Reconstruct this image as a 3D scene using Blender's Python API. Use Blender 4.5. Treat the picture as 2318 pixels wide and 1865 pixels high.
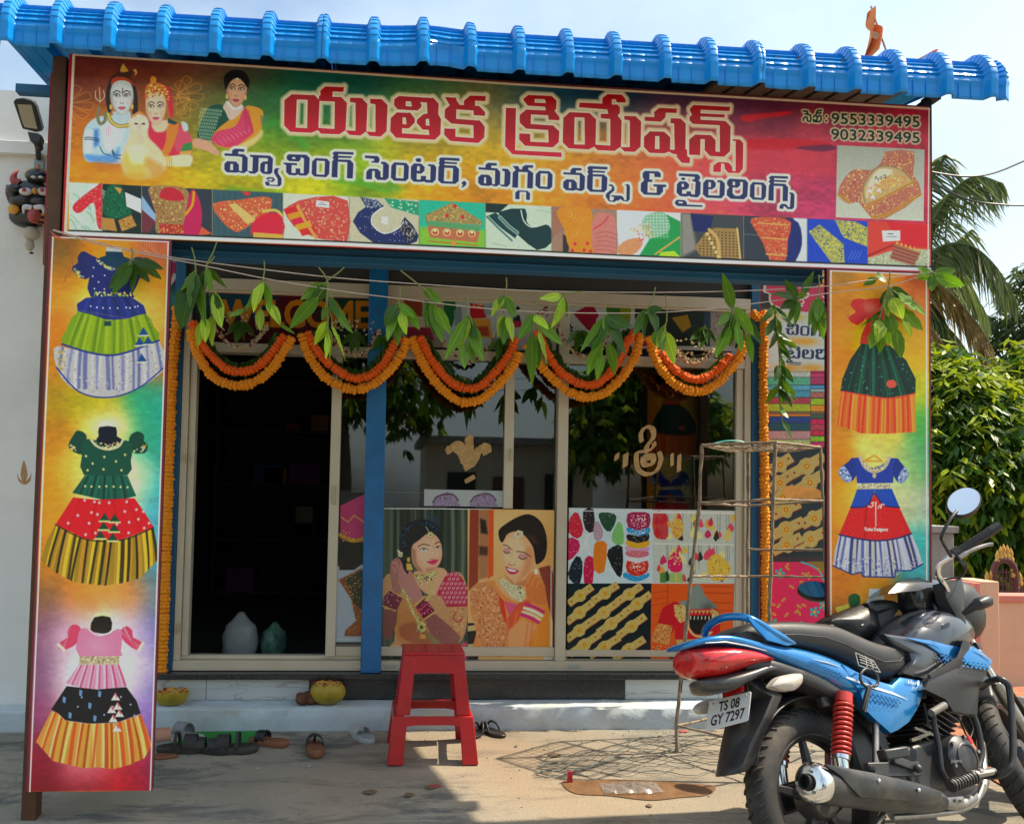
import bpy,bmesh,math,random
import numpy as np
from mathutils import Vector,Matrix,Quaternion
PI=math.pi
sc=bpy.context.scene
for o in list(bpy.data.objects):bpy.data.objects.remove(o)
COL=sc.collection
FPX,YAW,PITCH,ROLL=1993.7,.0892,.0475,.0191
CAM=np.array([-.471,-4.865,1.2321])
PPX,PPY=1159-116.91,932.5+86.82
cf=np.array([math.sin(YAW)*math.cos(PITCH),math.cos(YAW)*math.cos(PITCH),math.sin(PITCH)])
r0=np.array([math.cos(YAW),-math.sin(YAW),0.]);u0=np.cross(r0,cf)
cr=math.cos(ROLL)*r0+math.sin(ROLL)*u0
cu=-math.sin(ROLL)*r0+math.cos(ROLL)*u0
cam=bpy.data.cameras.new('camera');co=bpy.data.objects.new('camera',cam);COL.objects.link(co)
co.matrix_world=Matrix(((cr[0],cu[0],-cf[0],CAM[0]),(cr[1],cu[1],-cf[1],CAM[1]),(cr[2],cu[2],-cf[2],CAM[2]),(0,0,0,1)))
cam.sensor_fit='HORIZONTAL';cam.sensor_width=36;cam.lens=FPX/2318*36
cam.shift_x=116.91/2318;cam.shift_y=86.82/2318
cam.clip_start=.05;cam.clip_end=2000
sc.camera=co
SUN_EL,SUN_AZ=math.radians(56),math.radians(86)
world=bpy.data.worlds.new('World');sc.world=world;world.use_nodes=True
nt=world.node_tree;nt.nodes.clear()
N=nt.nodes.new;L=nt.links.new
out=N('ShaderNodeOutputWorld');bg=N('ShaderNodeBackground');L(bg.outputs[0],out.inputs[0])
sky=N('ShaderNodeTexSky');sky.sky_type='NISHITA';sky.sun_disc=False
sky.sun_elevation=SUN_EL;sky.sun_rotation=SUN_AZ;sky.air_density=1.6;sky.dust_density=3.0;sky.ozone_density=1.2
tc=N('ShaderNodeTexCoord');mp=N('ShaderNodeMapping');mp.inputs['Scale'].default_value=(1.2,1.2,2.6)
L(tc.outputs['Generated'],mp.inputs[0])
nz=N('ShaderNodeTexNoise');nz.inputs['Scale'].default_value=1.6;nz.inputs['Detail'].default_value=7;nz.inputs['Roughness'].default_value=.52
L(mp.outputs[0],nz.inputs[0])
rp=N('ShaderNodeValToRGB');rp.color_ramp.elements[0].position=.40;rp.color_ramp.elements[1].position=.68
L(nz.outputs[0],rp.inputs[0])
mf=N('ShaderNodeMath');mf.operation='MULTIPLY';mf.inputs[1].default_value=.8;L(rp.outputs[0],mf.inputs[0])
mx=N('ShaderNodeMix');mx.data_type='RGBA';mx.inputs[7].default_value=(5.0,5.9,6.3,1)
L(mf.outputs[0],mx.inputs[0]);L(sky.outputs[0],mx.inputs[6])
L(mx.outputs[2],bg.inputs[0]);bg.inputs[1].default_value=.12
sl=bpy.data.lights.new('sun','SUN');sl.energy=4.2;sl.angle=math.radians(.6);sl.color=(1,.87,.68)
so=bpy.data.objects.new('sun',sl);COL.objects.link(so)
sd=Vector((math.sin(SUN_AZ)*math.cos(SUN_EL),math.cos(SUN_AZ)*math.cos(SUN_EL),math.sin(SUN_EL)))
so.rotation_euler=sd.to_track_quat('Z','Y').to_euler();so.location=(4,0,8)
sc.view_settings.view_transform='Standard';sc.view_settings.look='None'
sc.view_settings.exposure=.8;sc.view_settings.gamma=1;sc.view_settings.use_curve_mapping=False
try:
 sc.cycles.use_denoising=True;sc.cycles.max_bounces=8;sc.cycles.transparent_max_bounces=12
except Exception:pass
def ray(x,y):return cf+cr*((x-PPX)/FPX)+cu*((PPY-y)/FPX)
def onY(x,y,Y):d=ray(x,y);return CAM+d*((Y-CAM[1])/d[1])
def onX(x,y,X):d=ray(x,y);return CAM+d*((X-CAM[0])/d[0])
def onZ(x,y,Z):d=ray(x,y);return CAM+d*((Z-CAM[2])/d[2])
def GZ(y):return 0 if y>-.5 else-.08*(-.5-y)if y>-4.9 else-.352
def gnd(x,y,h=0.):
 p=onZ(x,y,0.)
 for _ in range(12):p=onZ(x,y,GZ(p[1])+h)
 return p
def srgb(c):
 if isinstance(c,str):c=tuple(int(c[i:i+2],16)/255 for i in(0,2,4))
 return tuple((v/12.92 if v<=.04045 else((v+.055)/1.055)**2.4)for v in c)
MATS={}
def mat(name,col,rough=.6,metal=0.,var=.12,scale=12.,bump=0.,bscale=None,spec=.5,coat=0.,trans=0.,emis=None,dirt=None,ior=None,alpha=None,aniso_scale=None,sss=0.):
 if name in MATS:return MATS[name]
 m=bpy.data.materials.new(name);m.use_nodes=True;MATS[name]=m
 nt=m.node_tree;b=nt.nodes['Principled BSDF']
 if isinstance(col,str):col=srgb(col)
 b.inputs['Roughness'].default_value=rough;b.inputs['Metallic'].default_value=metal
 b.inputs['Specular IOR Level'].default_value=spec;b.inputs['Coat Weight'].default_value=coat;b.inputs['Coat Roughness'].default_value=.04
 if trans:b.inputs['Transmission Weight'].default_value=trans
 if ior:b.inputs['IOR'].default_value=ior
 if alpha is not None:b.inputs['Alpha'].default_value=alpha
 if sss:b.inputs['Subsurface Weight'].default_value=sss;b.inputs['Subsurface Radius'].default_value=(.01,.012,.004)
 tc=nt.nodes.new('ShaderNodeTexCoord');src=tc.outputs['Object']
 if aniso_scale:
  mp=nt.nodes.new('ShaderNodeMapping');mp.inputs['Scale'].default_value=aniso_scale;nt.links.new(src,mp.inputs[0]);src=mp.outputs[0]
 n=nt.nodes.new('ShaderNodeTexNoise');n.inputs['Scale'].default_value=scale;n.inputs['Detail'].default_value=6;n.inputs['Roughness'].default_value=.6
 nt.links.new(src,n.inputs[0])
 mr=nt.nodes.new('ShaderNodeMapRange');mr.inputs[1].default_value=.3;mr.inputs[2].default_value=.7;mr.inputs[3].default_value=1-var;mr.inputs[4].default_value=1+var
 nt.links.new(n.outputs[0],mr.inputs[0])
 vm=nt.nodes.new('ShaderNodeVectorMath');vm.operation='SCALE';vm.inputs[0].default_value=col[:3];nt.links.new(mr.outputs[0],vm.inputs[3])
 last=vm.outputs[0]
 if dirt:
  dcol,amt,ds=dirt
  n2=nt.nodes.new('ShaderNodeTexNoise');n2.inputs['Scale'].default_value=ds;n2.inputs['Detail'].default_value=9;n2.inputs['Roughness'].default_value=.68
  nt.links.new(src,n2.inputs[0])
  r2=nt.nodes.new('ShaderNodeMapRange');r2.inputs[1].default_value=.48;r2.inputs[2].default_value=.72;r2.inputs[3].default_value=0;r2.inputs[4].default_value=amt
  nt.links.new(n2.outputs[0],r2.inputs[0])
  mi=nt.nodes.new('ShaderNodeMix');mi.data_type='RGBA';mi.inputs[7].default_value=(*srgb(dcol),1)if isinstance(dcol,str)else(*dcol,1)
  nt.links.new(r2.outputs[0],mi.inputs[0]);nt.links.new(last,mi.inputs[6]);last=mi.outputs[2]
 nt.links.new(last,b.inputs['Base Color'])
 rr=nt.nodes.new('ShaderNodeMapRange');rr.inputs[3].default_value=max(.02,rough-.08);rr.inputs[4].default_value=min(1,rough+.08)
 nt.links.new(n.outputs[0],rr.inputs[0]);nt.links.new(rr.outputs[0],b.inputs['Roughness'])
 if bump:
  n3=nt.nodes.new('ShaderNodeTexNoise');n3.inputs['Scale'].default_value=bscale or scale*3;n3.inputs['Detail'].default_value=5
  nt.links.new(src,n3.inputs[0])
  bp=nt.nodes.new('ShaderNodeBump');bp.inputs['Strength'].default_value=bump;bp.inputs['Distance'].default_value=.01
  nt.links.new(n3.outputs[0],bp.inputs['Height']);nt.links.new(bp.outputs[0],b.inputs['Normal'])
 if emis:b.inputs['Emission Color'].default_value=(*emis[:3],1);b.inputs['Emission Strength'].default_value=emis[3]
 return m
class MB:
 def __init__(s):s.v=[];s.f=[];s.uv=[]
 def add(s,vs,fs):
  o=len(s.v);s.v+=[tuple(map(float,p))for p in vs];s.f+=[tuple(i+o for i in f)for f in fs];return s
 def box(s,a,b):
  (x0,y0,z0),(x1,y1,z1)=a,b
  return s.add([(x0,y0,z0),(x1,y0,z0),(x1,y1,z0),(x0,y1,z0),(x0,y0,z1),(x1,y0,z1),(x1,y1,z1),(x0,y1,z1)],[(0,3,2,1),(4,5,6,7),(0,1,5,4),(1,2,6,5),(2,3,7,6),(3,0,4,7)])
 def hexa(s,p):
  return s.add(p,[(0,3,2,1),(4,5,6,7),(0,1,5,4),(1,2,6,5),(2,3,7,6),(3,0,4,7)])
 def beam(s,p,q,w,h=None,up=(0,0,1)):
  h=h or w;p=Vector(p);q=Vector(q);d=(q-p).normalized();u=Vector(up)
  if abs(d.dot(u))>.98:u=Vector((0,1,0))
  a=d.cross(u).normalized()*(w/2);b=a.cross(d).normalized()*(h/2)
  return s.hexa([p-a-b,p+a-b,p+a+b,p-a+b,q-a-b,q+a-b,q+a+b,q-a+b])
 def tube(s,pts,r,n=10,cap=True,closed=False):
  P=[Vector(p)for p in pts];k=len(P)
  R=r if hasattr(r,'__len__')else[r]*k
  T=[((P[(i+1)%k]if closed or i<k-1 else P[i])-(P[i-1]if closed or i>0 else P[i])).normalized()for i in range(k)]
  u=Vector((0,0,1))if abs(T[0].z)<.9 else Vector((1,0,0))
  a=T[0].cross(u).normalized();vs=[]
  for i in range(k):
   a=(a-T[i]*a.dot(T[i])).normalized();b=T[i].cross(a)
   for j in range(n):
    t=2*PI*j/n;vs.append(P[i]+(a*math.cos(t)+b*math.sin(t))*R[i])
  fs=[]
  for i in range(k if closed else k-1):
   i2=(i+1)%k
   for j in range(n):fs.append((i*n+j,i*n+(j+1)%n,i2*n+(j+1)%n,i2*n+j))
  if cap and not closed:fs+=[tuple(range(n))[::-1],tuple((k-1)*n+j for j in range(n))]
  return s.add(vs,fs)
 def lathe(s,prof,n=24,M=None,a0=0,a1=2*PI):
  M=M or Matrix();full=abs(a1-a0-2*PI)<1e-6;m=n if full else n+1;vs=[]
  for r,z in prof:
   for j in range(m):
    t=a0+(a1-a0)*j/n;vs.append(M@Vector((r*math.cos(t),r*math.sin(t),z)))
  fs=[]
  for i in range(len(prof)-1):
   for j in range(n):fs.append((i*m+j,i*m+(j+1)%m,(i+1)*m+(j+1)%m,(i+1)*m+j))
  return s.add(vs,fs)
 def loft(s,rings,cap=True,closed=True):
  n=len(rings[0]);vs=[p for r in rings for p in r];fs=[]
  for i in range(len(rings)-1):
   for j in range(n if closed else n-1):fs.append((i*n+j,i*n+(j+1)%n,(i+1)*n+(j+1)%n,(i+1)*n+j))
  if cap:fs+=[tuple(range(n))[::-1],tuple((len(rings)-1)*n+j for j in range(n))]
  return s.add(vs,fs)
 def prism(s,poly,off):
  n=len(poly);off=Vector(off);A=[Vector(p)for p in poly];B=[p+off for p in A]
  return s.add(A+B,[tuple(range(n))[::-1],tuple(range(n,2*n))]+[(i,(i+1)%n,n+(i+1)%n,n+i)for i in range(n)])
 def ball(s,c,r,n=10,m=7,M=None,jit=0,rnd=None):
  c=Vector(c);r=Vector(r)if hasattr(r,'__len__')else Vector((r,r,r));vs=[];M=M or Matrix()
  for i in range(m+1):
   ph=PI*i/m
   for j in range(n):
    t=2*PI*j/n;k=1+(rnd.uniform(-jit,jit)if jit else 0)
    vs.append(c+(M@Vector((r.x*math.sin(ph)*math.cos(t)*k,r.y*math.sin(ph)*math.sin(t)*k,r.z*math.cos(ph)*k))))
  return s.add(vs,[(i*n+j,(i+1)*n+j,(i+1)*n+(j+1)%n,i*n+(j+1)%n)for i in range(m)for j in range(n)])
 def grid(s,nx,ny,fn):
  vs=[fn(i/nx,j/ny)for j in range(ny+1)for i in range(nx+1)]
  return s.add(vs,[(j*(nx+1)+i,j*(nx+1)+i+1,(j+1)*(nx+1)+i+1,(j+1)*(nx+1)+i)for j in range(ny)for i in range(nx)])
 def mesh(s,name,m=None,smooth=None):
  me=bpy.data.meshes.new(name);me.from_pydata(s.v,[],s.f)
  bm=bmesh.new();bm.from_mesh(me)
  if len(bm.faces)<60000:bmesh.ops.recalc_face_normals(bm,faces=bm.faces)
  bm.to_mesh(me);bm.free()
  if m:me.materials.append(m)
  if smooth:
   for p in me.polygons:p.use_smooth=True
   me.set_sharp_from_angle(angle=math.radians(smooth))
  return me
def link(name,me,parent=None,loc=None):
 o=bpy.data.objects.new(name,me);COL.objects.link(o)
 if parent:o.parent=parent
 if loc is not None:o.location=loc
 return o
def obj(name,mb,m,parent=None,smooth=None,bev=0,sub=0,solid=0,loc=None):
 """one mesh object; geometry is given in world space, the object's origin is moved to the parent's or own base"""
 base=Vector(parent.get('_b',(0,0,0)))if parent else Vector((0,0,0))
 if parent is not None and '_b' in parent:mb.v=[(x-base.x,y-base.y,z-base.z)for x,y,z in mb.v]
 o=link(name,mb.mesh(name,m,smooth),parent)
 if parent is not None and '_b' in parent:o['_b']=parent['_b']
 if bev:
  k=o.modifiers.new('b','BEVEL');k.width=bev;k.segments=2;k.limit_method='ANGLE';k.angle_limit=math.radians(40)
  if not smooth:
   for p in o.data.polygons:p.use_smooth=True
   o.data.set_sharp_from_angle(angle=math.radians(35))
 if solid:k=o.modifiers.new('s','SOLIDIFY');k.thickness=solid;k.offset=0
 if sub:k=o.modifiers.new('u','SUBSURF');k.levels=k.render_levels=sub
 return o
def tag(o,label,cat,group=None,kind=None):
 o['label']=label;o['category']=cat
 if group:o['group']=group
 if kind:o['kind']=kind
 return o
def thing(name,loc,label,cat,group=None,rot=None):
 o=bpy.data.objects.new(name,None);COL.objects.link(o);o.location=loc;o.empty_display_size=.05
 if rot is None:o['_b']=tuple(map(float,loc))
 else:o.rotation_euler=rot
 return tag(o,label,cat,group)
def solo(name,mb,m,label,cat,group=None,base=None,**kw):
 """a thing made of a single mesh: origin moved to its base"""
 v=np.array(mb.v);b=base if base is not None else((v[:,0].min()+v[:,0].max())/2,(v[:,1].min()+v[:,1].max())/2,v[:,2].min())
 mb.v=[tuple(p-np.array(b))for p in v]
 o=obj(name,mb,m,None,**kw);o.location=b
 return tag(o,label,cat,group)
def struct(name,mb,m,**kw):
 o=obj(name,mb,m,None,**kw);o['kind']='structure';return o
def share(name,me,parent,loc,rot=(0,0,0),scl=(1,1,1)):
 o=bpy.data.objects.new(name,me);COL.objects.link(o);o.parent=parent;o.location=loc;o.rotation_euler=rot;o.scale=scl
 return o
def copy_tree(o,parent=None):
 c=o.copy();COL.objects.link(c);c.parent=parent
 for ch in list(o.children):copy_tree(ch,c)
 return c
def catmull(pts,n=6,closed=True):
 P=np.array(pts,float);k=len(P);out=[]
 for i in range(k if closed else k-1):
  if closed:a,b,c,d=P[i-1],P[i],P[(i+1)%k],P[(i+2)%k]
  else:a,b,c,d=P[max(i-1,0)],P[i],P[i+1],P[min(i+2,k-1)]
  for j in range(n):
   t=j/n;out.append(.5*((2*b)+(-a+c)*t+(2*a-5*b+4*c-d)*t*t+(-a+3*b-3*c+d)*t**3))
 if not closed:out.append(P[-1])
 return np.array(out)
def hexc(c):return np.array([int(c[i:i+2],16)/255 for i in(0,2,4)])if isinstance(c,str)else np.array(c,float)
def vnoise(h,w,cell,rs,ax=1.):
 gh,gw=int(h/cell)+3,int(w/(cell*ax))+3
 g=rs.rand(gh,gw);y=np.linspace(0,h/cell,h,endpoint=False);x=np.linspace(0,w/(cell*ax),w,endpoint=False)
 yi=y.astype(int);xi=x.astype(int);fy=(y-yi)[:,None];fx=(x-xi)[None];fy=fy*fy*(3-2*fy);fx=fx*fx*(3-2*fx)
 a=g[yi][:,xi];b=g[yi][:,xi+1];c=g[yi+1][:,xi];d=g[yi+1][:,xi+1]
 return(a*(1-fx)+b*fx)*(1-fy)+(c*(1-fx)+d*fx)*fy
def Z(ox,oy,s):return lambda*p:[(ox+x*s,oy+y*s)for x,y in p]
class Print:
 def __init__(s,X0,X1,Z0,Z1,Y,ppm=560,bgc='808080',seed=1):
  s.X0,s.X1,s.Z0,s.Z1,s.Y,s.k=X0,X1,Z0,Z1,Y,ppm
  s.w=int((X1-X0)*ppm);s.h=int((Z1-Z0)*ppm);s.a=np.zeros((s.h,s.w,3))+hexc(bgc);s.rs=np.random.RandomState(seed)
  s.W=s.H=0
 def m(s,pts):
  P=np.asarray(pts,float);d=cf[None]+cr[None]*((P[:,:1]-PPX)/FPX)+cu[None]*((PPY-P[:,1:2])/FPX)
  t=(s.Y-CAM[1])/d[:,1];return np.stack([(CAM[0]+d[:,0]*t-s.X0)*s.k,(s.Z1-(CAM[2]+d[:,2]*t))*s.k],1)
 def _sdf(s,cs,pad,closed=True):
  segs=[]
  for c in cs:
   c=np.asarray(c);n=np.roll(c,-1,0)
   if not closed:c,n=c[:-1],n[:-1]
   segs.append(np.stack([c,n],1))
  E=np.concatenate(segs);lo=np.floor(E.min((0,1))-pad).astype(int);hi=np.ceil(E.max((0,1))+pad).astype(int)+1
  x0,y0=max(0,lo[0]),max(0,lo[1]);x1,y1=min(s.w,hi[0]),min(s.h,hi[1])
  if x1<=x0 or y1<=y0:return None
  X,Y=np.meshgrid(np.arange(x0,x1)+.5,np.arange(y0,y1)+.5);D=np.full(X.shape,1e9);In=np.zeros(X.shape,bool)
  for(ax,ay),(bx,by)in E:
   dx,dy=bx-ax,by-ay;L2=dx*dx+dy*dy+1e-12;t=np.clip(((X-ax)*dx+(Y-ay)*dy)/L2,0,1)
   D=np.minimum(D,(X-ax-t*dx)**2+(Y-ay-t*dy)**2)
   if closed and ay!=by:In^=((ay>Y)!=(by>Y))&(X<ax+(Y-ay)*dx/dy)
  D=np.sqrt(D);D[In]*=-1
  return x0,y0,x1,y1,X,Y,D
 def _put(s,r,mask,col,tex=None):
  x0,y0,x1,y1,X,Y,D=r;c=s.a[y0:y1,x0:x1];col=hexc(col)if not callable(col)else col(X,Y)
  if tex is not None:col=np.clip(col*tex(X,Y)[...,None],0,1)
  c+=(col-c)*mask[...,None]
 def fill(s,cs,col,f=.8,al=1.,grow=0.,sm=0,tex=None,raw=False):
  if not hasattr(cs[0][0],'__len__'):cs=[cs]
  cs=[np.asarray(c,float)if raw else s.m(c)for c in cs]
  if sm:cs=[catmull(c,sm)for c in cs]
  r=s._sdf(cs,grow+f+2)
  if r is None:return
  s._put(r,np.clip((grow-r[-1])/f+.5,0,1)*al,col,tex)
 def line(s,pts,w,col,f=.8,al=1.,sm=0,raw=False,closed=False):
  P=np.asarray(pts,float)if raw else s.m(pts)
  if sm:P=catmull(P,sm,closed)
  if closed:P=np.concatenate([P,P[:1]])
  r=s._sdf([P],w/2+f+2,False)
  if r is None:return
  s._put(r,np.clip((w/2-r[-1])/f+.5,0,1)*al,col)
 def ell(s,c,rx,ry,col,f=.8,al=1.,rot=0,tex=None,raw=False):
  c=(np.asarray([c],float)if raw else s.m([c]))[0];t=np.linspace(0,2*PI,22,endpoint=False)
  x,y=rx*np.cos(t),ry*np.sin(t);s.fill(np.stack([c[0]+x*math.cos(rot)-y*math.sin(rot),c[1]+x*math.sin(rot)+y*math.cos(rot)],1),col,f,al,raw=True,tex=tex)
 def blob(s,c,rx,ry,col,al=1.,p=2.):
  c=s.m([c])[0];Y,X=np.mgrid[0:s.h,0:s.w];d=((X-c[0])/(rx*s.k/555))**2+((Y-c[1])/(ry*s.k/555))**2
  k=(np.exp(-d**(p/2))*al)[...,None];s.a+=(hexc(col)-s.a)*k
 def speck(s,cs,cols,n,r,al=.9,sm=0,seed=0):
  P=s.m(cs)if not sm else catmull(s.m(cs),sm);rr=s._sdf([P],1)
  if rr is None:return
  x0,y0,x1,y1,X,Y,D=rr;ys,xs=np.nonzero(D<-r*.6)
  if not len(ys):return
  R=np.random.RandomState(seed);idx=R.randint(0,len(ys),n)
  for q,i in enumerate(idx):
   s.ell((x0+xs[i],y0+ys[i]),r*R.uniform(.5,1.2),r*R.uniform(.5,1.2),cols[q%len(cols)],.8,al,rot=R.uniform(0,3),raw=True)
 def grain(s,amt,cell=3):
  s.a*=(1+amt*(vnoise(s.h,s.w,cell,s.rs)-.5))[...,None];s.a*=(1+amt*.7*(s.rs.rand(s.h,s.w)-.5))[...,None]
 def image(s,name):
  im=bpy.data.images.new(name,s.w,s.h,alpha=False)
  px=np.ones((s.h,s.w,4),np.float32);px[...,:3]=np.clip(s.a[::-1],0,1);im.pixels.foreach_set(px.ravel());im.update();return im
 def material(s,name,gain=1.4,rough=.38,spec=.4):
  lin=np.clip(s.a,0,1);lin=np.where(lin<=.04045,lin/12.92,((lin+.055)/1.055)**2.4);lin=np.clip(lin*gain,0,.88)
  s.a=np.where(lin<=.0031308,lin*12.92,1.055*lin**(1/2.4)-.055)
  m=bpy.data.materials.new(name);m.use_nodes=True;nt=m.node_tree;b=nt.nodes['Principled BSDF']
  t=nt.nodes.new('ShaderNodeTexImage');t.image=s.image(name);t.extension='EXTEND';nt.links.new(t.outputs[0],b.inputs['Base Color'])
  b.inputs['Roughness'].default_value=rough;b.inputs['Specular IOR Level'].default_value=spec
  n=nt.nodes.new('ShaderNodeTexNoise');n.inputs['Scale'].default_value=5;n.inputs['Detail'].default_value=3
  c=nt.nodes.new('ShaderNodeTexCoord');nt.links.new(c.outputs['Object'],n.inputs[0])
  bp=nt.nodes.new('ShaderNodeBump');bp.inputs['Strength'].default_value=.25;bp.inputs['Distance'].default_value=.02
  nt.links.new(n.outputs[0],bp.inputs['Height']);nt.links.new(bp.outputs[0],b.inputs['Normal'])
  return m
 def sheet(s,name,m,parent,t=.004,sag=0.,nx=1,nz=1,clipx=None):
  """the printed sheet: a thin real panel whose front carries the print"""
  base=np.array(parent.get('_b',(0,0,0)))if parent else np.zeros(3)
  vs=[];uv=[]
  for j in range(nz+1):
   for i in range(nx+1):
    u,v=i/nx,j/nz;x=s.X0+(s.X1-s.X0)*u;z=s.Z0+(s.Z1-s.Z0)*v
    y=s.Y+sag*math.sin(u*9+v*3)*math.sin(PI*u)*.5
    vs.append((x-base[0],y-base[1],z-base[2]));uv.append((u,v))
  n=len(vs);back=[(x,y+t,z)for x,y,z in vs]
  me=bpy.data.meshes.new(name);W=nx+1
  fr=[(j*W+i,j*W+i+1,(j+1)*W+i+1,(j+1)*W+i)for j in range(nz)for i in range(nx)]
  bk=[tuple(n+k for k in f[::-1])for f in fr]
  ring=[i for i in range(W)]+[j*W+nx for j in range(1,nz+1)]+[nz*W+i for i in range(nx-1,-1,-1)]+[j*W for j in range(nz-1,0,-1)]
  side=[(ring[(i+1)%len(ring)],ring[i],n+ring[i],n+ring[(i+1)%len(ring)])for i in range(len(ring))]
  me.from_pydata(vs+back,[],fr+bk+side);me.materials.append(m)
  ul=me.uv_layers.new(name='UVMap');U=uv+uv
  for lp in me.loops:ul.data[lp.index].uv=U[lp.vertex_index]
  o=link(name,me,parent)
  if parent is not None and '_b' in parent:o['_b']=parent['_b']
  return o
def text_contours(txt,size=1.,bold=0.,space=1.,squash=1.):
 cu_=bpy.data.curves.new('t','FONT');cu_.body=txt;cu_.size=size;cu_.resolution_u=3;cu_.fill_mode='NONE';cu_.offset=bold;cu_.space_character=space
 o=bpy.data.objects.new('t',cu_);COL.objects.link(o);dg=bpy.context.evaluated_depsgraph_get();me=bpy.data.meshes.new_from_object(o.evaluated_get(dg))
 adj={}
 for e in me.edges:
  a,b=e.vertices;adj.setdefault(a,[]).append(b);adj.setdefault(b,[]).append(a)
 co_=[(v.co.x*squash,v.co.y)for v in me.vertices];seen=set();out=[]
 for st in adj:
  if st in seen:continue
  lp=[st];seen.add(st);cur=st
  while True:
   nx=[k for k in adj[cur]if k not in seen]
   if not nx:break
   cur=nx[0];seen.add(cur);lp.append(cur)
  if len(lp)>2:out.append(np.array([co_[i]for i in lp]))
 bpy.data.objects.remove(o);bpy.data.curves.remove(cu_);bpy.data.meshes.remove(me)
 return out
def text_px(txt,p0,p1,hgt,**kw):
 """contours of a line of text fitted between photo points p0 and p1 (its baseline) with capital height hgt"""
 cs=text_contours(txt,**kw);A=np.concatenate(cs);x0,x1=A[:,0].min(),A[:,0].max();y1=A[:,1].max();p0=np.array(p0,float);p1=np.array(p1,float)
 return[p0[None]+(p1-p0)[None]*((c[:,:1]-x0)/(x1-x0))+np.array([[0,-1.]])*(c[:,1:2]/y1*hgt)for c in cs]
T1=[]
a=Z(630,180,.12523)
T1.append([a((110,380),(245,272),(625,290),(650,282),(735,372),(735,305),(765,290),(758,210),(850,132),(1170,145),(1190,130),(1175,232),(985,225),(975,318),(1110,325),(1130,315),(1240,430),(1215,920),(1105,997),(770,985),(715,920),(600,968),(215,950),(105,835)),a((335,368),(530,375),(520,885),(315,875)),a((745,395),(1020,408),(1015,900),(725,880))])
T1.append([a((1295,335),(1505,340),(1610,450),(1590,940),(1485,1020),(1285,1005),(1215,925),(1395,932),(1395,430),(1295,415))])
T1.append([a((1660,355),(1870,362),(1975,470),(1955,940),(1850,1038),(1650,1025),(1585,945),(1755,955),(1755,455),(1660,440))])
a=Z(890,190,.11132)
T1.append([a((20,320),(115,252),(790,292),(805,278),(925,405),(915,620),(970,725),(960,1030),(845,1142),(55,1100),(-62,965),(-47,698),(70,585),(315,595),(335,580),(440,710),(440,790),(315,912),(180,905),(180,1010),(735,1045),(720,940),(600,935),(480,800),(480,735),(620,615),(695,610),(685,385),(545,375),(575,430),(570,480),(495,548),(90,525),(15,440)),a((255,358),(360,362),(380,465),(255,458)),a((190,685),(258,690),(270,828),(190,822)),a((665,715),(725,718),(740,855),(660,848))])
T1.append([a((1050,270),(1265,285),(1280,270),(1285,330),(1350,430),(1440,435),(1435,350),(1560,240),(1865,250),(1885,240),(1875,355),(1665,345),(1665,450),(1745,450),(1870,580),(1865,655),(1635,640),(1635,545),(1285,522),(1280,715),(1735,748),(1750,738),(1862,870),(1850,1090),(1735,1205),(1160,1165),(1035,1040),(1040,910),(1250,918),(1265,910),(1265,1078),(1635,1105),(1630,845),(1180,810),(1045,690),(1050,525),(1150,440))])
a=Z(1120,200,.13915)
T1.append([a((180,318),(325,325),(345,315),(330,1010),(1085,1045),(1085,1120),(285,1075),(165,940))])
T1.append([a((465,170),(545,108),(925,125),(1005,200),(1000,340),(970,365),(1055,470),(1050,522),(875,512),(870,440),(590,425),(585,580),(950,605),(1050,700),(1040,875),(945,962),(490,935),(395,830),(398,735),(575,742),(580,870),(875,882),(870,680),(510,658),(405,560),(405,435),(510,345),(820,360),(830,340),(815,300),(540,285),(465,195)),a((650,172),(815,180),(830,240),(650,235))])
T1.append([a((1115,480),(1220,388),(1545,402),(1650,505),(1640,915),(1880,932),(1880,500),(1725,488),(1725,415),(1845,415),(1830,345),(1370,310),(1380,232),(1750,248),(1750,160),(1830,95),(2070,105),(2130,180),(2130,235),(1985,230),(1970,180),(1905,180),(1905,265),(2000,265),(2040,310),(2035,405),(2000,440),(2065,525),(2055,945),(1950,1018),(1670,1005),(1620,950),(1525,995),(1200,975),(1105,880)),a((1300,470),(1460,478),(1465,915),(1290,912))])
a=Z(1400,220,.13915)
T1.append([a((95,305),(280,310),(370,400),(360,805),(265,890),(95,882),(30,812),(185,812),(185,380),(95,365))])
T1.append([a((425,320),(585,325),(580,240),(665,175),(925,188),(950,175),(945,260),(770,255),(765,330),(690,402),(425,385))])
T1.append([a((415,650),(510,555),(745,562),(845,655),(840,852),(915,855),(905,430),(845,425),(850,345),(1010,350),(1095,430),(1090,850),(1115,850),(1120,960),(1165,985),(1160,1075),(1030,1068),(950,975),(950,930),(880,920),(825,885),(745,915),(505,905),(415,810)),a((600,632),(665,635),(668,845),(592,842))])
T1.append([a((1160,190),(1220,130),(1795,160),(1815,148),(1805,232),(1335,208),(1335,265),(1715,285),(1730,275),(1725,335),(1335,318),(1335,368),(1740,390),(1825,480),(1815,880),(1720,970),(1490,958),(1400,860),(1405,685),(1335,682),(1330,945),(1150,935),(1150,690),(1250,608),(1500,618),(1580,700),(1578,885),(1650,890),(1645,460),(1210,437),(1155,380),(1155,325),(1195,290),(1160,210))])
T1.append([a((1855,685),(1975,690),(2030,750),(2025,1160),(1965,1235),(1790,1232),(1730,1165),(1722,1082),(1672,1080),(1665,1220),(1540,1215),(1545,1110),(1620,1055),(1790,1062),(1850,1130),(1852,1200),(1905,1205),(1905,715),(1860,712))])
T2=[]
a=Z(490,330,.15306)
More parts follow.
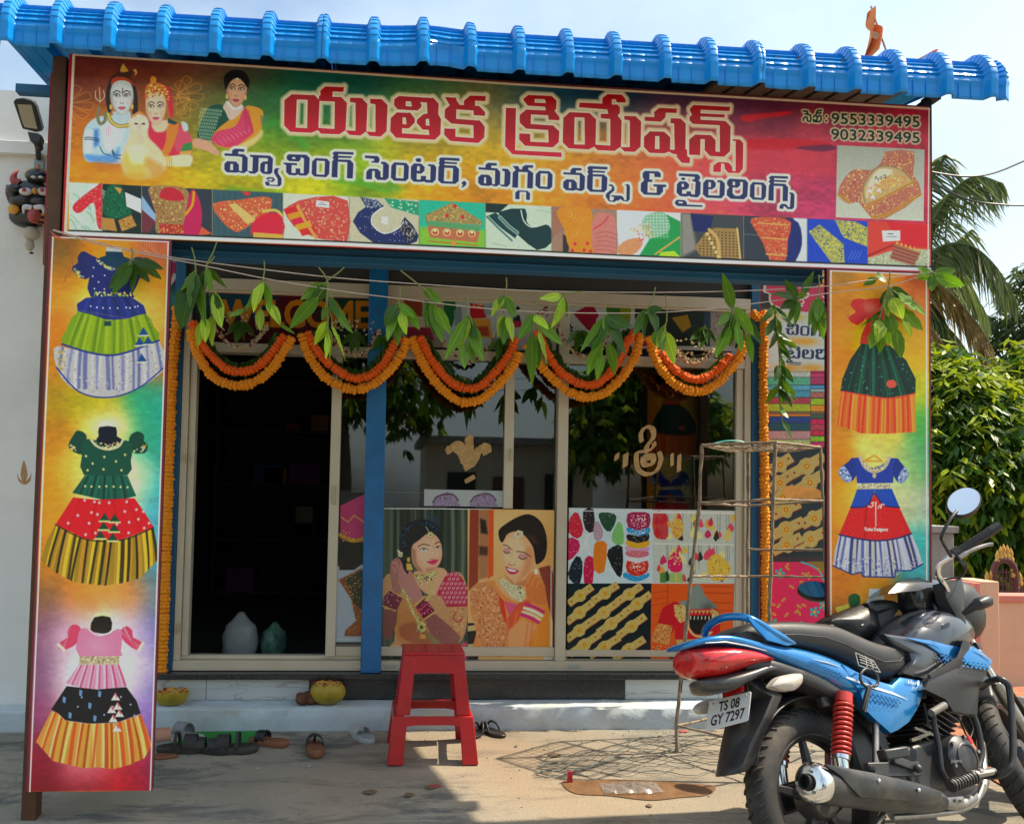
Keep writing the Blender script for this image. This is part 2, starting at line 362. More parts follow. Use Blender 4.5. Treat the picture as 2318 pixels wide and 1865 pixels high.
T2+=[[a((120,112),(230,118),(232,70),(270,45),(412,52),(410,92),(325,85),(320,122),(410,130),(462,180),(458,370),(405,405),(370,402),(330,390),(290,398),(155,392),(115,350),(118,265),(160,228),(290,235),(330,280),(332,365),(375,378),(382,170),(330,158),(120,148)),a((205,268),(245,270),(245,362),(200,358))],[a((495,135),(790,148),(835,190),(825,395),(785,422),(690,415),(645,375),(648,270),(690,235),(760,232),(760,185),(625,180),(618,375),(570,412),(500,410),(455,372),(530,378),(538,170),(497,165)),a((718,270),(755,272),(752,385),(712,382))],[a((945,335),(915,348),(908,400),(962,485),(960,570),(930,598),(740,588),(720,555),(725,525),(785,540),(780,575),(905,580),(905,490),(850,400),(855,350),(880,332))],[a((725,492),(765,465),(840,468),(868,505),(830,535),(750,522),(755,508),(820,515),(835,490),(790,485),(770,498))],[a((1040,150),(1070,128),(1330,135),(1380,185),(1370,400),(1330,442),(1235,440),(1205,425),(1165,440),(1075,432),(1030,390),(1030,285),(990,270),(995,250),(1190,260),(1190,290),(1112,285),(1110,402),(1170,405),(1172,335),(1238,338),(1238,405),(1290,410),(1295,190),(1250,170),(1240,210),(1215,235),(1075,228),(1040,200)),a((1120,170),(1165,172),(1168,200),(1120,195))],[a((1415,235),(1465,185),(1635,195),(1675,240),(1665,420),(1620,465),(1450,455),(1408,415)),a((1482,222),(1605,228),(1598,430),(1478,425))],[a((1715,110),(1755,88),(2028,100),(2025,135),(1800,125),(1800,150),(2000,160),(1995,185),(1800,180),(1800,205),(1975,212),(2025,265),(2015,485),(1930,482),(1935,245),(1795,238),(1788,470),(1702,465),(1712,230),(1735,210),(1715,175),(1735,150))]]
a=Z(810,345,.15306)
T2+=[[a((105,50),(290,58),(320,90),(315,145),(295,160),(200,152),(205,132),(240,130),(240,98),(105,85))],[a((345,140),(410,145),(460,190),(455,375),(410,412),(290,408),(250,365),(252,280),(212,275),(208,400),(122,398),(128,285),(175,243),(290,248),(335,290),(335,365),(368,375),(375,180),(345,175))],[a((495,200),(540,150),(715,160),(755,210),(748,385),(705,428),(535,420),(488,375)),a((568,188),(682,195),(675,388),(560,382))],[a((850,110),(875,90),(925,92),(940,120),(920,148),(870,145))],[a((785,215),(830,165),(940,172),(988,220),(985,275),(935,318),(870,312),(868,402),(930,405),(932,350),(1008,352),(1005,405),(1070,412),(1075,210),(1035,200),(1035,178),(1125,182),(1160,225),(1150,405),(1105,450),(1005,448),(975,430),(935,440),(825,435),(782,390)),a((878,205),(915,208),(915,278),(872,272))],[a((1200,100),(1230,78),(1502,90),(1500,130),(1285,118),(1282,140),(1465,152),(1465,178),(1282,168),(1280,192),(1445,200),(1495,250),(1490,425),(1440,468),(1235,460),(1185,415),(1192,215),(1210,190),(1192,160),(1210,140)),a((1278,230),(1408,235),(1400,435),(1270,428))],[a((1540,440),(1575,422),(1605,450),(1595,490),(1545,525),(1530,518),(1555,485),(1535,465))],[a((1785,222),(1885,228),(1888,185),(1925,155),(2055,162),(2052,200),(1975,195),(1970,232),(2055,238),(2105,290),(2100,470),(2050,505),(2010,502),(1975,485),(1935,498),(1820,490),(1778,450),(1780,370),(1825,330),(1935,335),(1980,380),(1985,470),(2025,475),(2030,270),(1785,255)),a((1868,368),(1895,370),(1895,462),(1862,458))]]
a=Z(1120,360,.16234)
T2+=[[a((105,135),(180,140),(220,190),(212,350),(170,390),(95,382),(60,355),(130,360),(138,175),(102,165))],[a((250,100),(325,100),(345,145),(378,148),(385,110),(430,85),(535,90),(532,125),(465,122),(468,150),(535,195),(528,410),(450,408),(458,185),(328,180),(322,400),(242,398),(250,190),(290,155))],[a((285,470),(325,438),(455,445),(490,480),(488,572),(435,568),(438,462),(345,458),(342,562),(285,560))],[a((570,215),(620,165),(760,172),(805,220),(800,385),(760,422),(615,412),(565,370)),a((638,200),(740,205),(732,390),(632,382))],[a((958,185),(1055,190),(1058,150),(1090,122),(1210,128),(1208,160),(1135,158),(1130,190),(1205,195),(1258,245),(1250,415),(1215,445),(1165,442),(1135,428),(1095,442),(995,435),(952,395),(955,320),(1000,282),(1100,288),(1142,330),(1148,405),(1180,410),(1185,225),(955,212)),a((1035,320),(1065,322),(1065,408),(1030,405))],[a((1290,125),(1315,98),(1572,110),(1570,145),(1365,138),(1365,160),(1538,168),(1535,192),(1365,185),(1365,212),(1520,215),(1570,260),(1562,425),(1522,462),(1330,455),(1285,405),(1290,235),(1310,215),(1290,180),(1305,155)),a((1368,240),(1492,245),(1485,430),(1362,425))],[a((1590,355),(1640,355),(1670,400),(1665,440),(1605,490),(1600,575),(1650,580),(1665,530),(1620,520),(1625,505),(1770,512),(1800,545),(1805,575),(1835,572),(1838,375),(1812,355),(1870,350),(1885,385),(1882,560),(1850,592),(1790,585),(1752,555),(1720,580),(1690,578),(1670,600),(1590,590),(1545,520),(1555,480),(1630,420),(1635,385),(1590,370))]]
a=Z(1440,380,.17625)
T2+=[[a((85,65),(115,38),(290,45),(318,75),(315,120),(235,115),(235,72),(172,68),(170,150),(212,150),(205,180),(150,180),(145,315),(265,320),(265,240),(220,235),(225,210),(385,215),(385,245),(345,248),(345,305),(300,350),(105,342),(60,295),(62,200),(105,155),(85,120))],[a((550,70),(795,82),(822,110),(820,145),(800,150),(830,190),(825,335),(790,378),(705,370),(680,358),(640,368),(565,360),(520,315),(525,210),(560,172),(640,175),(680,210),(678,250),(635,280),(590,280),(590,330),(645,332),(650,300),(705,302),(705,335),(755,342),(765,180),(720,168),(722,150),(750,145),(755,115),(550,102)),a((585,202),(615,205),(615,245),(585,242))],[a((575,135),(600,120),(635,135),(620,158),(590,155))],[a((500,435),(525,408),(620,412),(650,440),(652,470),(855,480),(850,500),(530,488),(500,460)),a((545,430),(600,435),(600,455),(545,452))],[a((862,195),(900,150),(990,155),(1025,195),(1020,240),(975,275),(930,272),(928,350),(1070,355),(1078,185),(1045,185),(1045,158),(1100,160),(1140,200),(1135,345),(1095,390),(905,380),(858,340)),a((930,182),(962,185),(962,248),(928,245))],[a((1170,170),(1200,138),(1400,150),(1438,190),(1428,360),(1385,402),(1215,395),(1165,350),(1168,285),(1195,250),(1168,210)),a((1240,175),(1272,178),(1270,225),(1240,222)),a((1335,180),(1372,182),(1368,330),(1330,360),(1270,358),(1238,325),(1240,250),(1300,255),(1335,225))],[a((1465,225),(1500,182),(1635,190),(1672,235),(1665,370),(1630,412),(1500,405),(1460,365)),a((1522,212),(1612,218),(1608,385),(1520,378))],[a((1705,125),(1735,102),(1950,110),(1948,140),(1772,132),(1772,155),(1930,162),(1925,185),(1770,178),(1770,200),(1910,205),(1952,250),(1945,428),(1882,425),(1885,235),(1768,230),(1765,420),(1698,415),(1705,225),(1725,205),(1702,175),(1722,152))],[a((1970,315),(2010,318),(2033,345),(2030,500),(2005,530),(1945,528),(1910,495),(1895,488),(1890,525),(1840,522),(1845,480),(1875,460),(1915,462),(1945,485),(1950,505),(1975,500),(1985,340),(1970,335))]]
def field(s,pts,sig=150):
 P=s.m([p[:2]for p in pts]);C=np.array([hexc(p[2])for p in pts]);q=4
 Y,X=np.mgrid[0:s.h:q,0:s.w:q];W=np.exp(-((X[...,None]-P[:,0])**2+(Y[...,None]-P[:,1])**2)/(2*sig*sig))+1e-9
 A=(W[...,None]*C).sum(2)/W.sum(2)[...,None];A=np.repeat(np.repeat(A,q,0),q,1)[:s.h,:s.w]
 for ax in(0,1):
  k=3;A=sum(np.roll(A,i,ax)for i in range(-k,k+1))/(2*k+1)
 s.a[:]=A
def swirl(s,amt=.12):
 n=vnoise(s.h,s.w,26,s.rs,2.6);n2=vnoise(s.h,s.w,7,s.rs,1.8);n3=vnoise(s.h,s.w,90,s.rs,1.5)
 s.a*=(1+amt*(n-.5)+amt*1.2*(n2-.5)+amt*1.4*(n3-.5))[...,None]
def face(s,M,skin='c9a088',hair='1a1412',lip='a8354a',down=False,hairpoly=None,shade=.75):
 """a painted face; M maps unit face coordinates (x -1..1 across, y -1.3..1.3 down) to photo px"""
 sk=hexc(skin);U=lambda*p:[M(x,y)for x,y in p];k=abs(M(1,0)[0]-M(0,0)[0])
 s.fill(U((-.98,-.5),(-.7,-1.1),(0,-1.3),(.7,-1.1),(.98,-.5),(.92,.25),(.62,.9),(.2,1.3),(-.15,1.3),(-.6,.92),(-.92,.3)),sk*.93,max(.8,k*.05),sm=5)
 s.fill(U((-.7,-.6),(0,-1.0),(.7,-.6),(.65,.2),(.35,.8),(0,1.0),(-.35,.8),(-.65,.2)),np.clip(sk*1.08,0,1),k*.35,.6,sm=5)
 s.fill(U((-.98,-.2),(-.8,-.3),(-.75,.4),(-.35,1.1),(-.1,1.25),(-.5,1.0),(-.9,.4)),sk*.72,k*.2,.7,sm=4)
 s.fill(U((.98,-.2),(.84,-.3),(.8,.4),(.4,1.1),(.15,1.25),(.6,1.0),(.9,.4)),sk*.82,k*.2,.6,sm=4)
 for sx in(-1,1):
  s.fill(U((.43*sx,.18),(.68*sx,.22),(.62*sx,.52),(.38*sx,.48)),np.clip(sk*[1.05,.86,.84],0,1),k*.22,.6,sm=4)
  s.line(U((.14*sx,-.40),(.42*sx,-.53),(.74*sx,-.38)),k*.085,hexc(hair)*.9,k*.05,.9,sm=4)
  ey=-.16
  if down:
   s.fill(U((.16*sx,ey-.12),(.42*sx,ey-.24),(.7*sx,ey-.1),(.42*sx,ey+.06)),np.clip(sk*[1.0,.78,.86],0,1),k*.08,.8,sm=4)
   s.line(U((.15*sx,ey+.0),(.42*sx,ey+.1),(.72*sx,ey-.02)),k*.075,'1c1210',k*.05,sm=4)
  else:
   s.fill(U((.2*sx,ey+.02),(.4*sx,ey-.09),(.62*sx,ey-.03),(.42*sx,ey+.07)),'cfc4bc',k*.04,sm=4)
   s.ell(M(.43*sx-.03,ey-.02),k*.095,k*.09,'1e120e',k*.04);s.ell(M(.40*sx,ey-.06),k*.03,k*.03,'ffffff',k*.03,.8)
   s.line(U((.13*sx,ey+.03),(.4*sx,ey-.16),(.74*sx,ey-.06)),k*.07,'1c1210',k*.04,sm=4);s.line(U((.17*sx,ey+.05),(.42*sx,ey+.12),(.68*sx,ey-.0)),k*.035,'40241c',k*.04,.7,sm=4)
  s.line(U((.1*sx,-.3),(.13*sx,.1)),k*.06,sk*.82,k*.12,.5)
 s.fill(U((-.2,.36),(0,.26),(.2,.36),(.16,.46),(-.16,.46)),sk*.86,k*.08,.8,sm=4);s.line(U((0,-.3),(0,.3)),k*.08,np.clip(sk*1.15,0,1),k*.12,.6)
 for sx in(-1,1):s.ell(M(.1*sx,.43),k*.045,k*.03,sk*.45,k*.04,.8)
 s.fill(U((-.34,.72),(-.1,.63),(0,.67),(.1,.63),(.34,.72),(.12,.9),(-.12,.9)),lip,k*.05,sm=4)
 s.line(U((-.33,.73),(0,.77),(.33,.73)),k*.035,hexc(lip)*.5,k*.04,.9,sm=4);s.fill(U((-.15,.8),(.15,.8),(.08,.85),(-.08,.85)),np.clip(hexc(lip)*1.3,0,1),k*.05,.6)
def affine(cx,cy,sx,sy,rot=0.,sh=0.):
 c,n=math.cos(rot),math.sin(rot)
 return lambda x,y:(cx+c*x*sx-n*(y*sy)+sh*y,cy+n*x*sx+c*y*sy)
SY=-1.3072;GAIN=1.85
SIGN=(-1.7466,1.8682,2.2153,2.9453)
def sign_print():
 s=Print(*SIGN,SY,560,seed=3)
 rows={150:'170:4a1512 330:5a2018 450:552622 560:403028 700:0c3a34 820:083c34 950:0a3c30 1080:3a4028 1180:1c3c38 1280:04283a 1400:021428 1550:0c1026 1680:20102a 1800:3c101c 1960:5a0c1a 2090:6a0c1a',250:'170:9a4a10 300:8a4412 420:7a5018 480:3a6020 600:0e5a20 700:044a30 800:044038 920:4a6a28 1010:4a5a30 1130:806a38 1200:184860 1300:063250 1400:0a2440 1520:3a1c38 1640:3c1430 1760:3a1024 1900:4a0c1c 2090:7a0c1c',330:'170:b06808 300:b06c08 430:98901a 560:8a9010 640:5f8c10 760:7a9408 900:a89808 1000:b09808 1100:a88c08 1180:b08810 1250:c08410 1340:c07410 1420:b86424 1500:c0582c 1600:b83a34 1700:b02830 1830:b02c34 1960:9c2030 2090:8a1424',420:'170:b87004 300:bc7a04 380:c09008 500:b0a008 580:b09c08 640:b0a808 720:b09808 780:80a010 850:489818 900:b88c08 960:d07c04 1050:d08004 1150:cc7c08 1300:c87018 1400:c86820 1500:c85028 1600:b83a40 1700:ac3450 1780:a83050 1880:a02c50 2090:a02038'}
 pts=[(float(t.split(':')[0]),y,t.split(':')[1])for y,r in rows.items()for t in r.split()]
 field(s,pts,52);swirl(s,.16)
 R=random.Random(4)
 for i in range(260):
  x,y=R.uniform(180,1860),R.uniform(330,500);c=R.choice(['e0b010','a8b010','60a018','e08010','d86820'])
  s.line([(x,y),(x+R.uniform(8,30),y+R.uniform(-3,5))],R.uniform(1,2.4),c,1.6,.22)
 for a_,b_ in(((760,405),(880,432)),((830,395),(900,428)),((520,430),(640,440)),((600,280),(690,330))):
  s.line([a_,((a_[0]+b_[0])/2,a_[1]+8),b_],16,'2c9028',14,.5,sm=4)
 for cx,cy,sgn in((150,235,1),(430,225,-1),(400,215,1)):
  for q in range(5):
   t=q*.62-1.1;s.line([(cx,cy),(cx+sgn*55*math.cos(t-.2),cy+40*math.sin(t-.2)),(cx+sgn*62*math.cos(t),cy+44*math.sin(t)),(cx+sgn*52*math.cos(t+.2),cy+38*math.sin(t+.25)),(cx,cy)],1.6,'c88830',1,.55,sm=5)
 for p in(((1680,262),(1740,256),(1790,252),(1780,262),(1730,268),(1700,276),(1680,275)),((1690,318),(1760,314),(1860,320),(1880,330),(1830,334),(1760,340),(1690,336))):
  s.fill(list(p),'a80812',5,.9,sm=4)
 s.fill([(1690,338),(1890,342),(1890,395),(1690,395)],'b2303a',24,.7)
 s.fill([(1800,335),(1870,328),(1895,336),(1860,343)],'3a1030',5,.7,sm=4)
 a=Z(150,130,.2551)
 s.blob((270,330),75,70,'d89018',.35)
 s.fill(a((165,905),(150,700),(200,580),(330,520),(560,540),(600,700),(520,930),(300,930)),'9db4c4',2,sm=5)
 s.fill(a((170,860),(300,870),(420,850),(470,800),(440,930),(250,930),(180,905)),'3d78b8',8,.8,sm=4);s.fill(a((240,640),(285,640),(290,780),(240,800)),'2a5ca8',8,.8)
 s.fill(a((175,650),(240,650),(230,840),(170,850)),'c4d0d4',9,.8);s.fill(a((300,560),(420,600),(520,600),(480,760),(380,800),(330,700)),'b8c8d0',8,.8,sm=3)
 for p in(((165,712),(220,710),(290,728)),((165,728),(220,728),(290,745)),((405,800),(430,860),(490,870)),((405,830),(430,885),(480,900)),((300,795),(330,850),(390,870))):s.line(a(*p),2,'1c2c3c',1,.9,sm=4)
 s.line(a((370,500),(400,570),(470,610),(560,600)),9,'8a7030',2,sm=4);s.line(a((370,500),(400,570),(470,610),(560,600)),3,'d8b850',2,sm=4)
 s.line(a((290,450),(280,530),(300,590),(345,560),(340,490)),7,'6a6848',2,sm=4)
 s.fill(a((410,480),(570,480),(575,560),(420,570)),'a0b0b8',3)
 s.fill(a((370,480),(350,330),(400,180),(470,150),(570,190),(625,300),(635,480),(590,500),(600,330),(560,240),(420,250),(385,330),(400,470)),'201612',2,sm=4)
 s.fill(a((395,250),(410,190),(480,170),(570,200),(610,260),(560,235),(430,245)),'9a3418',3,sm=4)
 s.fill(a((440,170),(450,130),(480,70),(505,50),(540,90),(570,130),(575,170)),'3a2018',2,sm=4);s.fill(a((480,130),(490,80),(505,58),(530,90),(550,125)),'b8862c',3,sm=4);s.fill(a((595,120),(615,105),(630,140),(605,165),(612,135)),'b89040',2,sm=3)
 face(s,affine(150+493*.2551,130+360*.2551,26,32*.95),'b3b9b8','14120f','b05a62');s.line(a((500,275),(498,330)),2,'4a3a34',1)
 for q in((395,440),(585,440)):s.ell(a(q)[0],3,6,'c89838',1)
 s.line(a((260,300),(262,360),(300,390),(340,350),(330,300)),2.2,'b8b0a0',1,.8,sm=4);s.line(a((295,270),(300,400)),2,'b8b0a0',1,.8)
 s.fill(a((345,700),(350,620),(380,600),(410,620),(425,720),(410,820),(360,820),(330,760)),'d8b8c4',3,sm=4)
 for q in(355,372,390):s.line(a((q,610),(q+3,690)),1,'b07888',1,.7)
 s.fill(a((700,600),(760,540),(900,560),(1010,600),(1100,700),(1115,900),(1090,960),(860,950),(720,900),(690,720)),'b8243a',2,sm=5)
 s.fill(a((900,560),(1000,600),(960,760),(880,900),(820,880),(880,760)),'c86c20',3,sm=4);s.fill(a((1010,620),(1090,680),(1110,760),(1000,840),(960,780)),'d0485a',5,.8,sm=4)
 s.fill(a((1040,770),(1110,750),(1115,820),(1010,840)),'2c7434',2);s.fill(a((1010,835),(1115,825),(1112,865),(1000,870)),'d08838',2)
 s.fill(a((720,860),(860,880),(1000,865),(1112,870),(1110,950),(1050,970),(850,960),(720,930)),'d8b890',3,sm=4)
 for q in(885,905,925):s.line(a((q,872),(q+12,960)),2.2,'c88c20',1)
 s.fill(a((760,580),(900,560),(880,650),(790,660)),'d0a888',4,sm=4);s.fill(a((1020,570),(1075,590),(1080,650),(1040,650)),'a8b0b0',4,sm=3)
 s.fill(a((700,400),(705,260),(760,230),(860,240),(930,330),(940,500),(900,520),(890,400),(830,360),(740,370)),'b8501c',2,sm=4);s.fill(a((890,260),(940,330),(950,520),(915,500)),'b02030',3,sm=3)
 s.fill(a((715,260),(745,240),(745,190),(770,168),(800,190),(800,235),(850,260)),'c87820',2,sm=3)
 face(s,affine(150+795*.2551,130+455*.2551,23.5,29),'cba78a','2a1610','b04858')
 s.speck(a((700,380),(705,260),(760,230),(860,240),(920,330),(915,400),(830,350),(740,360)),['e0a038','8a3010','f0c860'],90,2.2,seed=2)
 s.fill(a((905,540),(990,580),(960,600),(900,580)),'183a38',2)
 s.fill(a((490,980),(500,830),(560,700),(560,560),(640,500),(720,560),(730,700),(800,780),(860,860),(880,1000),(780,1070),(560,1070)),'e0b088',5,sm=5)
 s.fill(a((500,900),(560,840),(700,840),(700,1060),(540,1060)),'e8a038',14,.8,sm=4);s.fill(a((560,800),(700,800),(690,930),(580,930)),'ecd0a8',12,.8,sm=4);s.fill(a((700,890),(850,960),(890,1040),(760,1050)),'dc7c28',12,.7,sm=4)
 s.fill(a((570,560),(600,510),(650,495),(710,530),(735,600),(700,660),(600,660)),'dcb49c',3,sm=4);s.fill(a((575,540),(640,480),(715,530),(690,520),(640,505),(600,530)),'c87c38',2,sm=3)
 s.line(a((650,600),(648,690),(665,720),(660,750)),9,'d8a890',4,sm=4)
 for q in((620,590),(685,590)):s.ell(a(q)[0],4,2,'3a2018',1)
 s.fill(a((250,930),(480,930),(500,1010),(300,1000)),'a85828',16,.5);s.fill(a((250,1030),(900,1040),(880,1090),(300,1080)),'c88018',16,.6)
 s.fill(a((1165,700),(1200,560),(1260,450),(1330,420),(1400,440),(1440,560),(1340,700),(1260,740)),'12402c',2,sm=4)
 for i in range(15):
  for j in range(10):
   u,v=1195+i*15-j*9,450+j*30+i*1.5
   if 1170<u<1390-.35*(v-430):s.line(a((u,v),(u+9,v+14),(u+2,v+22)),1.1,'b8c8a8',.8,.9)
 s.fill(a((1135,720),(1260,745),(1350,830),(1340,870),(1240,830),(1130,790)),'b88868',2,sm=4)
 s.fill(a((1290,730),(1340,640),(1440,560),(1580,450),(1620,430),(1740,470),(1740,600),(1690,700),(1500,800),(1380,800)),'cc7c18',2,sm=3)
 s.fill(a((1290,740),(1340,660),(1500,610),(1570,470),(1600,460),(1660,640),(1640,690),(1500,790),(1380,790)),'b83050',3,sm=4)
 for i in range(9):s.line(a((1310+i*38,745-i*14),(1360+i*34,800-i*17)),1.2,'e08898',1,.7);s.line(a((1320+i*30,690-i*14),(1400+i*32,760-i*14)),1,'e08898',1,.5)
 for i in range(4):s.line(a((1580+i*12,470),(1590+i*22,660)),1.6,'8a1c34',1.5,.7)
 s.fill(a((1500,800),(1680,700),(1730,640),(1740,700),(1640,790),(1520,830)),'d8b078',6,.8,sm=4)
 s.fill(a((1720,520),(1800,520),(1790,590),(1730,600)),'3c6a40',6,.8)
 s.fill(a((1390,440),(1440,390),(1560,420),(1560,480),(1460,560),(1410,480)),'b8a090',2,sm=4);s.line(a((1430,400),(1480,450),(1550,440)),7,'c8c0b8',4,.9,sm=4)
 s.fill(a((1410,280),(1400,180),(1450,125),(1520,112),(1590,140),(1625,210),(1610,300),(1590,250),(1530,190),(1470,200),(1430,270)),'100c0c',1.5,sm=5)
 face(s,affine(150+1512*.2551,130+300*.2551,23.5,28,.08),'b98a6c','140e0c','a03848')
 s.fill(a((1415,290),(1412,200),(1470,150),(1530,150),(1600,190),(1605,270),(1570,220),(1520,185),(1460,215)),'100c0c',1.5,sm=4);s.ell(a((1518,196))[0],3,3,'c8c0b0',1)
 for q in((1425,350),(1590,360)):s.ell(a(q)[0],2.5,6,'c8a050',1)
 hal='c2ae86'
 for g in T1:s.fill(g,hal,5,.85,grow=9)
 for g in T1:s.fill(g,'dcb4a0',1.4,1,grow=2.4)
 def redg(X,Y):
  k=np.clip(((Y/s.h)-(.2+.135*(X/s.w)))/.22,0,1)[...,None];return hexc('8e0407')*(1-k)+hexc('bb2036')*k
 for g in T1:s.fill(g,redg,1)
 for g in T2:s.fill(g,'bcc0b0',3.5,.95,grow=6.5)
 for g in T2:s.fill(g,'23274f',1)
 a=Z(1700,220,.19481)
 L_=[]
 L_+=text_px('9553339495',a((935,308))[0],a((1957,350))[0],23.5,bold=.02)
 L_+=text_px('9032339495',a((932,490))[0],a((1957,535))[0],23.5,bold=.02)
 tel=[a((605,165),(655,170),(650,195),(625,200)),a((655,205),(690,215),(690,280),(655,278),(648,235),(612,245),(606,275)),a((725,235),(745,215),(765,235),(765,265),(745,275),(722,262)),a((765,275),(725,285)),a((770,235),(800,215),(815,245),(800,285),(745,288),(722,270)),a((755,205),(770,165),(818,155)),a((775,190),(812,185))]
 s.fill(L_,'a89a78',3.5,.95,grow=4.5)
 for p in tel:s.line(p,11,'a89a78',3,.95,sm=3)
 for q in((875,225),(873,280)):s.ell(a(q)[0],6,6,'a89a78',3)
 s.fill(L_,'0a1a0c',1,grow=.6)
 for p in tel:s.line(p,4,'0a1a0c',1,sm=3)
 for q in((875,225),(873,280)):s.ell(a(q)[0],2.8,2.8,'0a1a0c',1)
 s.fill(a((1000,560),(2015,610),(2005,1440),(985,1395)),'9a9c8c',1,tex=lambda X,Y:.9+.2*np.clip((Y-Y.min())/(np.ptp(Y)+1),0,1))
 B=a((1545,660),(1600,630),(1895,635),(1880,900),(1980,1130),(1560,1410),(1400,1405),(1250,1220),(1140,1240),(1005,1130),(1090,930),(1210,840),(1400,850),(1510,760))
 s.fill(B,'9c5a44',1.5,sm=2);s.speck(B,['c89040','8a3434','d8a868','b06848','e0b870'],700,1.9,.8,seed=5)
 s.fill(a((1320,1240),(1300,1080),(1360,930),(1470,820),(1600,810),(1750,850),(1870,960),(1820,1010)),'a88c58',1.5,sm=4);s.fill(a((1350,1180),(1340,1060),(1400,930),(1490,840),(1620,840),(1640,880),(1500,980)),'b8b098',2,sm=3)
 s.speck(a((1350,1180),(1340,1060),(1640,890),(1800,920),(1850,970)),['c8703c','d89838','c86848','e0b858'],220,2,.8,seed=8)
 for p in(((1330,1290),(1600,1130),(1900,980)),((1400,1400),(1600,1360),(1975,1130)),((1010,1130),(1140,1225))):
  s.line(a(*p),6,'b8862c',1.5);s.line(a(*p),2,'6a3c18',1.2,.7)
 s.line(a((1330,1240),(1300,1080),(1360,930),(1470,820),(1600,805),(1750,850),(1870,970)),3,'7a6c48',1.2,sm=4)
 for q,p in enumerate([((1440,955),(1450,920),(1465,950)),((1480,945),(1475,970)),((1500,925),(1520,930),(1510,955),(1495,945)),((1535,915),(1560,905),(1560,935),(1540,935))]):s.line(a(*p),1.6,'3a3428',1,sm=3)
 for q in((1375,1090),(1480,1080),(1410,1160)):s.fill(a((q[0]-25,q[1]+20),(q[0],q[1]-25),(q[0]+25,q[1]-5),(q[0]+30,q[1]+30),(q[0]+5,q[1]+15)),'d8d8d0',1.5,sm=3)
 tops=[(156,412),(780,444),(1400,475),(2105,507)];bots=[(156,521),(780,546),(1400,577),(2105,603)]
 yt=lambda x:np.interp(x,[p[0]for p in tops],[p[1]for p in tops]);yb=lambda x:np.interp(x,[p[0]for p in bots],[p[1]for p in bots])
 xs=[156,232,321,481,641,791,949,1099,1249,1396,1542,1684,1828,1965,2106]
 R=random.Random(9)
 def cell(i):
  x0,x1=xs[i],xs[i+1]-1.2
  return lambda*p:[(x0+(x1-x0)*u,yt(x0+(x1-x0)*u)*(1-v)+yb(x0+(x1-x0)*u)*v)for u,v in p]
 full=((0,0),(1,0),(1,1),(0,1))
 bgs=['a9b8a8','16241f','2a2f38','2f4a50','b0b4a4','a8a488','1f9a7c','a8b8a0','8a6a58','b4bcc0','35383a','2a3038','1438a0','c83424']
 for i in range(14):s.fill(cell(i)(*full),bgs[i],1)
 c=cell(0)
 for q in range(30):
  u,v=R.random(),R.random();s.line(c((u,v),(u+.15,v+.08),(u+.2,v+.2)),2.5,R.choice(['6a9a78','d8e0d4','8aa890']),2,.8,sm=3)
 s.fill(c((1,.05),(.85,.05),(.15,.45),(.2,.62),(.4,.6),(.75,.4),(.85,.85),(1,.9)),'b8202c',1.5,sm=3);s.speck(c((1,.05),(.85,.05),(.15,.45),(.2,.62),(.4,.6),(.75,.4),(.85,.85),(1,.9)),['e07868','d89858'],60,1.4)
 c=cell(1)
 s.fill(c((.05,.25),(.2,.02),(.5,.05),(.62,.4),(.75,.6),(.3,.72),(.02,.6)),'0c5030',2,sm=3);s.speck(c((.05,.25),(.2,.02),(.5,.05),(.62,.4),(.75,.6),(.3,.72),(.02,.6)),['1c7048','083820'],70,2)
 s.fill(c((-.02,.7),(.3,.72),(.38,.98),(-.05,.95)),'a07030',1.5);s.fill(c((.4,.75),(.75,.62),(.88,.85),(.5,.98)),'a07030',1.5);s.speck(c((.4,.75),(.75,.62),(.88,.85),(.5,.98)),['d8a850','6a4418'],50,1.3)
 s.fill(c((.58,.15),(1,.28),(1,.58),(.62,.45)),'c4c8bc',1);s.fill(c((.3,.05),(.5,.08),(.45,.2)),'b88038',1)
 c=cell(2)
 s.fill(c((0,.2),(.2,.6),(.2,.75),(0,.5)),'7a98b8',2);s.fill(c((0,.5),(.2,.75),(.1,1),(0,1)),'602830',2)
 A=c((.12,0),(.62,.0),(.66,.35),(.6,.75),(.6,1),(.22,1),(.2,.6),(.14,.3));s.fill(A,'8a6c3c',2,sm=3);s.speck(A,['b89050','5c3c20','9a2c28','c8a868'],260,1.8)
 s.fill(c((.3,.05),(.42,0),(.55,.08),(.6,.25),(.4,.28),(.25,.22)),'a81c28',2,sm=3);s.fill(c((.25,.78),(.6,.78),(.6,1),(.25,1)),'9c2c24',2);s.speck(c((.25,.78),(.6,.78),(.6,1),(.25,1)),['c89040'],30,2)
 s.fill(c((.7,.05),(.78,.1),(.86,.5),(.8,1),(.6,1),(.63,.5)),'a81848',2,sm=3);s.line(c((.74,.08),(.72,.35),(.63,.55)),6,'c88410',2,sm=3);s.fill(c((.85,.8),(1,.95),(.8,1)),'c04c2c',2)
 c=cell(3)
 for q in range(12):s.line(c((q/12+.03,0),(q/12+.05,1)),2,'3c5c60',2,.5)
 A=c((.0,.3),(.35,.2),(.7,.1),(.85,.15),(.8,.45),(.6,.65),(.35,.9),(.12,.65));s.fill(A,'b05430',1.5,sm=2);s.speck(A,['d89858','c8302c','e0b870','a83828'],220,1.8)
 s.fill(c((.22,.3),(.34,.28),(.62,.6),(.5,.72)),'c8a058',2);s.fill(c((.7,.5),(.98,.45),(1,1),(.6,1),(.55,.75)),'c01c30',2,sm=2);s.fill(c((.58,.88),(1,.9),(1,1),(.58,1)),'d89038',1.5);s.line(c((.72,.42),(.9,.38),(1,.5)),6,'c8a048',2,sm=3);s.fill(c((.4,0),(.55,.02),(.5,.12)),'b82828',1.5)
 c=cell(4)
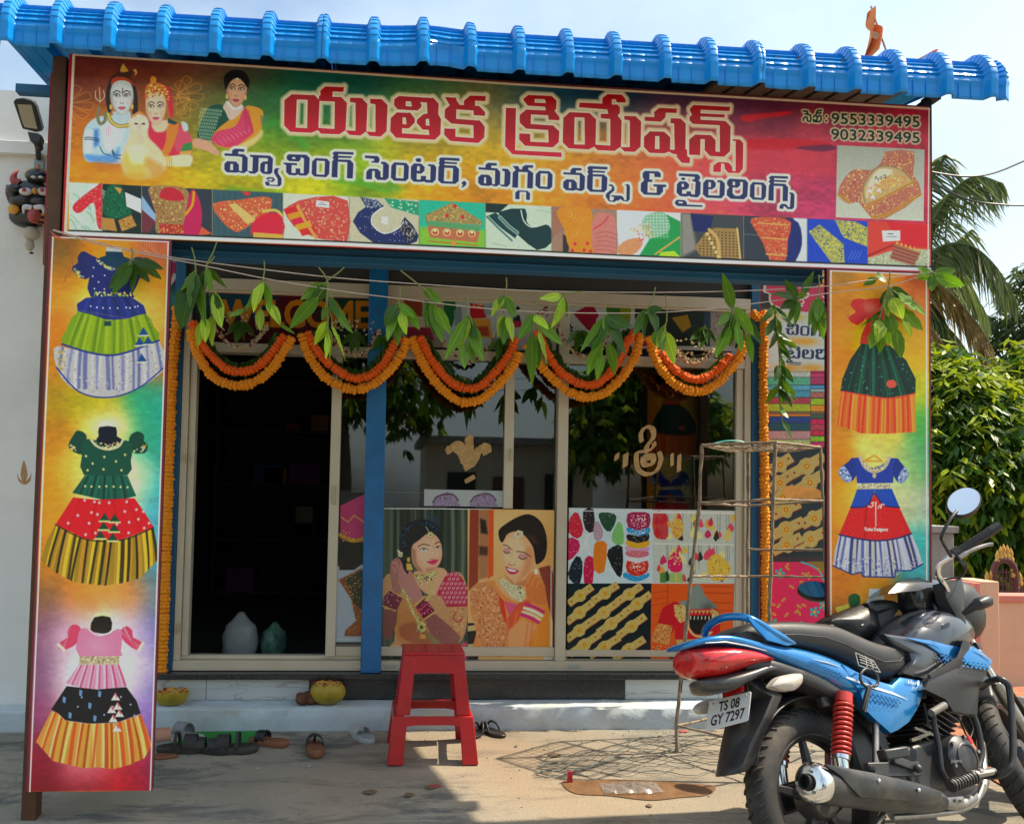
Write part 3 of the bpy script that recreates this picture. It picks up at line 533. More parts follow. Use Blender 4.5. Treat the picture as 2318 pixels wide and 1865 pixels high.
 A=c((.05,.3),(.5,.05),(.98,.1),(.98,1),(.75,.98),(.5,.95),(.15,.7));s.fill(A,'b04038',1.5,sm=2);s.speck(A,['d89060','c83838','e0a878'],260,1.9)
 for k,cc in enumerate(['b81c24','d08018','b81838','d88810','c02420']):s.fill(c((.0+k*.06,.35+k*.11),(.22+k*.06,.25+k*.11),(.27+k*.06,.38+k*.11),(.05+k*.06,.48+k*.11)),cc,1.5)
 s.line(c((.22,.28),(.32,.55),(.5,.95)),7,'c88838',2);s.fill(c((.5,.12),(.7,.14),(.7,.28),(.5,.26)),'c8ccc4',1);s.line(c((.56,.17),(.62,.17)),1,'4a4a48',1);s.line(c((.54,.21),(.66,.21)),1.4,'5a5a58',1)
 c=cell(5)
 s.fill(c((.5,0),(1,.05),(1,.35),(.6,.2)),'1c8460',1.5);s.speck(c((.5,0),(1,.05),(1,.35),(.6,.2)),['b8d8a0'],16,2.5)
 A=c((.05,.55),(.25,.2),(.4,.2),(.5,.15),(.35,.35),(.32,.6),(.5,.8),(.72,.65),(.8,.4),(1,.8),(.85,1),(.35,1));s.fill(A,'1c2450',1.5,sm=2);s.speck(A,['a8a8b0'],40,1.2)
 s.fill(c((.15,.0),(.4,.05),(.5,.2),(.25,.25)),'2a3450',1.5);s.speck(c((.15,.0),(.4,.05),(.5,.2),(.25,.25)),['a8b0c0'],60,1.3);s.fill(c((.72,.65),(.8,.4),(1,.8),(.85,1)),'1c2030',1.5);s.speck(c((.72,.65),(.8,.4),(1,.8),(.85,1)),['c0b8a0'],60,1.4)
 s.line(c((.5,.2),(.34,.38),(.33,.6),(.5,.78),(.7,.66),(.78,.5)),2.4,'c8c8c0',1,sm=4);s.fill(c((.47,.4),(.56,.42),(.55,.58),(.46,.56)),'c4c4b8',1)
 c=cell(6);s.fill(c((0,.6),(1,.6),(1,1),(0,1)),'7ca020',10,.9)
 A=c((.1,.32),(.5,.02),(.95,.4),(.95,.5),(.08,.45));s.fill(A,'8a7440',1.5);s.speck(A,['c8a860','4a5c38','b08848'],160,1.7)
 for q in((.54,.1),(.42,.32),(.66,.33)):s.ell(c(q)[0],4,4.5,'b81c24',1)
 s.fill(c((.1,.45),(.95,.52),(.9,.64),(.12,.56)),'4c8454',1.5);s.fill(c((.12,.56),(.92,.64),(.88,.88),(.16,.82)),'a05c3c',1.5)
 for q in(.24,.42,.62,.8):s.ell(c((q,.69))[0],9,8.5,'c8a868',1.5);s.ell(c((q,.7))[0],6,5,'a03428',1.5);s.ell(c((q,.67))[0],3,3,'d8c090',1)
 s.line(c((.15,.9),(.88,.95)),2,'a83828',1);s.ell(c((.52,.92))[0],6,6,'c07838',2)
 c=cell(7);s.fill(c((0,0),(.35,.0),(.2,.2),(0,.2)),'14241f',1.5)
 for q in range(18):
  u,v=R.random(),R.random();s.line(c((u,v),(u+.2,v+.05)),3,R.choice(['c0d0b8','7c9c84','98b0a0']),2.5,.6,sm=3)
 A=c((.2,.18),(.6,.08),(.62,.35),(.72,.48),(.9,.4),(1,.5),(1,.8),(.78,.98),(.5,.68),(.3,.5));s.fill(A,'0e2c2c',1.5,sm=2);s.fill(c((.0,.3),(.15,.2),(.5,.6),(.45,.75),(.3,.6)),'123434',1.5)
 for p in(((.02,.3),(.2,.55),(.4,.8)),((.22,.3),(.36,.5),(.48,.62))):s.line(c(*p),9,'a0b8a8',2,.8);s.line(c(*p),4,'2c4a44',2,.8)
 s.line(c((.54,.12),(.58,.35),(.7,.48),(.9,.4)),3,'b0b8a8',1,sm=3)
 c=cell(8);s.fill(c((0,0),(.2,0),(.2,.5),(0,.7)),'8a5c48',6);s.fill(c((.17,.6),(.3,.7),(.25,1),(.17,1)),'2c2420',3)
 A=c((.12,.02),(.6,.0),(.62,.4),(.65,.98),(.3,1),(.2,.5),(.1,.25));s.fill(A,'cc7410',1.5,sm=2)
 for q in range(16):u,v=.15+.45*R.random(),.1+.6*R.random();s.ell(c((u,v))[0],4.5,4.5,'e09a38',1,.9);s.ell(c((u,v))[0],3.4,3.4,'b86410',1,.9)
 for q in((.36,.8),(.55,.78),(.32,.95),(.5,.93),(.6,.95)):s.ell(c(q)[0],4,4,'c02038',1.5)
 s.fill(c((.62,.4),(.7,.1),(.9,.1),(1,.3),(1,1),(.66,1)),'b0685c',3,sm=3);s.line(c((.65,.45),(.8,.3),(.88,.15)),3,'c82c34',1.5,sm=3)
 for q in range(5):s.line(c((.68,.55+q*.09),(.85,.5+q*.1),(1,.55+q*.1)),2,'8a4a48',3,.6,sm=3)
 c=cell(9);s.fill(c((.0,.95),(.1,.7),(.35,.6),(.4,.75),(.25,.98)),'b87c50',3,sm=3)
 A=c((.45,.1),(.7,.0),(.82,.2),(.8,.45),(.5,.6),(.4,.35));s.fill(c((.7,.0),(1,.2),(1,1),(.35,1),(.5,.65)),'18803c',2);s.fill(A,'6a9c78',2,sm=3)
 for q in range(8):s.line(c((.42+q*.05,.02),(.44+q*.05,.6)),1.2,'c0d0c0',1,.7);s.line(c((.42,.08+q*.07),(.82,.05+q*.07)),1.2,'c0d0c0',1,.7)
 s.speck(c((.2,.4),(.5,.2),(.6,.6),(.35,.7)),['b8b8a0','c8a040','b84858'],80,2);s.line(c((.98,.55),(.6,.95)),4,'c88c40',1.5);s.fill(c((.68,.9),(.9,.86),(1,1),(.66,1)),'9cb820',2)
 c=cell(10);s.fill(c((.0,.0),(.15,0),(.25,.8),(0,1)),'8a8478',10,.8);s.fill(c((.15,0),(.52,.05),(.45,.4),(.2,.4)),'141c50',2)
 A=c((.22,.75),(.4,.4),(.55,.3),(.92,.3),(.96,.98),(.3,.95));s.fill(A,'8a6c3c',1.5)
 for i in range(11):
  for j in range(9):
   u,v=.3+i*.06,.4+j*.065
   if u+v*.25>.48:s.ell(c((u,v))[0],2,1.6,'1c1810',1,.9)
 s.line(c((.45,.35),(.58,.55),(.62,.98)),8,'b08c4c',1.5,sm=3)
 for q in range(6):s.ell(c((.42+q*.035,.45+q*.1))[0],4,4,'c8a868',1)
 s.line(c((.9,.3),(.95,.98)),5,'b89858',1)
 c=cell(11);s.line(c((0,.42),(1,.46)),1.5,'5a6870',1);s.fill(c((.78,0),(1,0),(1,1),(.82,1),(.9,.5)),'b4bcc4',3);s.fill(c((.6,.1),(.86,.1),(.92,.6),(.8,1),(.66,1)),'18205c',3,sm=3)
 A=c((.12,.05),(.5,0),(.75,.1),(.7,.5),(.66,1),(.42,1),(.3,.6),(.15,.25));s.fill(A,'b0482c',1.5,sm=2);s.speck(A,['d87848','e09858','9c2c20'],200,1.8)
 for v in(.15,.48,.85):s.line(c((.2+v*.18,v),(.68,v+.02)),3,'d89048',1.2)
 c=cell(12)
 for A in(c((.02,.3),(.2,.12),(.6,.55),(.62,.98),(.4,1)),c((.45,.0),(.8,.02),(1,.15),(1,.6),(.6,.4))):s.fill(A,'8a8c50',1.5);s.speck(A,['d8c040','28304c','e0b020','b0a868'],170,1.8)
 for q in range(4):s.line(c((.75+q*.05,.7),(.68+q*.05,.9)),1.4,'4c6cc0',1)
 c=cell(13);s.fill(c((.3,0),(1,.02),(1,.55),(.55,.55)),'bc141c',4);s.fill(c((0,.85),(.5,.6),(1,.6),(1,1),(0,1)),'9ca080',2);s.speck(c((0,.85),(.5,.6),(1,.6),(1,1),(0,1)),['c0c0a0','6a7458'],160,2.2,.7)
 s.line(c((0,.8),(.45,.5)),5,'8a1c18',2);s.fill(c((.22,.2),(.52,.18),(.52,.42),(.24,.46)),'bcc0b8',1);s.line(c((.32,.27),(.4,.27)),2,'4a4844',1);s.line(c((.3,.34),(.46,.33)),1.4,'5a5854',1)
 A=c((.42,.5),(.85,.68),(.74,1),(.36,.85));s.fill(A,'7a4030',1.5)
 for q in range(5):s.line(c((.42-q*.015,.52+q*.08),(.84-q*.025,.7+q*.07)),2,'b0744c',1,.8)
 for q in range(6):s.fill(c((.44+q*.07,.5+q*.03),(.47+q*.07,.42+q*.03),(.5+q*.07,.52+q*.03)),'c89040',1)
 for x in xs[1:-1]:s.line([(x-.6,yt(x)),(x-.6,yb(x))],1.5,'706c60',1,.8)
 s.line([(156,521.5),(780,547),(1400,577.5),(2106,604)],4,'1c201c',1.5);s.line([(150,527),(780,552.5),(1400,583),(2110,610)],8,'d2cdc0',1.4)
 s.line([(130,535),(780,559),(1400,589.5),(2110,617)],5,'a83038',1.4)
 s.line([(168,124),(1159,190.5),(2104,247)],5.5,'b2987c',1.2);s.line([(160,117),(1159,184),(2110,240)],8,'4a1c18',1.2)
 s.line([(167,122),(148,528)],6,'b0a898',1.2);s.line([(161,120),(141,528)],6,'8c0c18',1.2)
 s.line([(2103,246),(2101,520),(2101,608)],3,'c8b8a8',1.2)
 s.grain(.07)
 return s
def pleats(s,poly,cols,n,p0,p1,q0,q1,w=4,al=.8,f=2.5,seed=0):
 """folds that run from the upper edge p0-p1 to the hem q0-q1, clipped to the polygon"""
 R=random.Random(seed);keep=s.a.copy()
 for i in range(n):
  u=(i+R.uniform(.2,.8))/n;v=min(1,max(0,u+R.uniform(-.02,.02)))
  a=(p0[0]+(p1[0]-p0[0])*u,p0[1]+(p1[1]-p0[1])*u);b=(q0[0]+(q1[0]-q0[0])*v,q0[1]+(q1[1]-q0[1])*v);b=(a[0]+(b[0]-a[0])*1.25,a[1]+(b[1]-a[1])*1.7)
  s.line([a,((a[0]*.5+b[0]*.5)+(u-.5)*6,(a[1]+b[1])/2),b],w*R.uniform(.5,1.5),cols[i%len(cols)],f,al,sm=3)
 P=s.m(poly);r=s._sdf([P],3);
 if r is None:return
 x0,y0,x1,y1=r[:4];M=np.zeros((s.h,s.w));M[y0:y1,x0:x1]=np.clip(-r[-1]+.5,0,1)
 s.a=keep*(1-M[...,None])+s.a*M[...,None]
def dots(s,pts,r,col,al=.95):
 for p in pts:s.ell(p,r,r*1.1,col,1,al)
def rowpts(str_):return[(float(a),float(b),c)for a,b,c in(t.split(',')for t in str_.split())]
LP=(-1.7949,-1.3233,.0576,2.2135)
def left_print():
 s=Print(*LP,SY,560,seed=11)
 field(s,rowpts('125,560,7a5418 240,560,cc7808 370,560,a85030 120,650,c87c08 240,650,d8a008 370,640,d07810 115,740,d07008 240,740,d8c070 370,720,d8a030 115,830,b87010 240,830,c09010 370,830,d05c14 112,900,94780c 200,900,a09810 330,900,1c9060 375,900,188484 110,980,b07010 240,960,d0b848 350,990,30a068 375,1000,148890 105,1080,c88010 180,1060,e0b040 240,1080,dcd8a8 300,1080,c8d090 370,1100,1c8c94 100,1180,b87818 250,1180,e0c080 365,1180,4098a8 95,1280,a86414 240,1300,d09038 360,1290,3c90a8 90,1350,805838 200,1350,cc6c14 300,1340,c86818 355,1360,406c98 88,1420,744060 160,1430,c898b0 240,1430,e0c8c8 300,1440,c0a0b8 352,1440,443c94 85,1520,6c3c60 180,1520,d8c0c4 300,1520,d4c4c8 350,1540,5c4ca0 80,1620,7c3458 200,1600,d8bcc4 330,1620,7c58a4 75,1710,84142c 200,1720,cc6c74 290,1720,b42434 345,1720,781c50 70,1775,74101c 200,1780,8c1420 290,1770,b00c10 340,1780,7c1838'),34)
 swirl(s,.1)
 R=random.Random(6)
 for _ in range(160):
  x,y=R.uniform(85,370),R.uniform(860,1420);s.line([(x,y),(x+R.uniform(-3,3),y+R.uniform(4,18))],R.uniform(.8,2),R.choice(['e0a020','60a030','b86010','803810']),1.5,.18)
 for q in range(6):s.line([(322+q*5,545),(330+q*7-10,562+6*(q%3)),(334+q*6,570)],1,'e8b070',1,.5,sm=3)
 a=Z(0,500,.3747)
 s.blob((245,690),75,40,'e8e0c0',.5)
 s.fill(a((640,185),(735,185),(745,215),(800,240),(760,285),(650,275),(590,230),(640,210)),'0c3048',1.5,sm=2);s.fill(a((642,158),(735,162),(735,188),(640,184)),'a8a8a0',1)
 for A in(a((470,220),(500,185),(545,205),(590,240),(545,335),(500,350),(430,290),(470,255)),a((800,235),(850,220),(895,250),(880,290),(905,370),(850,345),(790,330))):s.fill(A,'1c2358',1.5,sm=3)
 s.speck(a((430,275),(470,290),(520,345),(480,350)),['b8c088','4c7870','c8b848'],30,2)
 B=a((555,222),(590,228),(640,272),(700,285),(760,270),(820,240),(850,330),(800,440),(800,465),(548,460),(540,340));s.fill(B,'1a2160',1.5,sm=2)
 s.speck(a((560,222),(590,230),(650,272),(720,290),(720,310),(640,295),(590,260)),['c8c080','b8a030','88a8a0'],46,2.2);s.speck(a((550,425),(800,430),(800,462),(550,458)),['c8b030','d8d088','5c8c50'],60,2.2)
 dots(s,a((565,283),(632,330),(595,370),(570,410),(630,412),(685,375),(560,335)),1.7,'c8c8d0')
 s.fill(a((520,465),(800,465),(885,560),(760,592),(640,597),(468,545)),'1c2870',1.5,sm=2);pleats(s,a((520,465),(800,465),(885,560),(640,597),(468,545)),['2a3c90','14204c'],9,a((520,465))[0],a((800,465))[0],a((470,550))[0],a((880,560))[0],6,.5,5)
 dots(s,a((548,516),(585,523),(622,526),(663,527),(710,527),(762,523),(785,526),(815,520),(832,516)),1.8,'d0d0d8')
 A=a((470,548),(640,597),(760,594),(880,560),(930,640),(960,722),(720,805),(560,800),(375,745),(400,660));s.fill(A,'6c8a0c',1.5,sm=2)
 pleats(s,A,['84a010','4c6c0c','90a818','5c7c08','96a81c'],22,a((480,550))[0],a((880,560))[0],a((375,750))[0],a((960,725))[0],6,.75,3)
 A=a((350,755),(560,803),(720,808),(962,722),(988,870),(960,930),(840,1010),(660,1068),(480,1035),(380,960),(340,880),(325,800));s.fill(A,'a4a2a0',1.5,sm=2)
 pleats(s,A,['2c3480','b8b4b4','5c609c','c0bcb8','343c88'],20,a((360,755))[0],a((960,725))[0],a((330,900))[0],a((985,900))[0],6,.6,3);s.speck(A,['5c5c7c','c0bcb0','707090'],160,2,.6)
 s.line(a((375,745),(560,800),(720,806),(960,722)),4,'1c2a78',1.5,sm=5);s.line(a((340,885),(480,1033),(660,1066),(840,1008),(985,890)),3,'1c2a78',1.5,sm=5);s.speck(a((330,790),(400,760),(400,930),(350,890)),['c0a040','8a7c50'],40,2.4,.7)
 for q in((865,668),(842,728),(893,722),(855,828)):p=a(q)[0];s.fill([(p[0],p[1]-10),(p[0]+12,p[1]+8),(p[0]-10,p[1]+9)],'103c78',1.2);s.line([(p[0]-11,p[1]+10),(p[0]+13,p[1]+9)],3,'b8b8a0',1)
 s.fill(a((630,605),(670,605),(672,635),(628,635)),'1c3c34',1.2)
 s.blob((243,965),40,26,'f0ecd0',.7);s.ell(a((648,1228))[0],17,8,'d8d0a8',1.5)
 s.fill(a((600,1245),(700,1245),(705,1300),(745,1330),(650,1370),(580,1330),(596,1300)),'0c1220',1.5,sm=2)
 for A in(a((440,1300),(470,1265),(520,1290),(520,1340),(500,1410),(430,1385),(415,1350)),a((780,1310),(825,1272),(868,1290),(870,1330),(893,1350),(878,1400),(800,1395))):s.fill(A,'0c3a2c',1.5,sm=3)
 s.speck(a((415,1345),(440,1350),(500,1400),(430,1390)),['c8c0a0','c8a040'],18,2);s.speck(a((893,1350),(870,1345),(800,1395),(870,1402)),['c8c0a0','c8a040'],18,2)
 s.fill(a((500,1325),(580,1325),(640,1372),(700,1360),(750,1325),(800,1350),(790,1450),(770,1535),(508,1535),(495,1420)),'0c4232',1.5,sm=2)
 s.line(a((550,1322),(585,1360),(650,1380),(715,1362),(742,1322)),5,'b8b088',2,sm=4);s.speck(a((550,1322),(585,1360),(650,1388),(715,1366),(742,1322),(650,1350)),['c8a840','d8d0b0'],36,1.8)
 dots(s,a((520,1420),(560,1465),(630,1425),(700,1452),(755,1412),(530,1505),(625,1500),(733,1505)),2.6,'b8b068')
 A=a((512,1538),(770,1538),(822,1660),(740,1682),(640,1688),(437,1642));s.fill(A,'0c4636',1.5,sm=1);pleats(s,A,['145c48','08281f','186450'],16,a((512,1538))[0],a((770,1538))[0],a((437,1650))[0],a((822,1665))[0],4,.7,2)
 dots(s,a((515,1602),(553,1604),(600,1605),(642,1602),(686,1604),(728,1606),(770,1608)),2.4,'c0b870')
 b=Z(0,1100,.441)
 A=b((375,58),(500,70),(690,62),(745,140),(790,212),(620,275),(440,272),(283,200));s.fill(A,'c4101c',1.5,sm=1);pleats(s,A,['e01820','a00c14','d41420'],12,b((380,60))[0],b((690,62))[0],b((290,205))[0],b((785,215))[0],6,.5,4)
 dots(s,b((435,72),(485,80),(470,135),(500,145),(458,190),(440,248),(490,240),(560,85),(510,85),(650,80),(640,130),(700,120),(600,195),(662,185),(660,240),(710,170),(735,130),(765,190),(740,215),(400,150),(350,190)),3,'e0a0a0')
 A=b((285,197),(440,272),(620,277),(788,213),(805,300),(808,380),(720,470),(640,495),(540,510),(380,492),(280,440),(210,380),(240,280));s.fill(A,'8a6c14',1.5,sm=1)
 pleats(s,A,['c8a018','1c1c0c','b07820','14140c','a87c28','d0a828','24200c'],30,b((285,200))[0],b((788,215))[0],b((215,385))[0],b((805,385))[0],5.5,.9,2)
 s.line(b((285,197),(440,272),(620,277),(788,213)),2.5,'1c1c10',1.2,sm=5)
 for q in((537,160),(532,205),(515,250),(588,165),(585,215),(578,262)):p=b(q)[0];s.fill([(p[0],p[1]-10),(p[0]+12,p[1]+8),(p[0]-12,p[1]+8)],'0c3c28',1.2);s.line([(p[0]-12,p[1]+9),(p[0]+12,p[1]+9)],4,'b8b070',1.5)
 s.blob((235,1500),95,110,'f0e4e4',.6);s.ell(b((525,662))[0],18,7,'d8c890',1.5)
 s.fill(b((485,672),(565,672),(572,735),(540,755),(500,752),(465,735)),'14120f',1.5,sm=2)
 for A in(b((345,745),(372,710),(410,720),(420,785),(325,845),(297,808),(350,775)),b((615,745),(650,718),(680,742),(682,775),(735,805),(712,845),(640,800))):s.fill(A,'c03858',1.5,sm=2);pleats(s,A,['e0a0b8','a02840','d87090'],5,A[0],A[1],A[4],A[5],4,.7,3)
 s.line(b((300,812),(330,842)),7,'c8b8a8',2);s.line(b((733,806),(712,842)),7,'c8b8a8',2)
 s.fill(b((415,730),(460,735),(520,768),(575,745),(625,735),(620,850),(612,872),(408,872),(398,790)),'c46c8c',1.5,sm=2);s.blob(b((500,820))[0],30,24,'e090ac',.5)
 s.line(b((455,735),(500,765),(560,755),(580,738)),2,'d8d0b8',1,sm=4)
 s.fill(b((408,872),(612,872),(612,915),(406,915)),'a89878',1.5);s.speck(b((408,872),(612,872),(612,915),(406,915)),['d8c8a0','78603c'],70,1.8)
 A=b((405,916),(612,916),(652,1025),(560,1040),(440,1040),(338,1010));s.fill(A,'cc7c98',1.5,sm=1);pleats(s,A,['e8b4c4','a83c5c','d890a8'],20,b((405,916))[0],b((612,916))[0],b((338,1015))[0],b((652,1028))[0],3.5,.8,1.6)
 A=b((342,1025),(500,1042),(648,1030),(700,1100),(722,1165),(600,1212),(460,1217),(335,1200),(300,1165),(262,1145));s.fill(A,'0e1119',1.5,sm=1)
 for q in((415,1060),(512,1065),(330,1095),(462,1125),(360,1175),(488,1190)):p=b(q)[0];s.fill([(p[0]-3,p[1]-8),(p[0]+4,p[1]-5),(p[0]+2,p[1]+8),(p[0]-4,p[1]+5)],'5c80a8',1.2)
 dots(s,b((420,1082),(400,1130),(535,1172),(670,1120),(690,1175),(620,1080),(580,1130)),2,'9098b8')
 A=b((264,1150),(300,1168),(335,1203),(460,1219),(600,1214),(724,1170),(755,1250),(778,1330),(740,1395),(660,1430),(580,1450),(500,1440),(430,1445),(340,1425),(270,1408),(185,1310));s.fill(A,'c87c30',1.5,sm=1)
 pleats(s,A,['d8b868','b84418','cc8838','d8c080','a83c14','d89030','8c3c10','d0a048'],34,b((270,1155))[0],b((724,1172))[0],b((190,1320))[0],b((775,1340))[0],6,.85,2.2)
 for q in((592,1080),(603,1128),(572,1145),(612,1165),(580,1192),(600,1240)):p=b(q)[0];s.fill([(p[0],p[1]-9),(p[0]+11,p[1]+8),(p[0]-10,p[1]+8)],'d8c0b4',1.2);s.line([(p[0],p[1]-8),(p[0]+3,p[1])],3,'c04860',1.5)
 for pts,w,c in((((112,529),(58,1799)),9,'5c1c28'),(((120,536),(67,1799)),3,'d8c8b8'),(((388,546),(347,1788)),11,'5c1c28'),(((381,546),(340,1787)),3,'d8c8b8'),(((112,531),(387,547)),6,'5c1c28'),(((119,537),(382,548)),2.6,'d8c8b8')):s.line(list(pts),w,c,1)
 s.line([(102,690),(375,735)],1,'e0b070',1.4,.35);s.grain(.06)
 return s
RP=None
def right_print():
 X0,X1=onY(1872,900,SY)[0],onY(2107,800,SY)[0];s=Print(X0,X1,.06,2.2135,SY,560,seed=12)
 field(s,rowpts('1885,600,94641c 1990,610,c87408 2095,630,b04c28 1885,700,c47808 1990,700,d89008 2095,700,cc7410 1885,800,d07808 1990,760,d8a808 2095,790,cc9008 1885,880,c47c10 2095,880,a8a818 1885,960,b87010 1990,980,c8a818 2095,960,40943c 1885,1040,c07008 1985,1000,c8c878 2060,1050,a8c068 2095,1040,2c8c60 1885,1140,cc7808 1930,1140,d8a838 2050,1140,b8b880 2095,1150,98b098 1885,1240,c07010 2085,1230,30a098 2070,1290,1c8890 1890,1300,c06810 1990,1330,d07c18 2090,1320,60a0a0 1890,1400,a85c18 1990,1420,c88c48 2090,1420,a87c60 1890,1600,70385c 1990,1600,c0a0b0 2090,1600,5c4c98 1900,1900,7c1020 2080,1900,7c1838'),32)
 swirl(s,.1);a=Z(1400,560,.4258)
 R=random.Random(7)
 for _ in range(120):
  x,y=R.uniform(1885,2095),R.uniform(850,1400);s.line([(x,y),(x+R.uniform(-3,3),y+R.uniform(4,16))],R.uniform(.8,2),R.choice(['e0a020','60a030','b86010','904010']),1.5,.18)
 s.fill(a((1218,375),(1270,415),(1325,360),(1350,300),(1300,275),(1250,278),(1232,310),(1262,345)),'b81c1c',1.5,sm=2);s.fill(a((1335,272),(1450,280),(1500,340),(1480,420),(1430,440),(1440,518),(1282,512),(1320,400),(1300,300)),'bc2c24',1.5,sm=2);s.blob(a((1340,320))[0],18,14,'d88868',.6);s.fill(a((1500,375),(1530,385),(1520,412),(1500,400)),'b81c18',1.2)
 A=a((1290,512),(1445,522),(1530,600),(1580,700),(1578,775),(1430,802),(1180,765),(1190,700),(1230,600));s.fill(A,'0a2a22',1.5,sm=1)
 pleats(s,A,['0c5034','071c18','0c3c2c','128050'],18,a((1290,512))[0],a((1445,522))[0],a((1180,770))[0],a((1578,775))[0],5,.6,3);s.speck(A,['2c9070','50a890'],46,2,.7);s.ell(a((1452,725))[0],13,10,'c84830',1.5)
 A=a((1184,763),(1430,802),(1576,775),(1582,980),(1420,990),(1290,988),(1240,970),(1160,943));s.fill(A,'d0501c',1.5);pleats(s,A,['e08820','c02c14','d86c18','b81c14','e09c30'],26,a((1186,765))[0],a((1576,775))[0],a((1162,950))[0],a((1582,985))[0],5,.8,2);s.line(a((1184,763),(1430,802),(1576,775)),3,'d02c1c',1.5,sm=4)
 s.line(a((1310,1132),(1360,1105),(1402,1135),(1312,1134)),4,'d08818',1.2)
 B=a((1250,1118),(1290,1115),(1320,1160),(1360,1175),(1410,1150),(1435,1118),(1475,1120),(1460,1250),(1268,1255),(1262,1190));s.fill(B,'14308c',1.5,sm=1)
 for A in(a((1250,1118),(1225,1135),(1170,1185),(1185,1225),(1222,1250),(1268,1205)),a((1475,1120),(1500,1140),(1540,1195),(1535,1225),(1500,1255),(1460,1205))):s.fill(A,'142a78',1.5,sm=2)
 for A in(a((1200,1160),(1170,1185),(1185,1225),(1222,1250),(1240,1225)),a((1520,1165),(1540,1195),(1535,1225),(1500,1255),(1485,1225))):s.fill(A,'8090b8',1.5,sm=2);s.speck(A,['d0d8e0','20305c'],30,2.4,.7)
 s.line(a((1285,1115),(1310,1165),(1360,1190),(1415,1165),(1440,1115)),9,'b0a080',2,sm=4);s.speck(a((1280,1112),(1300,1170),(1360,1205),(1425,1170),(1445,1112),(1400,1150),(1330,1160)),['d8d0b0','8c7048'],60,1.8);s.ell(a((1360,1212))[0],5,6,'b8a070',1.5)
 s.fill(a((1266,1252),(1456,1254),(1452,1286),(1270,1282)),'b8ac88',1.5);s.speck(a((1266,1252),(1456,1254),(1452,1286),(1270,1282)),['e0d8b8','6c5c40'],60,1.7)
 c=Z(1750,1080,.2635)
 A=c((665,258),(820,230),(870,145),(960,240),(1085,255),(1190,482),(1050,525),(880,542),(700,520),(568,490));s.fill(A,'d01418',1.5,sm=1);s.line(c((800,240),(785,520)),5,'8c0810',4,.7);s.line(c((640,380),(610,480)),5,'a80c14',4,.6);s.speck(A,['e86060'],110,1.1,.8)
 for A in(c((720,102),(870,100),(868,140),(820,230),(760,255),(665,256)),c((870,100),(1022,98),(1087,255),(1000,248),(955,238),(872,140))):s.fill(A,'14409c',1.5);
 s.line(c((665,257),(760,256),(822,228),(869,140),(952,238),(1087,256)),3,'101c58',1.2,sm=4)
 A=c((570,493),(700,522),(880,545),(1050,528),(1190,485),(1250,620),(1287,742),(1180,800),(1050,800),(1045,857),(870,858),(770,850),(755,812),(680,832),(515,757),(530,620));s.fill(A,'a4a4ac',1.5)
 pleats(s,A,['1c2468','b8b8bc','3c4890','c0c0b8','acb0c8','181f58','b4b098'],30,c((572,495))[0],c((1190,487))[0],c((515,760))[0],c((1287,745))[0],5,.8,2);s.speck(c((520,690),(1270,680),(1285,745),(1050,850),(780,850),(515,755)),['d0d0d4','3c4488'],150,2.2,.6)
 s.line(c((568,490),(700,520),(880,543),(1050,526),(1190,483)),3.5,'141c5c',1.2,sm=4);s.line(c((515,757),(680,832),(760,812),(770,850),(1045,857),(1050,800),(1180,800),(1287,742)),3,'1c2a70',1.2)
 s.line(c((880,215),(882,415)),3.4,'d8a8a0',1.2)
 for p in(((815,245),(840,255),(860,235),(845,220),(865,215)),((885,210),(880,250)),((900,265),(915,240),(930,250),(920,265),(935,230),(955,235))):s.line(c(*p),3,'d8b8a8',1.2,sm=3)
 s.fill(text_px('Twins Designers',c((782,458))[0],c((986,460))[0],7.5,bold=.03),'d4c8bc',1,grow=.6)
 s.fill(c((825,955),(940,955),(952,1040),(985,1100),(780,1100),(815,1040)),'b4bcbc',2,sm=1)
 s.fill(c((535,1115),(650,1085),(660,1150),(560,1190)),'d0b040',2);s.fill(c((650,1020),(700,995),(745,1020),(740,1090),(680,1115),(650,1080)),'0c4c24',1.5,sm=2)
 for pts,w,q in((((1873,605),(1873,1400),(1873,2100)),8,'64202c'),(((1881,610),(1880,1000),(1884,2100)),3.2,'d0c8c0'),(((2106,600),(2106,1400),(2106,2100)),7,'64202c'),(((2097,612),(2098,1400),(2098,2100)),3.2,'d0c8c0'),(((1872,609),(2107,619)),6,'64202c'),(((1880,613),(2100,622)),3,'d0c8c0')):s.line(list(pts),w,q,1)
 s.line([(1884,752),(2096,782)],1,'e8c080',1.4,.35);s.grain(.06)
 return s
def moved(g,src,dst):
 (sx0,sy0,sx1,sy1),(dx0,dy0,dx1,dy1)=src,dst
 return[[(dx0+(x-sx0)/(sx1-sx0)*(dx1-dx0),dy0+(y-sy0)/(sy1-sy0)*(dy1-dy0))for x,y in c]for c in g]
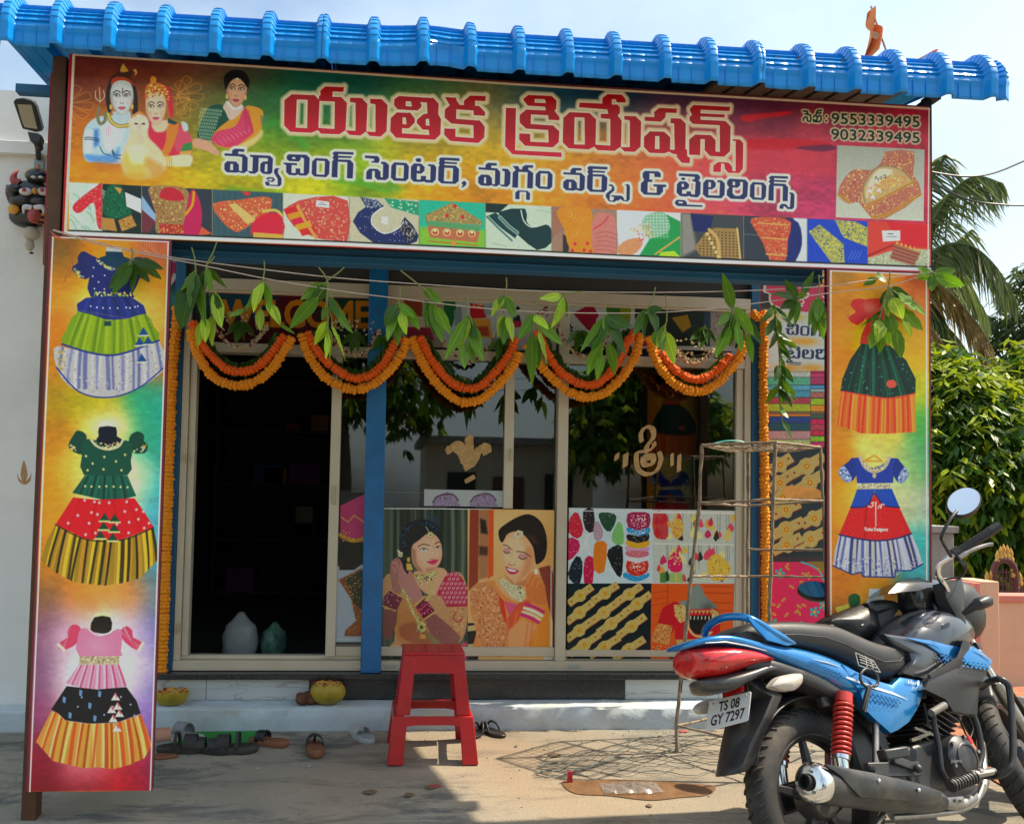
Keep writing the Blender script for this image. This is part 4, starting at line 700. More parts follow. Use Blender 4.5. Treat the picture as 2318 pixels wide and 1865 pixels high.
def band(s,p0,p1,w,seed=0):
 """one gold embroidered waist band"""
 R=random.Random(seed);(x0,y0),(x1,y1)=p0,p1;L_=math.hypot(x1-x0,y1-y0);ux,uy=(x1-x0)/L_,(y1-y0)/L_;nx,ny=-uy,ux
 P=lambda u,v:(x0+ux*u*L_+nx*v*w,y0+uy*u*L_+ny*v*w)
 s.fill([P(0,-.5),P(1,-.5),P(1,.62),P(0,.62)],'7a1c18',1.5,.8)
 A=[P(0,-.5),P(.3,-.5),P(.42,-.75),P(.55,-.75),P(.66,-.5),P(1,-.5),P(1,.5),P(.66,.5),P(.55,.85),P(.42,.85),P(.3,.5),P(0,.5)]
 s.fill(A,'a89450',1.2);s.speck(A,['c8b470','8c7430','d8c888','9c8c48'],int(L_*.7),1.3,.7,seed=seed)
 s.ell(P(.49,.05),w*.42,w*.42,'c08c1c',1);s.ell(P(.49,.05),w*.27,w*.27,'8c5410',1);s.ell(P(.49,.05),w*.17,w*.17,'d0a028',1)
 for u in(.13,.86):s.ell(P(u,0),w*.16,w*.16,'8c3420',1)
def inner_right_print():
 X0,X1=1.672,2.14;s=Print(X0,X1,.262,2.55,-.014,500,bgc='30282a',seed=13);a=Z(1400,560,.4258)
 y0=560
 s.fill([(1700,540),(1900,540),(1900,845),(1730,845),(1730,600)],'24201e',1)
 s.fill(a((775,330),(1110,330),(1110,660),(790,660)),'b4bcbc',1)
 for q in((800,350,'a8a810'),(1000,500,'d08c10'),(900,500,'d08c10'),(1030,640,'c88410'),(900,640,'c88010'),(930,370,'a8a010')):s.blob(a(q[:2])[0],40,12,q[2],.85)
 s.fill(a((770,215),(775,180),(800,160),(800,130),(830,105),(1110,112),(1110,340),(860,330),(800,290),(800,250),(770,240)),'b8b0a8',1.5,sm=2);s.fill(a((785,215),(790,185),(812,165),(812,138),(838,115),(1110,122),(1110,335),(870,322),(812,285),(812,248),(785,235)),'b02848',1.5,sm=2)
 src=(640,194,1126,325);dst=(*a((835,118))[0],*a((1235,215))[0])
 for g in T1[:5]:s.fill(moved(g,src,dst),'d09010',1,grow=1.2)
 for p in(((990,250),(1010,245),(1005,265),(985,270)),((950,290),(975,275),(985,295),(960,305)),((1085,260),(1098,270)),((1075,300),(1090,290),(1100,310)),((930,300),(950,315),(980,310))):s.line(a(*p),4,'c8c4c0',1.2,sm=3)
 src=(641,343,801,405);dst=(*a((885,398))[0],*a((1085,475))[0])
 for g in T2[4:7]:s.fill(moved(g,src,dst),'1c2450',1)
 T=T2[-9:];src=(1531,392,1735,452);dst=(*a((895,525))[0],*a((1165,598))[0])
 for g in T[1:7]:s.fill(moved(g,src,dst),'1c2450',1)
 s.line(a((905,622),(965,624)),2,'303438',1)
 L1=[(662,690,'a8b0a8'),(692,732,'50a080'),(734,760,'5098b0'),(762,797,'4088a0'),(800,830,'a83048'),(832,872,'98a41c'),(874,884,'7c5c38'),(886,898,'c8701c'),(900,934,'1c3878'),(936,972,'184450'),(976,1020,'a87c7c'),(1022,1062,'98a468')]
 L2=[(656,668,'9c1c4c'),(670,690,'b83060'),(692,728,'a02c5c'),(734,752,'3c88b8'),(754,768,'8ca8a8'),(770,800,'a05c54'),(804,838,'8cac1c'),(840,872,'d08018'),(874,884,'7c5c38'),(886,910,'3c5044'),(914,942,'b8184c'),(944,972,'a83848'),(974,1000,'b8183c'),(1004,1032,'7ca818'),(1034,1062,'a82458')]
 for x0_,x1_,LL in((790,1020,L1),(1022,1112,L2)):
  for q0,q1,cc in LL:
   s.fill(a((x0_,q0),(x1_,q0),(x1_,q1),(x0_,q1)),cc,1.5);s.line(a((x0_,q1),(x1_,q1)),1.6,'20242c',1.2,.6)
   if q1-q0>24:s.speck(a((x0_,q0),(x1_,q0),(x1_,q1),(x0_,q1)),[tuple(np.clip(hexc(cc)*1.35,0,1)),tuple(hexc(cc)*.7)],24,2,.5,seed=q0)
 s.fill(a((780,1064),(1112,1064),(1112,1645),(780,1645)),'18262e',1)
 z=Z(1520,980,.2075)
 for i,(p,q)in enumerate([((1060,420),(1310,260)),((1290,460),(1670,250)),((1060,620),(1300,450)),((1340,640),(1680,430)),((1080,790),(1350,600)),((1100,900),(1400,760)),((1070,1130),(1440,960)),((1420,1000),(1700,850)),((1340,1240),(1700,1060)),((1100,1290),(1420,1130))]):band(s,z(p)[0],z(q)[0],24,i)
 s.fill(z((1230,590),(1300,575),(1560,600),(1630,640),(1640,715),(1300,710),(1240,680)),'c8883c',3,.9,sm=3)
 A=z((1060,1405),(1690,1405),(1690,2200),(1060,2200));s.fill(A,'c0184c',1);s.fill(z((1480,1400),(1700,1400),(1700,1570),(1640,1500),(1560,1440)),'7c6420',2,sm=1);s.line(z((1420,1408),(1540,1450),(1620,1510),(1660,1600)),6,'3c9c94',2,sm=4)
 R=random.Random(3)
 for i in range(34):
  p=z((R.uniform(1080,1680),R.uniform(1420,2150)))[0];t=R.uniform(0,6.28);s.ell(p,8,3.6,'b8963c',1,rot=t);s.ell(p,5,1.6,'8c4420',1,.7,rot=t)
 for q in((1180,1530),(1560,1950),(1660,1880),(1120,2080),(1400,2110)):
  p=z(q)[0]
  for k in range(5):s.ell((p[0]+8*math.cos(k*1.257),p[1]+8*math.sin(k*1.257)),6,4.4,'2c9c98',1.2,rot=k*1.257)
  s.ell(p,4,4,'c8a030',1)
 s.fill([(1700,1405),(1900,1405),(1900,1700),(1700,1700)],'601c2c',1,.0)
 s.line([(1719,560),(1719,900),(1720,1600)],4,'8c1420',1);s.line([(1713,560),(1713,900),(1714,1600)],3,'b8b0a8',1)
 s.fill([(1705,560),(1722,560),(1722,1600),(1705,1600)],'8c1424',1);s.line([(1717,560),(1718,1600)],2.5,'c0b8b0',1)
 s.grain(.06);return s
def brides_print():
 s=Print(onY(860,1480,-.004)[0],onY(1253,1300,-.004)[0],onY(1050,1492,-.004)[2],onY(1050,1151,-.004)[2],-.004,560,bgc='14201a',seed=14);k=Z(850,1140,.20749)
 R=random.Random(8)
 for i in range(26):
  x=100+i*37;s.line(k((x,60),(x+R.uniform(-10,10),500),(x-5,1000),(x,1650)),R.uniform(4,14),R.choice(['2c3c30','4c5c48','1c2a22','0e1814','5c6850']),7,.8,sm=3)
 s.fill(k((560,120),(680,120),(690,260),(600,260)),'183850',14,.6)
 s.fill(k((1005,50),(1960,50),(1960,1700),(1005,1700)),'c09458',1);s.blob(k((1500,300))[0],90,60,'d0a870',.8);s.blob(k((1850,500))[0],40,80,'c88440',.7)
 s.fill(k((1030,50),(1130,50),(1120,850),(1015,950)),'7a2c18',4);s.fill(k((1130,50),(1240,50),(1225,800),(1125,830)),'90603c',5);s.fill(k((1140,160),(1200,180),(1225,330),(1150,320)),'181410',7);s.fill(k((1130,460),(1225,470),(1225,560),(1130,560)),'3c2418',8);s.fill(k((1235,50),(1290,50),(1285,780),(1225,820)),'b84410',4)
 s.fill(k((1005,1300),(1120,1300),(1120,1700),(1005,1700)),'14100e',3)
 for y in(1330,1530):s.fill(k((1005,y),(1110,y-10),(1110,y+50),(1005,y+60)),'a89460',3)
 s.fill(k((80,830),(200,760),(330,900),(420,1000),(560,1000),(760,900),(850,740),(960,790),(1005,1000),(1000,1300),(930,1500),(700,1650),(130,1650),(200,1500),(200,1300),(100,1200)),'a87c50',3,sm=2)
 s.fill(k((240,1060),(420,1040),(520,1240),(640,1560),(560,1600),(260,1500),(200,1300)),'a8703c',6,sm=2);s.fill(k((260,1340),(420,1290),(600,1420),(630,1560),(420,1520),(280,1450)),'8a4830',8,.8,sm=2);s.fill(k((520,1380),(800,1540),(760,1600),(640,1560)),'6c6c44',8,.8)
 s.fill(k((420,740),(680,690),(780,740),(760,860),(700,960),(620,1000),(520,960),(440,860)),'b88c68',4,sm=2)
 for u in range(14):s.line(k((240+u*22,1100+u*12),(230+u*25,1300+u*14)),2,'8c5c38',2,.5)
 A=k((760,790),(830,735),(910,760),(975,860),(1005,980),(1000,1120),(780,1130),(740,1050),(670,980),(700,900));s.fill(A,'9c1838',2,sm=1)
 for i in range(8):
  for j in range(8):
   x,y=690+i*46+(j%2)*23,770+j*50
   if x>690+abs(y-980)*.3 and x<1000 and y>740+(1-abs(x-870)/160)*0 and y<1110 and not(x<760 and y<850)and not(x>940 and y<840):s.ell(k((x,y))[0],4.4,4.4,'c8a0a0',1);s.ell(k((x,y))[0],2.8,2.8,'9c1838',1);s.line(k((x-20,y+22),(x+22,y-20)),.9,'c8a0a0',.8,.8)
 A=k((780,1125),(1000,1120),(985,1250),(930,1420),(820,1330),(790,1200));s.fill(A,'a87c4c',2);s.speck(A,['c8a068','8c3430','b88850'],80,2.4,.8);s.line(k((880,1180),(850,1240),(900,1290),(950,1250)),4,'9c2c3c',1.5,sm=3)
 hn='8c5a50'
 s.fill(k((160,700),(180,620),(240,590),(290,640),(260,740),(250,850),(290,960),(210,980),(170,860)),hn,2,sm=2)
 s.fill(k((250,760),(270,680),(310,640),(330,700),(400,740),(420,800),(470,900),(520,1020),(430,1080),(330,980),(270,880)),'9c6a60',2,sm=2)
 for p in(((275,650),(300,720),(330,760)),((310,640),(330,710),(365,740)),((180,640),(230,650),(245,700)),((190,690),(220,740))):s.line(k(*p),5,'a87870',2,.8,sm=3)
 s.fill(k((280,620),(330,600),(370,720),(350,770),(310,720)),'120c0c',3)
 s.fill(k((90,1150),(240,1150),(230,1300),(150,1500),(80,1450),(80,1200)),'6c3c34',3,sm=1);s.fill(k((520,1240),(650,1200),(800,1320),(930,1450),(900,1530),(760,1560),(600,1420)),'7c4c44',4,sm=1)
 s.speck(k((520,1240),(650,1200),(900,1440),(760,1540)),['5c2c2c','9c6c60'],70,2,.5)
 for P_,cols in((((95,1010),(165,930),(300,1020),(225,1170),(80,1110)),1),(((425,1110),(530,1020),(650,1170),(530,1260)),2)):
  A=k(*P_);s.fill(A,'5c1430',2);s.speck(A,['b81c50','d0a0a0','301020','c8a048'],40,2,.8,seed=cols)
 s.line(k((150,935),(305,1025)),4,'b08840',1);s.line(k((75,1110),(220,1168)),4,'b08840',1);s.line(k((430,1115),(530,1018)),5,'b89048',1);s.line(k((525,1265),(655,1172)),5,'b89048',1);s.line(k((470,1170),(585,1075)),4,'c8345c',1);s.line(k((500,1215),(615,1120)),3,'c8345c',1)
 s.fill(k((330,560),(270,500),(262,380),(300,260),(400,190),(520,170),(630,200),(700,270),(720,360),(700,420),(640,330),(560,330),(480,400),(420,470),(400,560)),'0a0f14',2,sm=3)
 for i in range(60):
  t=R.uniform(2.5,6.0);r_=R.uniform(.78,1);x,y=490+225*r_*math.cos(t),370+190*r_*math.sin(t);s.line(k((x,y),(x+R.uniform(-16,16),y+R.uniform(4,16))),2.2,R.choice(['0c4c7c','145c8c','0a3458']),1.5,.75)
 s.fill(k((395,470),(470,400),(560,330),(640,330),(705,410),(728,520),(715,620),(670,690),(600,740),(530,750),(460,720),(405,640)),'c09070',2,sm=3)
 s.fill(k((460,470),(560,380),(650,400),(690,520),(640,640),(560,680),(470,600)),'d0a484',14,.6,sm=3);s.fill(k((395,480),(440,520),(450,640),(520,740),(450,720),(400,620)),'8c5c44',7,.7,sm=3);s.fill(k((560,700),(670,690),(620,740),(540,752)),'8c5c44',8,.5)
 for e,bw_ in((((485,500),(525,482),(572,500),(528,516)),((465,470),(520,440),(590,455))),(((650,482),(680,462),(706,470),(685,490)),((650,440),(680,418),(708,418)))):
  s.fill(k(*e),'d0c8c0',1,sm=3);c_=k((sum(p[0]for p in e)/4,sum(p[1]for p in e)/4))[0];s.ell(c_,2.9,2.9,'1c100c',.8);s.line(k(e[0],e[1],e[2]),2,'18100c',.8,sm=3);s.line(k(*bw_),2.6,'1c120e',1.2,.9,sm=3)
 s.line(k((630,470),(640,570),(625,590)),3,'a87454',3,.6,sm=3);s.line(k((590,598),(615,608),(650,600)),2.5,'8c5840',1.8,.8,sm=3);s.line(k((620,480),(632,570)),3,'dcb494',3,.6)
 s.fill(k((555,632),(600,622),(628,612),(650,612),(684,605),(665,645),(625,662),(590,652)),'c01c50',1.4,sm=3);s.line(k((560,633),(620,634),(680,608)),1.2,'7c1030',1,sm=3)
 s.ell(k((600,340))[0],10,10,'a08858',1.2);s.ell(k((600,340))[0],7,7,'c8b080',1);s.ell(k((600,340))[0],2.5,2.5,'2c1410',1);s.line(k((550,250),(595,330)),2,'c0b088',1);s.line(k((600,372),(612,430)),1.5,'b08c50',1);s.ell(k((618,460))[0],1.6,1.6,'7c1420',1)
 s.ell(k((360,610))[0],5,8,'b09038',1.2);s.fill(k((335,650),(385,650),(412,720),(340,725)),'b89840',1.2);s.speck(k((230,480),(300,540),(300,600),(240,560)),['c8c888','a8b070','e0e0b0'],40,2.4)
 s.line(k((440,790),(540,790),(660,745)),15,'a08c50',2.5,sm=3);s.speck(k((430,770),(530,770),(665,720),(670,800),(560,870),(470,900)),['c8b878','84702c','d8cc90','202818'],150,2.2,.85)
 s.line(k((300,940),(370,1090),(430,1220),(480,1300)),8,'a89858',1.5,sm=3);s.line(k((610,860),(600,980),(560,1050)),8,'a89858',1.5,sm=3);s.speck(k((290,940),(330,940),(500,1280),(440,1290)),['d0c488','70602c'],60,1.8)
 s.ell(k((500,1345))[0],14,17,'a89858',1.5);s.speck(k((440,1280),(560,1280),(565,1400),(450,1410)),['d0c488','504420'],50,1.8);s.ell(k((500,1345))[0],4,4,'181410',1);s.fill(k((490,1420),(540,1425),(550,1470),(480,1468)),'b08438',1.5)
 s.line(k((180,1560),(400,1560),(760,1590)),10,'b89860',3,sm=3);s.speck(k((150,1530),(760,1560),(760,1620),(150,1620)),['8c6434','d0b880'],90,2.2,.7);s.fill(k((720,1620),(1000,1500),(1000,1700),(720,1700)),'b83c60',6,.9)
 s.fill(k((1060,900),(1200,840),(1320,830),(1480,860),(1640,900),(1750,1000),(1900,1100),(1880,1650),(1040,1650),(1100,1400),(1030,1150)),'c07438',3,sm=1)
 s.fill(k((1300,840),(1420,770),(1560,850),(1650,880),(1660,1000),(1560,1080),(1400,990)),'c88c58',4,sm=2)
 A=k((1040,940),(1130,860),(1250,870),(1330,960),(1360,1120),(1420,1280),(1445,1400),(1430,1640),(1280,1650),(1120,1480),(1110,1300),(1035,1100));s.fill(A,'b07040',2,sm=2);s.speck(A,['c8905c','9c5428','d8a874','8c3c20','b87c48'],330,2.6,.8,seed=4)
 for i in range(26):s.ell(k((R.uniform(1080,1400),R.uniform(920,1600)))[0],5,5,'d0a070',1,.5);
 dots(s,k((1250,965),(1172,1088),(1340,1250),(1400,1540),(1120,1110)),2.6,'a01c24')
 s.fill(k((1340,990),(1400,1060),(1420,1180),(1440,1340),(1370,1190),(1350,1080)),'b82c14',3,sm=1);s.fill(k((1400,1060),(1560,1100),(1460,1220)),'b84468',4);s.fill(k((1560,1080),(1680,1040),(1700,1100),(1450,1400),(1440,1250)),'b83c20',5,.9)
 s.fill(k((1450,1380),(1700,1180),(1770,1300),(1640,1560),(1560,1650),(1440,1650)),'c08050',4,sm=1);s.fill(k((1600,1240),(1900,1100),(1900,1650),(1640,1650),(1760,1330)),'c8701c',6,.9,sm=1)
 for u in range(7):s.line(k((1500+u*45,1180),(1380+u*60,1640)),4,R.choice(['d88c30','a8481c','e0a040']),5,.5)
 s.fill(k((1400,350),(1360,480),(1370,620),(1420,770),(1520,860),(1620,830),(1700,720),(1760,560),(1720,380),(1600,290),(1480,300)),'cc9466',2,sm=3)
 s.fill(k((1420,400),(1560,380),(1640,520),(1560,700),(1460,700),(1400,560)),'dcb088',16,.6,sm=3);s.fill(k((1640,480),(1730,520),(1690,720),(1600,820),(1540,850),(1620,700)),'a86c44',10,.6,sm=3);s.fill(k((1400,760),(1520,870),(1640,820),(1640,900),(1500,900)),'9c6438',5,.8)
 s.fill(k((1375,420),(1350,380),(1345,290),(1420,220),(1560,140),(1680,115),(1800,190),(1860,330),(1870,480),(1840,600),(1760,660),(1740,600),(1720,480),(1640,360),(1540,300),(1440,330),(1400,400)),'140c08',2,sm=3);s.fill(k((1640,330),(1740,340),(1780,440),(1720,440)),'4c2c18',12,.6)
 s.fill(k((1400,490),(1440,480),(1470,500),(1455,535),(1415,530)),'a87078',3,.8,sm=3);s.fill(k((1555,560),(1600,540),(1660,570),(1620,600),(1570,590)),'a87078',3,.8,sm=3)
 s.line(k((1395,515),(1430,540),(1470,530)),2.6,'201410',1,sm=3);s.line(k((1560,580),(1600,606),(1650,590)),2.6,'201410',1,sm=3);s.line(k((1395,450),(1430,455),(1480,495)),2.6,'2c1810',1.2,.9,sm=3);s.line(k((1540,520),(1620,530),(1690,575)),2.6,'2c1810',1.2,.9,sm=3)
 s.line(k((1500,500),(1460,640),(1480,665)),4,'b47c50',3,.6,sm=3);s.line(k((1445,655),(1480,672),(1530,665)),2.4,'8c5430',1.6,.8,sm=3);s.line(k((1490,520),(1462,630)),3,'e4bc94',3,.6)
 s.fill(k((1425,680),(1470,700),(1560,725),(1530,762),(1470,765),(1430,725)),'a81c40',1.3,sm=3);s.fill(k((1435,698),(1480,712),(1540,728),(1510,742),(1455,730)),'d8ccc0',1,sm=3)
 s.fill(k((1500,340),(1550,285),(1610,300),(1612,350),(1540,395)),'b0a888',1.5,sm=1);s.ell(k((1555,330))[0],2.5,3.5,'7c1c24',1);s.ell(k((1538,412))[0],2.4,3,'c8b890',1)
 A=k((1345,840),(1390,800),(1480,870),(1590,900),(1650,960),(1600,1080),(1500,1030),(1400,930));s.fill(A,'a8a078',2,sm=1);s.speck(A,['d0c8a0','7c7450','e0d8b8'],130,2,.8);dots(s,k((1580,915),(1578,970)),2.6,'281c20')
 s.fill(k((1640,900),(1650,800),(1720,740),(1800,800),(1850,900),(1890,1010),(1850,1100),(1700,1080),(1640,990)),'b4642c',3,sm=2)
 for p in(((1660,860),(1680,790),(1720,760)),((1700,880),(1740,800),(1790,800)),((1760,900),(1790,840),(1830,860))):s.line(k(*p),6,'c87c40',3,.8,sm=3)
 s.fill(k((1780,700),(1900,670),(1940,760),(1940,1300),(1880,1100),(1850,900),(1800,780)),'6c2820',4,.9,sm=1);s.ell(k((1750,740))[0],6,10,'c8c0a0',1.5)
 for y,c_,w_ in((1110,'a81c60',9),(1150,'c8c0a8',9),(1190,'b8b08c',8),(1225,'b01c64',10)):s.line(k((1640-(y-1110)*.4,y-15),(1740-(y-1110)*.4,y+20),(1835-(y-1110)*.5,y+70)),w_,c_,1.5,sm=3)
 s.fill([(1226,1140),(1262,1140),(1262,1500),(1226,1500)],'b8b49c',1,.0)
 s.fill(k((1840,1650),(1960,1480),(1960,1720),(1830,1720)),'a8aca0',4,.9)
 s.line(k((100,52),(1280,58)),3,'c8ccc4',.9);s.line(k((60,1652),(1920,1650)),3,'c8ccc4',.9);s.line(k((1915,700),(1915,1650)),2.4,'c0c4bc',.9);s.line(k((1290,40),(1960,48)),6,'b0ac94',1)
 s.grain(.07);return s
def goods_print():
 s=Print(onY(1286,1300,-.004)[0],onY(1664,1300,-.004)[0],onY(1400,1491,-.004)[2],onY(1400,1151,-.004)[2],-.004,560,bgc='a8b8bc',seed=15);k=Z(1270,1140,.2075)
 R=random.Random(12)
 for A,c_ in((((85,200),(120,120),(185,100),(245,290),(180,380),(80,310)),'b01830'),(((240,80),(355,60),(355,300),(265,280)),'1c1418'),(((55,380),(190,400),(190,520),(50,630)),'a81448'),(((165,570),(235,640),(210,860),(130,860),(75,760)),'142028'),(((258,600),(350,590),(345,860),(252,860)),'a8143c'),(((410,140),(440,95),(580,110),(600,180),(540,300),(470,270)),'103c28'),(((360,230),(400,190),(460,290),(430,400),(360,380)),'98808c'),(((560,320),(620,200),(670,240),(685,420),(620,450),(555,400)),'68a45c'),(((360,450),(420,410),(500,440),(470,740),(360,720)),'d06814'),(((500,560),(560,470),(670,470),(665,760),(610,780)),'10181a'),(((725,110),(850,90),(965,110),(960,250),(850,290),(730,250)),'8c1844'),(((725,255),(850,290),(960,255),(960,320),(850,350),(730,310)),'1878b0'),(((725,330),(850,355),(955,325),(950,400),(840,430),(725,395)),'14181c'),(((715,395),(840,430),(960,400),(950,460),(830,490),(720,455)),'c89018'),(((715,460),(830,495),(950,465),(945,520),(715,510)),'b080a0'),(((715,515),(945,520),(940,570),(830,590),(720,565)),'b05c68'),(((720,570),(830,595),(945,570),(940,620),(830,650),(720,620)),'b8bcc0'),(((720,620),(830,650),(945,620),(940,740),(825,790),(720,740)),'b0241c'),(((700,745),(825,795),(955,750),(950,800),(820,850),(680,800)),'1c80b0')):
  s.fill(k(*A),c_,1.4,sm=2);
  if c_ not in('b8bcc0','68a45c','98808c'):s.speck(k(*A),['c0a070','d0c8c0'],14,1.4,.75,seed=len(c_)+A[0][0])
 s.speck(k((760,120),(930,120),(940,240),(850,270),(760,240)),['d8c8c8'],60,2);s.speck(k((740,640),(930,640),(920,720),(830,760),(740,720)),['d8c8b0'],46,2);s.speck(k((750,270),(940,270),(930,340),(850,350),(750,330)),['c8d0d8'],40,1.8)
 for i in range(16):s.line(k((R.uniform(200,350),R.uniform(320,580)),(R.uniform(200,350),R.uniform(320,580))),1.6,'d0dce0',1.4,.7)
 s.fill(k((1000,60),(1890,60),(1890,865),(1000,865)),'a4aca0',1)
 for i in range(34):x=R.uniform(1010,1880);y=R.choice([110,440]);s.line(k((x,y),(x+R.uniform(-6,6),y+R.uniform(150,330))),1.2,R.choice(['20241c','3c4038','606858']),1,.8)
 for i in range(64):
  x,y=R.uniform(1010,1880),R.choice([R.uniform(110,360),R.uniform(480,830)]);c_=R.choice(['b83038','c8a040','d0b458','c88830','b01848','18301c','c8344c','d0a850','1c1c1c','d8c878'])
  s.fill(k((x,y-R.uniform(30,70)),(x+R.uniform(20,42),y+20),(x+R.uniform(4,20),y+R.uniform(30,60)),(x-R.uniform(4,20),y+R.uniform(30,60)),(x-R.uniform(20,42),y+20)),c_,1.4,.9,sm=2)
 s.fill(k((1005,110),(1130,100),(1170,350),(1090,390),(1010,330)),'a81c20',3,.8,sm=2);s.fill(k((1210,200),(1270,160),(1330,200),(1320,340),(1260,380),(1210,320)),'c89440',2,sm=2);s.speck(k((1210,200),(1270,160),(1330,200),(1320,340),(1260,380),(1210,320)),['e0b860','8c5c20'],50,2)
 s.fill(k((1590,640),(1690,540),(1800,620),(1850,700),(1800,820),(1640,830)),'c89c38',2,sm=2);s.speck(k((1590,640),(1690,540),(1800,620),(1850,700),(1800,820),(1640,830)),['e0c060','8c6820','d8b048'],90,2.2)
 s.fill(k((1170,600),(1240,520),(1310,600),(1320,720),(1240,750),(1170,700)),'b81c50',2,sm=2);s.speck(k((1170,520),(1310,520),(1310,680),(1180,680)),['d8b870'],40,2.2)
 for x in(1080,1180,1260):s.fill(k((x,760),(x+60,740),(x+70,860),(x,860)),R.choice(['3c6c2c','80a058','98a030']),2,.9)
 for y in(95,435):s.line(k((1000,y),(1890,y+12)),5,'b8bcb0',1.2)
 s.line(k((1690,60),(1000,60)),4,'a81848',2,.5)
 s.fill(k((60,868),(990,868),(985,1690),(55,1690)),'101c20',1)
 for i,(p,q)in enumerate([((80,1090),(340,900)),((345,1060),(620,880)),((610,1070),(880,890)),((60,1290),(350,1070)),((320,1290),(620,1070)),((690,1190),(980,980)),((60,1480),(340,1270)),((400,1410),(700,1190)),((620,1440),(920,1220)),((90,1640),(420,1420)),((310,1660),(640,1450)),((570,1690),(910,1470))]):band(s,k(p)[0],k(q)[0],17,i)
 s.fill(k((985,870),(1890,870),(1870,1690),(975,1690)),'c04c18',1)
 for y in(940,1010,1075,1180,1290):s.line(k((1000,y+30),(1160,y+10)),3,'983410',3,.6)
 for y in(900,970,1075,1160):s.line(k((1560,y),(1870,y+6)),2.6,'8c3010',2,.8)
 s.line(k((1160,870),(1160,1100)),3,'8c3010',3,.7)
 s.fill(k((1440,900),(1490,875),(1540,920),(1570,1000),(1680,1100),(1690,1150),(1400,1160),(1280,1070),(1400,1040),(1420,960)),'6c7870',2,sm=2);s.blob(k((1600,1130))[0],22,16,'303838',.6)
 s.fill(k((1050,1300),(1110,1130),(1240,1060),(1400,1150),(1690,1140),(1740,1200),(1720,1690),(1250,1690),(1240,1350),(1180,1480),(1060,1400)),'a81820',2,sm=1)
 for A in(((1230,1100),(1330,1100),(1380,1150),(1380,1260),(1300,1300),(1240,1220)),((1640,1140),(1720,1180),(1720,1270),(1650,1290))):s.fill(k(*A),'b09858',1.5,sm=1);s.speck(k(*A),['d8c890','8c2420','9c7c40'],46,2)
 for i in range(6):s.fill(k((1405+i*42,1160),(1447+i*42,1160),(1426+i*42,1205)),'a88c50',1.2)
 s.fill(k((1395,1220),(1640,1215),(1650,1340),(1600,1420),(1460,1420),(1400,1340)),'181c1a',2,sm=1);s.line(k((1390,1215),(1390,1350),(1460,1435),(1560,1440),(1640,1400)),7,'b89c58',2,sm=3)
 for i in range(6):s.line(k((1415+i*40,1228),(1412+i*40,1256)),3,'c8c0a0',1)
 s.fill(k((1250,1480),(1620,1470),(1600,1620),(1270,1640)),'a88c48',3);s.fill(k((1060,1300),(1215,1330),(1180,1540),(985,1500),(1010,1400)),'b0743c',2,sm=1);s.speck(k((1060,1300),(1215,1330),(1180,1540),(985,1500)),['d09c50','8c4420'],60,2.6,.8);s.speck(k((990,1540),(1150,1540),(1140,1620),(1000,1620)),['c8a060','8c2820'],40,2.4)
 s.fill(k((1180,1580),(1290,1600),(1290,1690),(1180,1690)),'181414',3,.9)
 s.line(k((60,75),(1890,98)),2.6,'c8d0cc',.9);s.line(k((50,1655),(1870,1668)),3,'d0d4cc',.9);s.line(k((60,75),(52,1655)),2.6,'c8d0cc',.9)
 s.grain(.07);return s
def sliver_print():
 s=Print(onY(760,1300,.004)[0],onY(822,1300,.004)[0],onY(790,1458,.004)[2],onY(790,1114,.004)[2],.004,560,bgc='141a1c',seed=16);k=Z(700,1100,.441)
 s.fill(k((140,410),(285,400),(275,800),(135,800)),'a8b4bc',3);s.fill(k((160,100),(285,40),(285,290),(160,270)),'b83468',2,sm=1);s.line(k((165,160),(200,185),(230,150),(280,185)),5,'c88c58',2);s.line(k((160,250),(220,280),(285,270)),12,'b88c20',2,sm=3);s.speck(k((160,220),(285,210),(285,290),(165,285)),['d8b048','b84868'],30,2.4)
 s.fill(k((150,290),(270,300),(270,400),(230,430),(155,430)),'0e1410',2,sm=1);s.fill(k((150,480),(270,420),(275,770),(180,770),(185,740),(240,690),(215,580)),'8c4c20',2,sm=1);s.fill(k((185,470),(275,430),(275,640),(230,600)),'243420',2);s.speck(k((160,470),(270,430),(270,760),(190,760),(235,690),(200,560)),['b88438','5c2c14','c89c58'],90,2.4);s.line(k((150,785),(285,790)),2.4,'c8ccc0',1);s.grain(.07);return s
def strip_print():
 s=Print(onY(960,1127,.002)[0],onY(1139,1127,.002)[0],onY(1050,1146,.002)[2],onY(1050,1109,.002)[2],.002,560,bgc='a4acac',seed=17)
 for x in(985,1070):
  A=[(x-8,1146),(x,1124),(x+28,1112),(x+48,1128),(x+58,1146)];s.fill(A,'8c7c98',1.5,sm=1);s.line([(x-5,1136),(x+8,1122),(x+38,1118),(x+52,1132)],5,'4c3448',2,.8,sm=3);s.speck(A,['c0b4c8','503450'],40,1.8)
 s.grain(.06);return s
def welcome_print():
 s=Print(onY(436,700,-.002)[0],onY(842,700,-.002)[0],onY(640,789,-.002)[2]-.0,onY(640,657,-.002)[2],-.002,520,bgc='3c0c14',seed=18)
 field(s,rowpts('450,670,0c3838 560,670,103848 700,680,4c0c18 760,690,0c3424 830,690,0c3030 450,760,3c1010 640,740,480c18 830,760,1c2c20 560,770,400c14'),36)
 s.fill(text_px('WELCOME',(503,737),(834,741),58,bold=.03),'b06c0c',1,grow=3.4)
 s.line([(436,661),(842,676)],2.4,'a05c54',1);s.line([(436,786),(842,789)],2,'8c1c3c',1);s.grain(.06);return s
